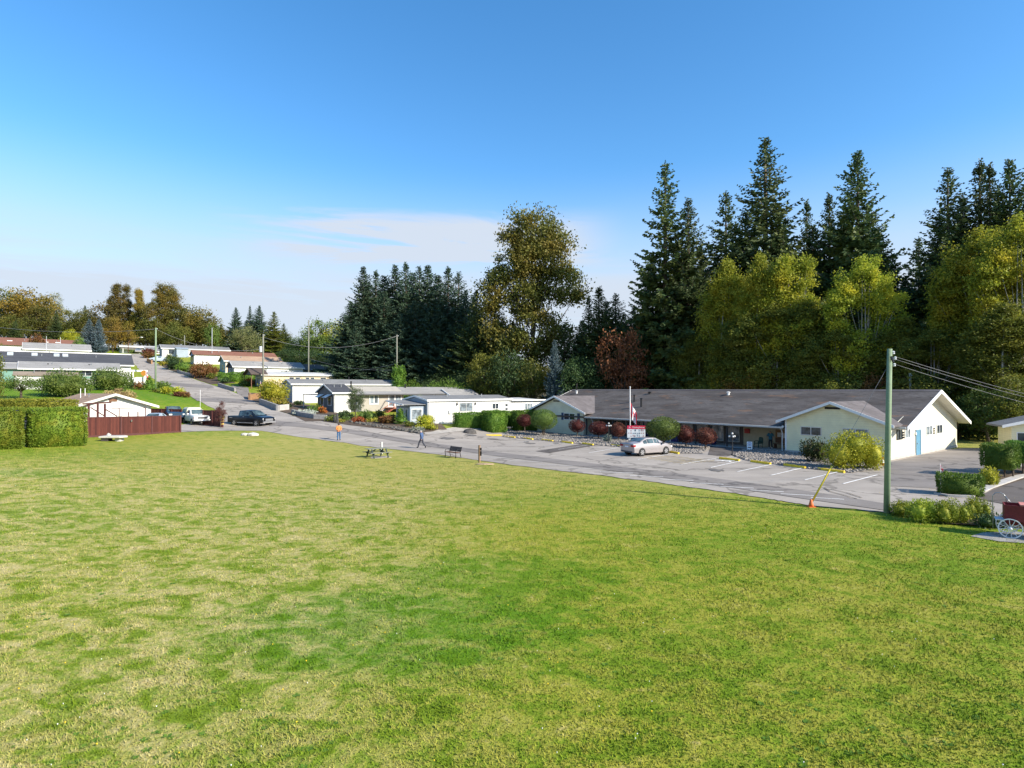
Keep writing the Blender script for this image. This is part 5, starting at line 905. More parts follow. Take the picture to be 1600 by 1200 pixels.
# stone slab seat and white rocks on the field edge
SLAB = mat('pale_stone', (.5,.48,.43), .85, .15, 2, bump=.4); p = G(179, 689); r = thing('stone_bench', p, .12, 'flat pale stone slab lying on a dark block in the grass', 'stone bench')
MB().prism([(-1.0,-.55),(.75,-.62),(1.05,.1),(.55,.6),(-.9,.5)], 'z', .3, .46).build('slab', SLAB, r, bevel=.03); MB().box(-.85,-.3,-.45,.3,-.1,.3).build('support', mat('dark_block', (.06,.055,.05), .9, .2), r); MB().box(.2,.6,-.3,.4,-.1,.3).build('support', SLAB, r); MB().ball((-.85,.75,.4), .2, 8, 6, (1,1,1.2), .15).build('end_stone', SLAB, r, True)
for px, b, w_, h, lb in [(383,680.5,12,4.5,'left rock of the white rock pair in the grass'),(395,681,17,6,'right rock of the white rock pair in the grass')]:
    p = G(px, b); k = p.y/FPX; o = MB().ball((0,0,h*k*.3), 1, 9, 5, (w_*k*.55,w_*k*.4,h*k*.6), .16, random.Random(px)).build('rock', SLAB); o.location = p; tag(o, lb, 'rock')
# ---------------------------------------------------------------- fences and gate arbour
def board_mat(name, col, fresh):
    t = NT(name); tc_ = t.n('ShaderNodeTexCoord').outputs['Object']; m = t.n('ShaderNodeMapping'); t.l(tc_, m.inputs[0]); m.inputs['Scale'].default_value = (7.2,7.2,.0)
    v = t.n('ShaderNodeTexWhiteNoise', noise_dimensions='1D'); sx = t.n('ShaderNodeSeparateXYZ'); t.l(tc_, sx.inputs[0]); q = t.math('DIVIDE', sx.outputs[0], .14)
    t.l(t.math('FLOOR', q), v.inputs['W']); c = t.mix(v.outputs[0], dim(col,.75), fresh); n = t.n('ShaderNodeMapping'); t.l(tc_, n.inputs[0]); n.inputs['Scale'].default_value = (6,6,.7)
    c = t.mix(t.math('MULTIPLY', t.ramp(t.noise(n.outputs[0], 3, 4), .4, .7), .4), c, dim(col, .55)); fr = t.math('FRACT', q)
    c = t.mix(t.math('MULTIPLY', t.math('LESS_THAN', fr, .07), .7), c, (.01,.005,.004)); return t.end(t.bsdf(c, .75, 0, .2, t.bump(fr, .3)))
FEN = board_mat('red_fence_boards', (.085,.026,.022), (.13,.038,.028)); FEND = board_mat('dark_red_boards', (.09,.03,.026), (.12,.04,.03)); REDP = mat('dark_red_post', (.085,.028,.026), .7, .15, 5)
def fence(a, b, ztop_px, label, mt, nposts, base=True, D0=None, D1=None, post_over=.08, zfix=None):
    A = G(*a) if D0 is None else GD(a[0], D0); B = G(*b) if D1 is None else GD(b[0], D1); d = B-A; L_ = math.hypot(d.x, d.y)
    r = thing('board_fence', A, math.atan2(d.y, d.x), label, 'fence'); za, zb = [hz(p[0], y, q.y)-A.z for p, q, y in ((a,A,ztop_px[0]),(b,B,ztop_px[1]))]; gb = B.z-A.z
    MB().prism([(0,.08),(L_,gb+.08),(L_,zb),(0,za)], 'y', -.02, .02).build('board_panel', mt, r); MB().prism([(0,za-.02),(L_,zb-.02),(L_,zb+.05),(0,za+.05)], 'y', -.05, .05).build('top_rail', REDP, r)
    if base: MB().prism([(0,-.3),(L_,gb-.3),(L_,gb+.16),(0,.16)], 'y', -.06, .0).build('base_board', REDP, r)
    for i in range(nposts):
        x = L_*i/(nposts-1); z = za+(zb-za)*i/(nposts-1); MB().box(x-.06,x+.06,-.1,.03,gb*i/(nposts-1)-.2,z+post_over).build('post', REDP, r)
    return r, za, L_
fr_, za, L_ = fence((137,683.5), (282,675.5), (652.5,650), 'red brown board fence in front of the white cottage', FEN, 4)
MB().tube([(L_*.44,-.1,za*.72),(L_*.44,-.16,za*.8)], .07, 8).build('gate_ring', GREYM, fr_)
arb = thing('gate_arbour', GD(150, 58), math.atan2(.35, 1), 'red timber arbour with slanting braces above the red fence', 'arbour'); zt = hz(150, 631, 58)-arb.location.z; m = MB()
for i, x in enumerate((-.6,.15,.75)): MB().box(x-.08,x+.08,-.06,.1,-.2,zt).build('post', REDP, arb)
MB().beam((-1.1,0,zt),(1.3,0,zt+.14),.14,.14).build('beam', REDP, arb); MB().beam((-.45,.02,zt-.35),(.7,.02,zt-1.2),.09).build('brace', REDP, arb); MB().beam((.8,.02,zt-.55),(1.8,.02,zt-1.25),.09).build('brace', REDP, arb); MB().beam((-1.2,.02,zt-.5),(-.6,.02,zt-.1),.09).build('brace', REDP, arb)
tr_ = thing('clothes_frame', GD(197, 62), math.atan2(.7,.7), 'thin dark frame of posts and rails against the cottage wall', 'frame'); zt = hz(197, 638.5, 62)-tr_.location.z
for x in (-4.2,-.6,1.8): MB().box(x-.04,x+.04,0,.08,-.1,zt).build('post', REDP, tr_)
MB().box(-1.3,1.9,0,.06,zt,zt+.06).build('rail', REDP, tr_); MB().box(-4.9,-3.9,0,.06,zt,zt+.06).build('rail', REDP, tr_)
for x in (.25, 1.1): MB().box(x-.05,x+.05,0,.07,-.1,zt-.35).build('post', REDP, tr_)
fence((237,640), (284,643), (639,640), 'dark red fence at the back of the yard below the green bank', FEND, 4, True, 71, 70.5); fence((318,662), (346,664), (641.5,642), 'dark red fence panel beside the white pickup', FEND, 3, True, 69, 68); 
gp = GD(347.5, 67.5); gp_ = thing('gate_post', gp, 0, 'dark gate post wrapped with a yellow spiral marker', 'post'); MB().box(-.1,.1,-.1,.1,-.2,1.55).build('post', REDP, gp_)
m = MB()
for i in range(4): m.box(-.13,.13,-.13,.13,.35+.3*i,.5+.3*i)
m.build('yellow_band', mat('yellow_marker', (.6,.42,.1), .6, .15), gp_)
# ---------------------------------------------------------------- utility poles, wires, lamps
POLEG = mat('green_treated_pole', (.2,.27,.17), .8, .15, 2, bump=.3); POLEB = mat('weathered_pole', (.2,.2,.165), .85, .15, 2); WIRE = mat('wire_metal', (.2,.2,.21), .5, .1, bump=0); INS = mat('insulator', (.5,.52,.55), .3, .1, bump=0)
def pole(px, D, ytop, r0, label, mt, lean=0, base=None, bits=True, name='utility_pole', group='poles up the hill'):
    p = GD(px, D) if base is None else base; h = CAMH-(ytop-HY)/FPX*D-p.z; r = thing(name, p, 0, label, 'pole', group)
    MB().tube([(0,0,-.5),(lean*.5,0,h*.5),(lean,0,h)], [r0,r0*.9,r0*.78], 12).build('shaft', mt, r, True)
    if bits: MB().tube([(lean,0,h-.25),(lean+.25,-.05,h-.25)], .05, 6).ball((lean+.28,-.05,h-.2), .08, 8, 5).build('insulator', INS, r)
    return r, h
def wire(a, b, sag, label, r=.014, n=14, name='wire', group=None):
    pts = [a.lerp(b, i/n)-Vector((0,0,sag*4*(i/n)*(1-i/n))) for i in range(n+1)]; o = MB().tube(pts, r, 5).build(name, WIRE, None, True); return tag(o, label, 'wire', group)
P1 = G(1384, 801); np_, h1_ = pole(0, 0, 0, .135, 'tall green utility pole standing at the edge of the field', POLEG, .17, P1, False) if False else (None, 0)
D1 = P1.y; np_, h1_ = pole(1384, D1, 545, .135, 'tall green utility pole standing at the edge of the field', POLEG, .19, None, False, group=None)
for i, (z, x) in enumerate([(h1_-.2,.26),(h1_-.45,.34),(h1_-.75,.3)]): 
    MB().tube([(.18,0,z),(x,-.04,z)], .035, 6).build('bracket', GREYM, np_); MB().lathe([(.03,z-.06),(.07,z-.03),(.05,z+.02),(.075,z+.05),(.03,z+.1)], (x+.06,-.04,0), 8).build('insulator', INS, np_)
MB().tube([(.16,-.13,h1_-.35),(.22,-.2,h1_-.6)], .05, 6).build('cable_clamp', BLACKM, np_)
for i, (y0, y1, D) in enumerate([(557,646,46),(561,652,46),(569,662,46)]):
    wire(PT(1398, y0, D1), PT(1760, y1, D), .32, ['highest of the three wires running right from the tall green pole','middle of the three wires running right from the tall green pole','lowest of the three wires running right from the tall green pole'][i], .009, group='wires from the tall green pole')
top1 = PT(1387, 573, D1); ga = G(1264, 791); 
wire(ga+Vector((0,0,.1)), top1, .0, 'steel guy wire stayed from the tall green pole to the field edge', .008, 2, 'guy_wire')
gd = (top1-ga); o = MB().tube([ga+gd*.012, ga+gd*.30], .04, 8).build('guy_guard', mat('yellow_plastic', (.85,.62,.05), .4, .1, bump=0), None, True); tag(o, 'yellow plastic guard around the foot of the guy wire', 'guy guard')
ORG = mat('orange_plastic', (.65,.15,.04), .5, .12, 5, bump=0)
o = thing('traffic_cone', ga+Vector((.02,-.12,0)), 0, 'small orange cone at the foot of the yellow guy guard', 'cone'); MB().lathe([(.13,.03),(.1,.14),(.05,.34),(.035,.36)], n=12).build('body', ORG, o, True); MB().box(-.16,.16,-.16,.16,0,.03).build('base', ORG, o)
o = thing('traffic_cone', G(1378, 728), 0, 'orange and white cone behind the tall green pole', 'cone'); MB().lathe([(.17,.03),(.12,.3),(.07,.55),(.04,.68)], n=12).build('body', ORG, o, True); MB().lathe([(.14,.25),(.09,.47)], n=12).build('white_band', WHITE, o); MB().box(-.2,.2,-.2,.2,0,.03).build('base', ORG, o)
p2, hh2 = pole(243, 103, 512, .16, 'green hill pole standing in the flower bank beside the road', POLEG); p3, hh3 = pole(411, 111, 522, .17, 'pole with a grey transformer beside the cream home', POLEB)
MB().lathe([(.28,hh3-3.4),(.3,hh3-3.3),(.3,hh3-2.4),(.2,hh3-2.3)], (-.45,0,0), 12).build('transformer', INS, p3); MB().tube([(0,0,hh3-1.6),(.6,-.1,hh3-1.5)], .05, 6).build('bracket', GREYM, p3)
p4, hh4 = pole(482, 122, 500, .15, 'slim grey pole left of the dark spruce clump', POLEB); p5, hh5 = pole(620, 113, 523, .15, 'pale pole in front of the dark spruce clump', POLEB); p6, hh6 = pole(945, 101, 581, .17, 'stub of a pale pole above the clubhouse roof', POLEB, bits=False)
pole(331, 150, 512, .07, 'thin white pole above the pale hilltop home', INS, name='flag_mast', bits=False); pole(288, 170, 524, .12, 'thin short pole above the grey hilltop roof', POLEB, bits=False, name='flag_mast')
pole(72, 112, 525, .035, 'thin white aerial mast above the slate roof, left one', INS, bits=False, name='aerial_mast'); pole(94, 138, 527, .045, 'thin white aerial mast at the rust red roof, right one', INS, bits=False, name='aerial_mast'); pole(313, 76, 609, .022, 'thin white bare mast behind the white pickup', WHITE, bits=False, name='aerial_mast'); pole(126, 66, 607, .035, 'left white vent mast beside the cottage roof', WHITE, bits=False, name='aerial_mast'); pole(133, 67, 606.5, .035, 'right white vent mast beside the cottage roof', WHITE, bits=False, name='aerial_mast')
pole(1422, 68, 583, .14, 'thin pale pole with fittings above the end of the clubhouse roof', POLEB, group=None)
T = lambda px, y, D: PT(px, y, D)
wire(T(411.5,527,111), T(620,525,113), 2.1, 'sagging wire from the transformer pole to the pale pole', .035); wire(T(243,514,103), T(-30,508,112), .9, 'wire running left from the green hill pole', .03); wire(T(243,514,103), T(411,545,111), 1.6, 'wire from the green hill pole to the transformer pole', .025); wire(T(620,568,113), T(500,585,128), .4, 'low wire from the pale pole towards the brown roof', .03); wire(T(482,560,122), T(620,578,113), .8, 'low wire passing in front of the dark spruces', .022)
sl = thing('street_lamp', GD(200, 172), 0, 'street lamp with a curved arm near the crest', 'street lamp'); zt = hz(200, 527, 172)-sl.location.z
MB().tube([(0,0,-.3),(0,0,zt*.62),(.5,0,zt*.82),(1.8,0,zt*.96),(3.6,0,zt)], [.12,.1,.08,.07,.06], 8).build('arm', BROWNW, sl, True); MB().ball((3.9,0,zt-.02), .4, 10, 6, (1.1,.5,.35)).build('lamp_head', WHITE, sl, True)
GLOBE = mat('white_globe', (.6,.6,.58), .3, .03, bump=0)
def globe_lamp(px, base, ytop, label):
    p = G(px, base); h = (base-ytop)*p.y/FPX; r = thing('lamp_post', p, .4, label, 'lamp post', 'globe lamp posts by the clubhouse')
    MB().lathe([(.12,0),(.1,.1),(.05,.2),(.04,h-.45),(.05,h-.4),(.03,h-.2)], n=10).build('column', BLACKM, r, True); m = MB()
    for a in (0, 2.09, 4.19): m.tube([(0,0,h-.45),(.22*math.cos(a),.22*math.sin(a),h-.52),(.24*math.cos(a),.24*math.sin(a),h-.44)], .018, 6)
    m.build('arm', BLACKM, r, True)
    for x, y, z in [(0,0,h-.1)]+[(.24*math.cos(a),.24*math.sin(a),h-.34) for a in (0,2.09,4.19)]: MB().ball((x,y,z), .085, 12, 8).build('globe', GLOBE, r, True)
globe_lamp(1144, 712, 675.5, 'black lamp post with white globes at the porch entrance'); globe_lamp(951, 693, 660, 'black lamp post with white globes left of the red sign board')
# ---------------------------------------------------------------- signs and flags
def text(s, size, mt, parent, loc, rot, name='lettering', ext=.004, align='CENTER'):
    cu = bpy.data.curves.new(name, 'FONT'); cu.body = s; cu.size = size; cu.align_x = align; cu.align_y = 'CENTER'; cu.extrude = ext
    t = bpy.data.objects.new('tmp_text', cu); C.objects.link(t); bpy.context.view_layer.update(); me = bpy.data.meshes.new_from_object(t.evaluated_get(bpy.context.evaluated_depsgraph_get())); bpy.data.objects.remove(t); bpy.data.curves.remove(cu)
    me.name = name; o = link(name, me, None, parent, loc); me.materials.clear(); me.materials.append(mt); o.rotation_euler = rot; return o
SB = thing('sign_board', GD(994, 59.5), -.12, 'white sign board with a red heading and rows of picture squares', 'sign'); zb = hz(994, 684, 59.5)-SB.location.z; zt = hz(994, 665.5, 59.5)-SB.location.z; W2 = .9
MB().box(-W2,W2,-.03,.03,zb,zt).build('board', mat('white_board', (.62,.67,.7), .5, .04), SB); REDS = mat('red_sign', (.5,.025,.06), .5, .06, bump=0); MB().box(-W2-.01,W2+.01,-.05,.05,zt-.3,zt+.03).build('header_panel', REDS, SB)
text('Coming Events', .2, WHITE, SB, (.2,-.055,zt-.14), (PI/2,0,0)); m = MB(); m.lathe([(.1,-.058),(.1,-.05)], (-.66,0,zt-.15), 12, 'y'); m.build('emblem', mat('pink_emblem', (.6,.2,.3), .5, .05), SB)
r_ = random.Random(9); GP = [mat('dark_tile', (.1,.14,.18), .6, .3, 9), mat('blue_tile', (.22,.3,.38), .6, .3, 9), mat('rose_tile', (.4,.3,.32), .6, .3, 9)]
for gi in range(3):
    m = MB(); r_ = random.Random(20+gi)
    for i in range(8):
        for j in range(3):
            if (i+j*2+r_.randrange(3)) % 3 == gi: x = -W2+.1+i*.205+r_.uniform(0,.03); z = zb+.1+j*.27+r_.uniform(0,.04); m.box(x, x+r_.uniform(.1,.17), -.036, -.03, z, z+r_.uniform(.1,.2))
    m.build('picture_squares', GP[gi], SB)
for x in (-.7,.7): MB().box(x-.05,x+.05,.03,.12,-.2,zt-.1).build('post', WHITE, SB)
FLR = mat('flag_red', (.62,.02,.05), .7, .06, bump=0); FLW = mat('flag_white', (.8,.78,.77), .7, .03, bump=0)
def flag(name, p, h, fw, fh, ztop, label, sag=.75, r0=.03, mt=WHITE, cat='flag', rz=0):
    """limp flag in three bands with a leaf mark on the white one, hanging in folds beside its staff"""
    r = thing(name, p, rz, label, cat); MB().tube([(0,0,-.2),(0,0,h)], [r0,r0*.7], 8).build('staff', mt, r, True); MB().ball((0,0,h), r0*1.5, 8, 6).build('finial', WHITE, r, True); n, k = 12, 8
    def P(u, v): s = u*fw; x = .02+s*(1-sag)*(.9+.1*math.cos(u*9)); z = ztop-v*fh-u*fw*sag*.85; y = .07*fw*math.sin(u*11+v*1.5)*(.4+u); return (x, y, z)
    for nm, u0, u1, mt_ in (('red_band',0,.26,FLR),('white_band',.26,.74,FLW),('red_band',.74,1,FLR)):
        m = MB()
        for i in range(6):
            for j in range(k): a, b = u0+(u1-u0)*i/6, u0+(u1-u0)*(i+1)/6; m.quad(P(a,j/k), P(b,j/k), P(b,(j+1)/k), P(a,(j+1)/k))
        m.build(nm, mt_, r, True)
    m = MB(); leaf = [(0,.34),(.07,.16),(.2,.2),(.14,.02),(.3,.0),(.1,-.14),(.02,-.14),(.02,-.3),(-.02,-.3),(-.02,-.14),(-.1,-.14),(-.3,0),(-.14,.02),(-.2,.2),(-.07,.16)]
    for off in (-.012, .012): n0 = [P(.5+x*.55, .5-y) for x, y in leaf]; c_ = P(.5,.5); m.add([(a,b+off,c) for a,b,c in [c_]+n0], [(0,1+i,1+(i+1)%15) for i in range(15)])
    m.build('leaf_mark', FLR, r); return r
p = GD(984.5, 61); flag('flagpole', p, hz(984.5,605,61)-p.z, 2.3, 1.4, hz(984,628,61)-p.z, 'white flagpole with a red and white flag hanging at half mast', .66, .05)
p = G(1468.5, 771); flag('small_flag', p, 46*p.y/FPX, .42, .26, 46*p.y/FPX-.03, 'small red and white flag on a thin white stick in the box hedge', .7, .012)
p = GD(228, 103); flag('small_flag', p, hz(228,579,103)-p.z, 1.6, .9, hz(228,580,103)-p.z, 'pink and white flag hanging at the carport corner', .75, .04); p = GD(407, 109); flag('small_flag', p, hz(407,596,109)-p.z, 1.3, .8, hz(407,597,109)-p.z, 'red and white flag beside the cream home porch', .75, .03)
o = MB().tube([(0,0,-.1),(-.1,0,.75)], .012, 6).ball((-.1,0,.77), .03, 8, 5).build('marker_stake', WHITE, None, True, loc=G(1517,776)); tag(o, 'thin white leaning marker stake before the box hedge', 'stake')
aw = GD(224.5, 104); o = thing('banner', aw, 0, 'round orange banner on the carport corner', 'banner'); MB().lathe([(.0001,-.05),(.5,-.05),(.5,.05),(.0001,.05)], (0,0,hz(224,583,104)-aw.z), 14, 'y').build('disc', mat('orange_cloth', (.6,.25,.04), .7, .1), o); MB().tube([(0,.1,-.2),(0,.1,hz(224,578,104)-aw.z)], .06, 6).build('staff', WHITE, o)
AF = thing('sandwich_sign', G(1171, 703.5), -.35, 'white folding sign with small blue lines and a black arrow', 'sign'); m = MB().obox((-.23,-.02,.02),(.46,0,0),(0,.02,0),(0,.14,.76)); m.build('front_board', WHITE, AF); MB().obox((-.23,.34,.02),(.46,0,0),(0,.02,0),(0,-.17,.76)).build('back_board', WHITE, AF)
def onb(x, z, e=.006): return (x, -.02+z*.184-e, .02+z)
m = MB(); m.add([onb(a,b) for a,b in [(-.15,.2),(.03,.2),(.03,.15),(.15,.235),(.03,.32),(.03,.27),(-.15,.27)]], [(0,1,2,3,4,5,6)]); m.build('arrow', DARK, AF); m = MB()
for zz, w_ in ((.42,.3),(.5,.26),(.6,.32),(.67,.22)): m.add([onb(-w_/2,zz), onb(w_/2,zz), onb(w_/2,zz+.035), onb(-w_/2,zz+.035)], [(0,1,2,3)])
m.build('blue_lines', mat('blue_print', (.12,.16,.4), .6, .1), AF)
# ---------------------------------------------------------------- field furniture
WG = mat('weathered_green_wood', (.19,.2,.155), .75, .25, 5, bump=.3); DGW = mat('dark_green_wood', (.03,.045,.04), .7, .2, 5)
pt = thing('picnic_table', G(590, 714.5), math.radians(38), 'dark green picnic table with attached benches on the grass', 'picnic table'); Lh = .95
m = MB(); [m.box(-Lh,Lh,-.37+.15*k,-.37+.15*k+.14,.72,.76) for k in range(5)]; m.build('tabletop', WG, pt)
for sy in (-1,1): MB().box(-Lh,Lh,sy*.7-.13,sy*.7-.005,.42,.46).box(-Lh,Lh,sy*.7+.005,sy*.7+.13,.42,.46).build('bench_seat', WG, pt)
for x in (-.62,.62):
    for sy in (-1,1): MB().beam((x,sy*.72,.02),(x,sy*.25,.74),.05,.11,(1,0,0)).build('leg', DGW, pt)
    MB().box(x-.03,x+.03,-.8,.8,.33,.42).build('cross_beam', DGW, pt); MB().beam((x,0,.4),(x*.15,0,.72),.05,.08).build('brace', DGW, pt)
o = MB().box(-.85,.85,-.6,.6,-.05,.015).build('paving_pad', GRAVEL, None, loc=G(592,714.5), rz=math.radians(38)); tag(o, 'thin pale concrete pad under the picnic table', 'paving pad')
mp_ = thing('marker_post', GD(597, 51), 0, 'short black and white post behind the picnic table', 'post'); hp = hz(597,690.5,51)-mp_.location.z; MB().box(-.05,.05,-.05,.05,-.1,hp).build('post', WHITE, mp_); MB().box(-.09,-.05,-.06,.06,hp-.5,hp-.04).build('dark_face', BLACKM, mp_)
# bench on the lawn edge: its back to the field
bn = thing('park_bench', G(710, 714.5), math.radians(-52+180+8), 'dark slatted park bench with its back to the field', 'bench'); m = MB()
[m.box(-.72,.72,-.02+.1*k,.06+.1*k,.43,.46) for k in range(5)]; m.build('seat', BROWNW, bn); m = MB(); [m.obox((-.72,-.09-.035*k,.5+.095*k),(1.44,0,0),(0,.025,0),(0,-.03,.085)) for k in range(4)]; m.build('backrest', mat('dark_bench_slats', (.05,.032,.026), .6, .2, 5), bn)
for x in (-.66,.66):
    MB().tube([(x,.45,0),(x,.4,.25),(x,.44,.43),(x,.1,.44),(x,-.05,.43),(x,-.1,.2),(x,-.16,0)], .028, 6).build('leg', BLACKM, bn, True); MB().tube([(x,-.12,.66),(x,.2,.68),(x,.42,.62),(x,.43,.44)], .025, 6).tube([(x,-.05,.43),(x,-.24,.9)], .025, 6).build('armrest', BLACKM, bn, True)
wp = thing('sign_post', G(749, 722.5), -.5, 'brown wooden post with two small dark signs on its edge', 'post'); hp = 27*wp.location.y/FPX; MB().box(-.06,.06,-.06,.06,-.2,hp).build('post', mat('tan_post', (.3,.19,.11), .75, .2, 5), wp)
for z0, z1 in ((hp-.4,hp-.2),(hp-.8,hp-.45)): MB().box(.06,.2,-.02,.02,z0,z1).build('sign_plate', BLACKM, wp)
o = MB().ball((0,0,0), 1, 14, 4, (.75,.5,.05), .12).build('bare_patch', mat('dry_soil', (.38,.27,.17), .95, .2, 4), None, True, loc=G(757,725)); struct(o)
# red wagon
RW_ = mat('red_wagon_paint', (.16,.02,.022), .6, .25, 4, bump=.2); wg = G(1577, 840.5); wag = thing('wagon', wg, -.62, 'old red wooden wagon with white spoked wheels and metal hoops', 'wagon'); RD = .37
def spoke_wheel(x, y, R):
    w_ = MB(); n = 28; rim = MB()
    for i in range(n):
        a, b = 2*PI*i/n, 2*PI*(i+1)/n; rim.add([(x+q*math.cos(t), y+s, R+q*math.sin(t)) for t in (a,b) for q in (R,R-.035) for s in (-.025,.025)], [(0,1,5,4),(2,6,7,3),(0,4,6,2),(1,3,7,5)])
    o = rim.build('wheel', WHITE, wag); sp_ = MB()
    for i in range(12): t = 2*PI*i/12+.1; sp_.tube([(x+.04*math.cos(t),y,R+.04*math.sin(t)),(x+(R-.02)*math.cos(t),y,R+(R-.02)*math.sin(t))], .011, 5)
    sp_.build('spokes', WHITE, o); MB().lathe([(.03,y-.09),(.055,y-.06),(.06,y+.05),(.03,y+.08)], (x,0,R), 10, 'y').build('hub', WHITE, o)
for x, R in ((0,RD),(1.75,RD+.06)):
    for y in (-.05, 1.0): spoke_wheel(x, y, R)
    MB().tube([(x,-.05,R),(x,1.0,R)], .03, 6).build('axle', BLACKM, wag)
m = MB(); m.box(-.16,2.3,.1,.14,.62,1.22); m.box(-.16,2.3,.84,.88,.62,1.22); m.box(-.16,-.12,.14,.84,.62,1.22); m.box(2.26,2.3,.14,.84,.62,1.22); m.box(-.12,2.26,.14,.84,.62,.67); m.build('wagon_box', RW_, wag)
MB().box(-.1,2.2,.3,.4,.45,.62).box(-.1,2.2,.6,.7,.45,.62).build('chassis', RW_, wag); MB().box(.3,.62,.1,.88,1.22,1.27).build('seat_board', mat('pale_red_board', (.5,.2,.17), .7, .15), wag)
MB().box(-.42,-.14,.25,.8,.6,.63).build('step_board', WHITE, wag)
for x in (-.45, .48): MB().tube([(x,.92,.1),(x,.92,1.42),(x+.08,.92,1.53),(x+.22,.92,1.56),(x+.34,.92,1.5),(x+.4,.92,1.38),(x+.42,.92,1.0)], .016, 7).tube([(x+.38,.92,1.44),(x+.62,.92,1.1)], .014, 6).build('hoop', GREYM, wag, True)
MB().tube([(.55,.1,1.2),(.8,.05,1.1)], .04, 6).build('lever', BLACKM, wag); sheet('concrete_slab', mat('shaded_slab', (.27,.26,.24), .9, .25, 2, bump=.3), [(1515,838),(1560,846),(1600,849),(1700,856)], [(1535,832),(1580,831),(1620,832),(1700,836)], .02, 3)  # slab concrete coloured darker for the shade lying on it
# porch things
ch = thing('garden_chair', onhall(11.35,1.3,.06), HROT-.4, 'dark green plastic garden chair on the porch', 'chair'); GP_ = mat('green_plastic', (.02,.07,.055), .4, .1, bump=0)
MB().box(-.28,.28,-.28,.25,.4,.45).build('seat', GP_, ch, bevel=.02); MB().prism([(-.3,.45),(.3,.45),(.28,.85),(.18,1.0),(-.18,1.0),(-.28,.85)], 'y', .22, .28).build('backrest', GP_, ch)
for x in (-.26,.26):
    for y in (-.26,.22): MB().beam((x*1.1,y*1.1,0),(x,y,.42),.05).build('leg', GP_, ch)
    MB().box(x-.03,x+.03,-.3,.25,.62,.66).box(x-.03,x+.03,-.3,-.25,.42,.62).build('armrest', GP_, ch)
NAVY = mat('navy_tub', (.012,.014,.09), .5, .1, bump=0)
for s, t, w_, lb in [(16.2,.9,1.0,'navy blue tub on the porch between the windows'),(24.6,.6,1.2,'navy blue tub behind the large green shrub by the car'),(20.2,.7,.9,'navy blue tub behind the red orange topped shrub')]:
    o = MB().prism([(-w_/2*.85,0),(w_/2*.85,0),(w_/2,.55),(-w_/2,.55)], 'y', -.3, .3).build('planter_tub', NAVY, None, loc=onhall(s,t,.06), rz=HROT); tag(o, lb, 'tub')
pb = thing('porch_bench', onhall(9.6,2.2,.06), HROT, 'dark wooden bench under the notice board', 'bench'); MB().box(-.7,.7,-.25,.2,.4,.46).build('seat', BROWNW, pb); MB().box(-.7,.7,.2,.26,.5,.95).build('backrest', BROWNW, pb)
for x in (-.6,.6): MB().box(x-.04,x+.04,-.22,.22,0,.4).build('leg', BROWNW, pb)
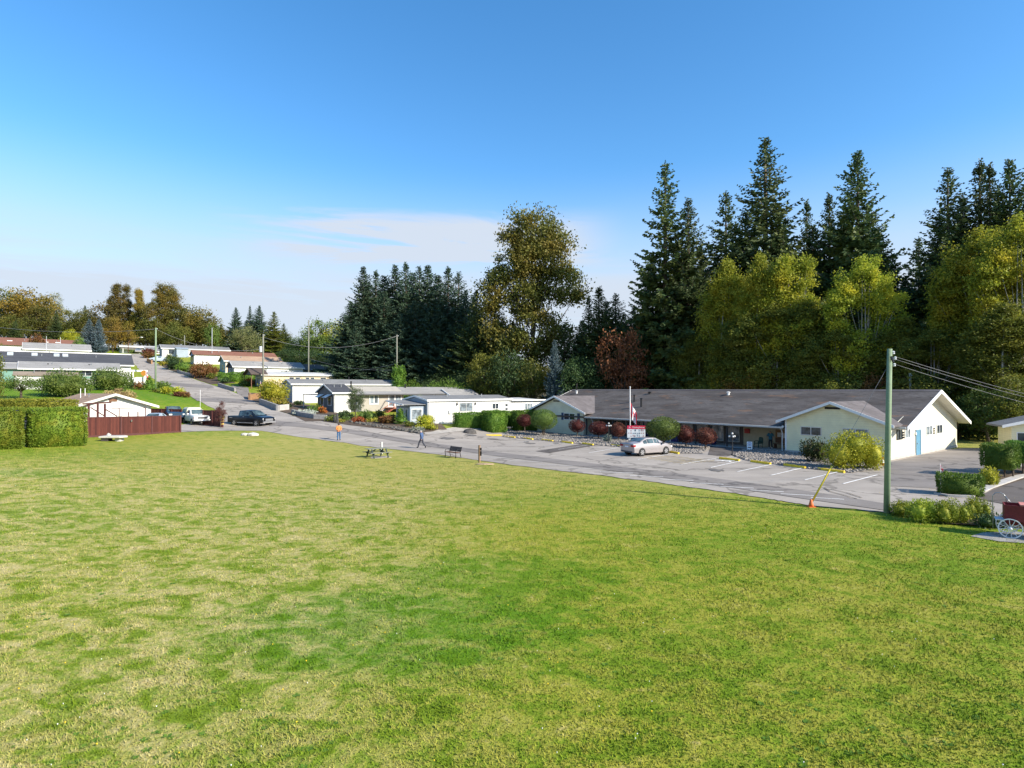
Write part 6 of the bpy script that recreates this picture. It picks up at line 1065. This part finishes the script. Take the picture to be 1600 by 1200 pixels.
# ---------------------------------------------------------------- vehicles
TYRE = mat('tyre_rubber', (.02,.02,.02), .85, .2, bump=0); RIM = mat('alloy_rim', (.55,.55,.56), .3, .08, metal=.7, bump=0); CGL = glassmat('car_glass', (.05,.075,.08), .04); LAMP = mat('lamp_lens', (.7,.7,.68), .15, .05, bump=0); TAIL = mat('tail_lens', (.3,.01,.015), .2, .1, bump=0); PLATE = mat('plate_white', (.7,.72,.78), .5, .05, bump=0); BUMP = mat('dark_bumper', (.05,.05,.055), .5, .15, bump=0)
def vehicle(name, loc, rz, label, cat, paint, st, wheels, wr, cab, lamps, trim=None, group=None):
    """st: stations along x (nose at +x): (x, z_low, z_mid, z_belt, z_top, w_low, w_belt, w_top); cab: station index range glazed"""
    r = thing(name, loc, rz, label, cat, group); N = len(st); V = []; Fs = []
    ring = lambda s: [(s[0],0,s[1]),(s[0],s[5]*.94,s[1]),(s[0],s[5],s[1]+.12*(s[2]-s[1])),(s[0],s[5]*1.005,s[2]),(s[0],s[6],s[3]-.05),(s[0],s[6]*.97,s[3]),(s[0],s[7],s[4]-.03 if s[4]-s[3] > .1 else s[4]),(s[0],s[7]*.86,s[4]),(s[0],0,s[4]+.015)]
    half = [ring(s) for s in st]; full = [h+[(x,-y,z) for x,y,z in h[-2:0:-1]] for h in half]; k = len(full[0])
    for f in full: V += f
    for i in range(N-1):
        for j in range(k): Fs.append((i*k+j, i*k+(j+1)%k, (i+1)*k+(j+1)%k, (i+1)*k+j))
    Fs += [tuple(range(k)), tuple(range((N-1)*k, N*k))[::-1]]
    b = MB().add(V, Fs).build('body', paint, r, True); b.data.polygons.foreach_set('use_smooth', [True]*len(b.data.polygons)); e = b.modifiers.new('split', 'EDGE_SPLIT'); e.split_angle = math.radians(32)
    def bil(a, b_, c, d, u, v): return [(a[q]*(1-u)+b_[q]*u)*(1-v)+(d[q]*(1-u)+c[q]*u)*v for q in range(3)]
    for nm, i0, i1, u0, u1 in cab:
        for sd in ((-1,1) if nm == 'side_window' else (1,)):
            m = MB(); A, B = half[i0], half[i1]
            if nm == 'side_window': q = [A[5],B[5],B[6],A[6]]; off = .012
            else: q = None
            if q:
                pts = [bil(*q, u, v) for u, v in ((u0,.1),(u1,.1),(u1,.9),(u0,.9))]; m.add([(x,(y+off)*sd,z) for x,y,z in pts]+[(x,(y-.02)*sd,z) for x,y,z in pts], [(0,1,2,3),(7,6,5,4),(0,4,5,1),(1,5,6,2),(2,6,7,3),(3,7,4,0)])
            else:
                a, b_ = st[i0], st[i1]; up = lambda s, u: (s[0], s[7]*.9, s[4]); p0, p1 = Vector((a[0],a[7]*.86,a[4]+.012)), Vector((b_[0],b_[7]*.86,b_[4]+.012)); d = p1-p0; nn = Vector((-d.z,0,d.x)).normalized()*.014; nn = nn if nn.z > 0 else -nn
                l0, l1 = p0+d*u0, p0+d*u1; m.add([tuple(l0+nn),(tuple((l1+nn))),(l1.x+nn.x,-l1.y,l1.z+nn.z),(l0.x+nn.x,-l0.y,l0.z+nn.z)]+[tuple(l0-nn),tuple(l1-nn),(l1.x-nn.x,-l1.y,l1.z-nn.z),(l0.x-nn.x,-l0.y,l0.z-nn.z)], [(0,1,2,3),(7,6,5,4),(0,4,5,1),(1,5,6,2),(2,6,7,3),(3,7,4,0)])
            m.build(nm, CGL, r)
    wy = max(s[5] for s in st)
    for x in wheels:
        for sd in (-1, 1):
            y = sd*(wy-.1); arch = MB().lathe([(wr*1.13,y-.115),(wr*1.13,y+.115)] if sd > 0 else [(wr*1.13,y-.115),(wr*1.13,y+.115)], (x,0,wr*1.02), 22, 'y').build('wheel_arch', DARK, r)
            t_ = MB().lathe([(wr*.62,y-.12),(wr*.95,y-.125),(wr,y-.09),(wr,y+.09),(wr*.95,y+.125),(wr*.62,y+.12)], (x,0,wr), 22, 'y').build('wheel', TYRE, r, True)
            rim = MB().lathe([(wr*.64,y-.05),(wr*.64,y+sd*.128)] if sd > 0 else [(wr*.64,y-.128),(wr*.64,y+.05)], (x,0,wr), 18, 'y'); rim.build('rim', BUMP, t_); sp_ = MB()
            for i in range(6): a = 2*PI*i/6; sp_.beam((x,y+sd*.133,wr),(x+wr*.62*math.cos(a),y+sd*.133,wr+wr*.62*math.sin(a)),.02,.085,(0,1,0)) if False else sp_.obox((x-.5*.09*math.sin(a),y+sd*.12,wr+.5*.09*math.cos(a)),(wr*.63*math.cos(a),0,wr*.63*math.sin(a)),(.09*math.sin(a),0,-.09*math.cos(a)),(0,sd*.02,0))
            sp_.build('spokes', RIM, t_)
    for nm, x0, x1, y0, y1, z0, z1, mt_ in lamps:
        for sd in ((-1,1) if y0 > .05 else (1,)):
            a, c = (y0, y1) if sd > 0 else (-y1, -y0)
            MB().box(x0,x1,a,c,z0,z1).build(nm, mt_, r, bevel=.012)
    return r
# silver sedan (nose away from the viewer, into its bay)
SIL = mat('silver_paint', (.36,.33,.325), .3, .05, 1, metal=.35, bump=0, coat=.5)
sed = [(-2.26,.42,.6,.82,.98,.72,.72,.66),(-2.2,.3,.55,.9,1.05,.84,.8,.7),(-1.75,.24,.55,.95,1.1,.87,.84,.72),(-1.45,.22,.55,.96,1.14,.88,.85,.7),(-.72,.2,.55,.97,1.43,.88,.86,.58),(.05,.2,.55,.96,1.465,.88,.86,.6),(.42,.2,.55,.95,1.43,.88,.86,.59),(1.2,.2,.55,.93,1.02,.88,.84,.72),(1.8,.22,.55,.82,.89,.86,.8,.66),(2.2,.27,.5,.68,.74,.76,.7,.55),(2.32,.36,.5,.6,.64,.6,.55,.45)]
a = G(984, 713); b = G(1029, 707.5); pr = (a+b)/2; rot = math.atan2(.52, .86)
a = G(1004.5,712); vehicle('parked_car', Vector((a.x+.5, a.y+.75, .05)), rot, 'silver sedan parked nose to the clubhouse below the sign board', 'car', SIL, sed, (-1.38,1.35), .32, [('side_window',3,4,.45,1),('side_window',4,5,.06,.94),('side_window',5,6,.06,.9),('side_window',6,7,.02,.72),('rear_window',3,4,.1,.92),('windscreen',7,6,.08,.92)],
    [('taillight',-2.28,-1.98,.46,.82,.78,.94,TAIL),('headlight',2.02,2.26,.42,.74,.58,.7,LAMP),('rear_bumper',-2.32,-2.14,.0,.01,.3,.31,SIL),('number_plate',-2.3,-2.27,-.2,.2,.72,.84,PLATE),('door_mirror',.85,1.02,.86,1.04,.93,1.05,BLACKM),('bumper_strip',-2.31,-2.2,-.62,.62,.3,.42,BUMP)])
# black crew cab pickup
BLK = mat('black_paint', (.006,.006,.008), .32, .2, bump=0, coat=.25)
trk = [(-2.95,.5,.75,1.12,1.2,.92,.9,.86),(-2.9,.42,.75,1.14,1.22,.98,.97,.92),(-1.35,.42,.75,1.16,1.22,1.0,.98,.93),(-1.3,.42,.75,1.18,1.24,1.0,.98,.8),(-1.12,.42,.75,1.2,1.86,1.0,.98,.74),(-.1,.42,.75,1.2,1.93,1.0,.98,.75),(.72,.42,.75,1.2,1.86,1.0,.98,.72),(1.55,.42,.75,1.18,1.26,1.0,.97,.86),(2.4,.42,.75,1.1,1.17,.99,.95,.84),(2.8,.45,.72,1.04,1.1,.95,.92,.8),(2.92,.5,.7,.95,1.0,.86,.84,.76)]
a = G(388, 666.5); trot = math.atan2(-.42, .9)
vehicle('pickup_truck', a+Vector((0,.9,.02)), trot, 'black crew cab pickup with chrome wheels parked beside the road', 'pickup', BLK, trk, (-1.78,1.85), .41, [('side_window',4,5,.1,.95),('side_window',5,6,.05,.95),('side_window',6,7,.02,.6),('windscreen',7,6,.08,.95),('rear_window',3,4,.1,.9)],
    [('taillight',-2.97,-2.88,.74,.95,.78,1.12,TAIL),('headlight',2.72,2.9,.56,.9,.82,1.0,LAMP),('grille',2.88,2.95,-.55,.55,.68,.95,GREYM),('running_board',-1.2,1.3,.98,1.08,.4,.48,RIM),('front_bumper',2.78,3.0,-.9,.9,.45,.64,RIM),('rear_bumper',-3.08,-2.92,-.9,.9,.5,.66,RIM),('door_mirror',1.0,1.2,1.0,1.2,1.22,1.42,BLACKM),('badge',-2.6,-2.1,.995,1.0,1.0,1.06,RIM),('door_handle',-.35,-.15,.99,1.02,1.12,1.16,RIM)])
# white older pickup with canopy facing the field
WPT = mat('white_car_paint', (.62,.62,.58), .4, .06, 1, bump=0, coat=.3); CAN = mat('cream_canopy', (.6,.58,.4), .5, .08)
wtr = [(-2.7,.5,.75,1.1,1.2,.93,.92,.88),(-1.1,.45,.75,1.14,1.22,.95,.94,.9),(-1.05,.45,.75,1.16,1.25,.95,.94,.8),(-.92,.45,.75,1.16,1.76,.95,.94,.68),(.1,.45,.75,1.16,1.76,.95,.94,.68),(.75,.45,.75,1.14,1.2,.95,.93,.82),(1.9,.45,.75,1.06,1.12,.95,.93,.84),(2.35,.48,.72,1.02,1.07,.94,.92,.84),(2.42,.5,.72,1.0,1.03,.92,.9,.82)]
a = G(309, 665); wt = vehicle('pickup_truck', a+Vector((-1.2,2.0,.03)), math.radians(-47), 'older white pickup with a cream canopy facing the field', 'pickup', WPT, wtr, (-1.55,1.6), .37, [('side_window',3,4,.08,.95),('side_window',4,5,.02,.5),('windscreen',5,4,.08,.95)],
    [('headlight',2.4,2.46,.55,.88,.78,.94,LAMP),('grille',2.41,2.45,-.5,.5,.76,.96,BUMP),('front_bumper',2.42,2.6,-.95,.95,.5,.7,RIM),('number_plate',2.6,2.62,-.2,.2,.52,.66,PLATE),('door_mirror',.5,.62,.98,1.2,1.12,1.36,RIM),('indicator',2.38,2.44,.88,.93,.78,.92,ORG)])
MB().prism([(-.9,1.2),(.9,1.2),(.78,1.8),(.6,1.98),(-.6,1.98),(-.78,1.8)], 'x', -2.7, -.9).build('canopy', CAN, wt)
DKB = mat('dark_blue_paint', (.02,.05,.09), .3, .1, bump=0, coat=.5); a = GD(271, 71.5); vehicle('pickup_truck', a, math.radians(-50), 'dark blue pickup half hidden behind the end of the red fence', 'pickup', DKB, wtr, (-1.55,1.6), .37, [('side_window',3,4,.08,.95),('side_window',4,5,.02,.5),('windscreen',5,4,.08,.95),('rear_window',2,3,.1,.9)], [('headlight',2.4,2.46,.55,.88,.78,.94,LAMP),('taillight',-2.73,-2.65,.75,.9,.75,1.05,TAIL)])
PBL = mat('pale_blue_paint', (.35,.42,.5), .3, .08, bump=0, coat=.5); car2 = sed
a = GD(243, 63.5); vehicle('parked_car', a, math.radians(-75), 'pale blue car behind the red fence beside the cottage', 'car', PBL, sed, (-1.38,1.35), .32, [('side_window',4,5,.06,.94),('windscreen',7,6,.08,.92)], [('headlight',2.02,2.26,.42,.74,.58,.7,LAMP)])
a = GD(247, 152); vehicle('parked_car', a, math.radians(-150), 'pale blue car parked by the upper road beside the grey gable', 'car', PBL, sed, (-1.38,1.35), .32, [('side_window',4,5,.06,.94),('windscreen',7,6,.08,.92),('rear_window',3,4,.1,.92)], [('headlight',2.02,2.26,.42,.74,.58,.7,LAMP)])
a = GD(216, 172); vehicle('parked_car', a, math.radians(-60), 'silver grey car near the crest below the white carport', 'car', SIL, sed, (-1.38,1.35), .32, [('side_window',4,5,.06,.94),('windscreen',7,6,.08,.92)], [('headlight',2.02,2.26,.42,.74,.58,.7,LAMP)])
# ---------------------------------------------------------------- people
SKIN = mat('skin', (.45,.27,.19), .55, .06, 8, bump=0)
def person(loc, rz, label, J, coat, trouser, hair, shoe, scale=1.0, sleeve=True, hat=None):
    """J: joint positions; the body is one skinned surface and the clothes are shells lifted off it"""
    r = thing('person', loc, rz, label, 'person'); r.scale = (scale,)*3
    names = ['pelvis','waist','chest','neck','head','crown_','shL','elL','wrL','shR','elR','wrR','hipL','knL','anL','toeL','hipR','knR','anR','toeR']
    rad = dict(pelvis=(.15,.11),waist=(.14,.1),chest=(.17,.115),neck=(.055,.055),head=(.075,.09),crown_=(.07,.085),shL=(.065,.06),elL=(.045,.045),wrL=(.032,.03),hipL=(.09,.09),knL=(.06,.06),anL=(.042,.045),toeL=(.04,.03))
    E = [('pelvis','waist'),('waist','chest'),('chest','neck'),('neck','head'),('head','crown_'),('chest','shL'),('shL','elL'),('elL','wrL'),('chest','shR'),('shR','elR'),('elR','wrR'),('pelvis','hipL'),('hipL','knL'),('knL','anL'),('anL','toeL'),('pelvis','hipR'),('hipR','knR'),('knR','anR'),('anR','toeR')]
    V = [J[n] for n in names]; Ei = [(names.index(a), names.index(b)) for a, b in E]; fing = []
    for s in 'LR':
        w_, e_ = Vector(J['wr'+s]), Vector(J['el'+s]); d = (w_-e_).normalized(); sd = d.cross(Vector((0,1,0) if abs(d.y) < .8 else (1,0,0))).normalized(); i0 = len(V); V.append(tuple(w_+d*.075)); Ei.append((names.index('wr'+s), i0)); fing.append((i0, .036, .016)) ; fw = d.cross(sd)
        for k, (o_, l_) in enumerate([(-.03,.075),(-.01,.085),(.01,.08),(.03,.062)]):
            b0 = w_+d*.09+fw*o_; i1 = len(V); V.append(tuple(b0+d*l_*.5+sd*.006)); V.append(tuple(b0+d*l_+sd*.028)); Ei += [(i0,i1),(i1,i1+1)]; fing += [(i1,.0095,.0095),(i1+1,.008,.008)]
        i1 = len(V); V.append(tuple(w_+d*.05-fw*.045)); V.append(tuple(w_+d*.095-fw*.06+sd*.015)); Ei += [(names.index('wr'+s),i1),(i1,i1+1)]; fing += [(i1,.012,.012),(i1+1,.0095,.0095)]
    me = bpy.data.meshes.new('body'); me.from_pydata(V, Ei, []); o = bpy.data.objects.new('tmp_body', me); C.objects.link(o)
    sk = o.modifiers.new('skin', 'SKIN'); sub = o.modifiers.new('sub', 'SUBSURF'); sub.levels = 1; sub.render_levels = 1
    lay = me.skin_vertices[0].data
    for i, n in enumerate(names): lay[i].radius = rad.get(n, rad.get(n[:-1]+'L')); lay[i].use_root = (i == 0)
    for i, a, b in fing: lay[i].radius = (a, b)
    bpy.context.view_layer.update(); bm_ = bpy.data.meshes.new_from_object(o.evaluated_get(bpy.context.evaluated_depsgraph_get())); bpy.data.objects.remove(o); bm_.name = 'body'
    bm_.materials.clear(); bm_.polygons.foreach_set('use_smooth', [True]*len(bm_.polygons)); body = link('body', bm_, SKIN, r)
    co = [Vector(v.co) for v in bm_.vertices]; no = [Vector(v.normal) for v in bm_.vertices]; js = {n: Vector(J[n]) for n in names}
    segs = [(a, b) for a, b in E]
    def near(p):
        best = None
        for a, b in segs:
            A, B = js[a], js[b]; t = max(0, min(1, (p-A).dot(B-A)/max(1e-9, (B-A).length_squared))); d = (p-A.lerp(B, t)).length/ (.12 if a in ('pelvis','waist','chest') else .07)
            if best is None or d < best[0]: best = (d, a, b, t)
        return best
    def shell(name, test, off, mt_):
        fs = []; used = {}; vs = []
        for pl in bm_.polygons:
            c = Vector(pl.center)
            if test(c, near(c)):
                f = []
                for i in pl.vertices:
                    if i not in used: used[i] = len(vs); vs.append(co[i]+no[i]*off)
                    f.append(used[i])
                fs.append(tuple(f))
        if fs: MB().add(vs, fs).build(name, mt_, r, True)
    zc_, zp = js['neck'].z-.03, js['pelvis'].z
    arm = lambda n: n[1][:2] in ('sh','el') or n[2][:2] in ('sh','el','wr')
    shell('jacket', lambda c, n: (arm(n) and not (n[1][:2] == 'el' and n[3] > (.9 if sleeve else .0))) or (n[1] in ('pelvis','waist','chest') and n[2] in ('waist','chest','neck','hipL','hipR') and zp-.06 < c.z < zc_+.02), .026, coat)
    shell('trousers', lambda c, n: (n[1][:3] in ('hip','kne') or n[1][:2] in ('hi','kn') or n[2][:3] == 'hip' or n[1] == 'pelvis') and c.z < zp+.06 and not (n[1][:2] == 'kn' and n[3] > .97), .016, trouser)
    shell('shoes', lambda c, n: n[1][:2] == 'an' or (n[1][:2] == 'kn' and n[3] > .95), .018, shoe)
    hd, cr = js['head'], js['crown_']; hc = hd.lerp(cr, .55); fwd = (Vector(J['face']) if 'face' in J else Vector((0,-1,0)))
    shell('hair', lambda c, n: n[1] in ('head','neck') and c.z > hd.z+.0 and ((c-hc).dot(fwd) < .03 or c.z > cr.z+.0), .014, hair)
    rt = fwd.cross(Vector((0,0,1))).normalized(); f = MB()
    for sd in (-1, 1): f.ball(tuple(hc+fwd*.088+rt*.032*sd+Vector((0,0,.0))), .012, 6, 4)
    f.build('eyes', DARK, r); f = MB(); f.ball(tuple(hc+fwd*.1-Vector((0,0,.028))), .017, 6, 5, (1,1,1.5)); [f.ball(tuple(hc+rt*.085*sd-Vector((0,0,.015))), .026, 6, 5, (.6,.9,1.3)) for sd in (-1,1)]; f.build('nose_and_ears', SKIN, r, True)
    f = MB(); p_ = hc+fwd*.09-Vector((0,0,.06)); f.beam(p_-rt*.022, p_+rt*.022, .01, .008); f.build('mouth', mat('lips', (.32,.13,.11), .5, .05, bump=0), r)
    if hat: MB().lathe([(.115,0),(.112,.05),(.09,.1),(.03,.125)], tuple(cr+Vector((0,0,-.03))), 12).lathe([(.15,-.005),(.15,.01)], tuple(cr+fwd*.06+Vector((0,0,-.03))), 12).build('cap', hat, r, True)
    return r
def stand(**k):
    J = dict(pelvis=(0,0,.95),waist=(0,0,1.1),chest=(0,0,1.34),neck=(0,-.01,1.5),head=(0,-.02,1.59),crown_=(0,-.02,1.68),shL=(.19,0,1.41),elL=(.25,.03,1.13),wrL=(.24,-.08,.88),shR=(-.19,0,1.41),elR=(-.25,.03,1.13),wrR=(-.24,-.08,.88),hipL=(.1,0,.9),knL=(.11,-.02,.5),anL=(.12,.02,.08),toeL=(.13,-.13,.045),hipR=(-.1,0,.9),knR=(-.11,-.02,.5),anR=(-.12,.02,.08),toeR=(-.13,-.13,.045)); J.update(k); return J
def cloth(n, c): return mat(n, c, .85, .15, 6, bump=.2)
o = person(G(529.5, 688.5)+Vector((0,0,.05)), .5, 'person in an orange jacket and blue jeans standing on the road', stand(wrL=(.12,-.22,1.02),elL=(.27,-.02,1.14),wrR=(-.1,-.24,1.04),elR=(-.27,-.02,1.14)), cloth('orange_jacket', (.62,.23,.07)), cloth('blue_jeans', (.04,.12,.25)), cloth('grey_hair', (.12,.1,.09)), cloth('dark_shoes', (.03,.035,.04)), 1.0, hat=cloth('dark_cap', (.06,.05,.05)))
p = o.location
walk = stand(pelvis=(0,0,.93),hipL=(.1,0,.88),knL=(.1,-.22,.52),anL=(.1,-.34,.1),toeL=(.1,-.48,.08),hipR=(-.1,0,.88),knR=(-.1,.1,.48),anR=(-.1,.38,.16),toeR=(-.1,.3,.045),elL=(.25,.12,1.14),wrL=(.24,.1,.9),elR=(-.26,.02,1.13),wrR=(-.25,-.16,.93),chest=(0,-.04,1.33),neck=(0,-.07,1.49),head=(0,-.1,1.58),crown_=(0,-.1,1.67),shL=(.19,-.02,1.4),shR=(-.19,-.06,1.4))
person(G(659, 701)+Vector((0,0,.04)), math.radians(70)+PI, 'person in a blue jacket and dark trousers walking along the road', walk, cloth('blue_jacket', (.06,.1,.2)), cloth('dark_grey_trousers', (.05,.055,.07)), cloth('white_hair', (.5,.48,.45)), cloth('black_shoes', (.02,.02,.02)), 1.0)
lean = stand(wrL=(.3,-.25,1.0),elL=(.3,-.05,1.15),wrR=(-.2,-.2,1.15),elR=(-.3,-.02,1.16))
person(onhall(10.3, 1.5, .06), HROT+.3, 'person in a teal shirt and dark trousers standing on the porch', lean, cloth('teal_shirt', (.03,.13,.18)), cloth('black_trousers', (.02,.02,.025)), cloth('white_grey_hair', (.45,.43,.4)), cloth('white_shoes', (.5,.5,.5)), .97, sleeve=False)
_v = Vector((UY, -UX, 0)); _n = [(478,659),(450,646.3),(434,641.3),(418,635.2),(402,629.2),(386,621.2),(371,614.8)]
sheet('garden_bed', SOIL, _n, [G(*q)+_v*w_ for q, w_ in zip(_n, (6.5,7,7.5,9,8,5,3))], .055, 5)  # dark soil for the garden gaps, also painting in the shade between homes
_n = [(330,600.8),(306,592.5),(277,582),(250,570)]; sheet('garden_bed', SOIL, _n, [G(*q)+_v*4.5 for q in _n], .055, 4)
# ---------------------------------------------------------------- sky, sun, camera
SUN = Vector((.754,-.403,.515)).normalized()
w = bpy.data.worlds.new('World'); C_ = bpy.context.scene; C_.world = w; w.use_nodes = True; nt = w.node_tree; nt.nodes.clear()
N_ = lambda t, **k: [setattr(d, a, b) or d for d in [nt.nodes.new(t)] for a, b in (list(k.items()) or [('label','')])][-1]
sky = N_('ShaderNodeTexSky', sky_type='NISHITA', sun_disc=False); sky.sun_elevation = math.asin(SUN.z); sky.sun_rotation = math.atan2(SUN.x, SUN.y)
sky.air_density = 1.0; sky.dust_density = .35; sky.ozone_density = 2.5; sky.altitude = 50
hs = N_('ShaderNodeHueSaturation'); hs.inputs['Saturation'].default_value = 1.28; hs.inputs['Hue'].default_value = .498; nt.links.new(sky.outputs[0], hs.inputs['Color'])
tc = N_('ShaderNodeTexCoord'); sp = N_('ShaderNodeSeparateXYZ'); nt.links.new(tc.outputs['Generated'], sp.inputs[0])
def wm(op, a, b=0.0):
    d = nt.nodes.new('ShaderNodeMath'); d.operation = op
    for i, v in enumerate((a, b)):
        if isinstance(v, (int, float)): d.inputs[i].default_value = v
        else: nt.links.new(v, d.inputs[i])
    return d.outputs[0]
def wr(f, a, b, lo=0, hi=1):
    d = nt.nodes.new('ShaderNodeMapRange'); d.interpolation_type = 'SMOOTHSTEP'; nt.links.new(f, d.inputs[0])
    for i, v in enumerate((a, b, lo, hi)): d.inputs[i+1].default_value = v
    return d.outputs[0]
def wn(sx, sy, sz, scale, det, rough, off=(0,0,0)):
    m = nt.nodes.new('ShaderNodeMapping'); nt.links.new(tc.outputs['Generated'], m.inputs[0]); m.inputs['Scale'].default_value = (sx, sy, sz); m.inputs['Location'].default_value = off
    d = nt.nodes.new('ShaderNodeTexNoise'); nt.links.new(m.outputs[0], d.inputs['Vector']); d.inputs['Scale'].default_value = scale; d.inputs['Detail'].default_value = det; d.inputs['Roughness'].default_value = rough; d.inputs['Distortion'].default_value = .6
    return d.outputs['Fac']
el, ax = sp.outputs[2], sp.outputs[0]
str_ = wn(1, 1, 9, 2.6, 8, .62, (3.1,0,1.2)); soft = wn(1, 1, 5, 1.2, 5, .5, (.4,2,0))
bank = wm('MULTIPLY', wr(el, .36, .1), wr(soft, .28, .6, .75, 1))                                      # pale bank low over the horizon
wisp = wm('MULTIPLY', wm('MULTIPLY', wr(el, .19, .225), wr(el, .30, .262)), wm('MULTIPLY', wr(str_, .4, .58), wm('MULTIPLY', wr(ax, -.48, -.22), wr(ax, .2, .02))))
veil = wm('MULTIPLY', wr(el, .26, .12), wr(str_, .34, .66, .1, 1))
cl = wm('MINIMUM', wm('ADD', wm('MULTIPLY', bank, .97), wm('ADD', wm('MULTIPLY', wisp, .85), wm('MULTIPLY', veil, .3))), .97)
mx = nt.nodes.new('ShaderNodeMix'); mx.data_type = 'RGBA'; nt.links.new(cl, mx.inputs[0]); nt.links.new(hs.outputs[0], mx.inputs[6]); mx.inputs[7].default_value = (2.6,2.9,3.35,1)
bg = N_('ShaderNodeBackground'); bg.inputs['Strength'].default_value = .128; nt.links.new(mx.outputs[2], bg.inputs[0]); ow = N_('ShaderNodeOutputWorld'); nt.links.new(bg.outputs[0], ow.inputs[0])
ld = bpy.data.lights.new('sun', 'SUN'); ld.energy = 4.2; ld.angle = math.radians(.53); ld.color = (1,.91,.77); so = bpy.data.objects.new('sun', ld); C.objects.link(so); so.rotation_euler = SUN.to_track_quat('Z', 'Y').to_euler()
cd = bpy.data.cameras.new('camera'); cam = bpy.data.objects.new('camera', cd); C.objects.link(cam); cam.location = (0,0,CAMH)
cam.rotation_euler = (PI/2+math.atan(8/FPX), 0, 0); cd.sensor_width = 36; cd.lens = 36*FPX/1600; cd.clip_end = 6000; cd.clip_start = .1; C_.camera = cam
vs = C_.view_settings; vs.view_transform = 'Standard'; vs.look = 'None'; vs.exposure = 1.05; vs.gamma = 1; vs.use_curve_mapping = False
try: C_.cycles.max_bounces = 6; C_.cycles.transparent_max_bounces = 4
except Exception: pass
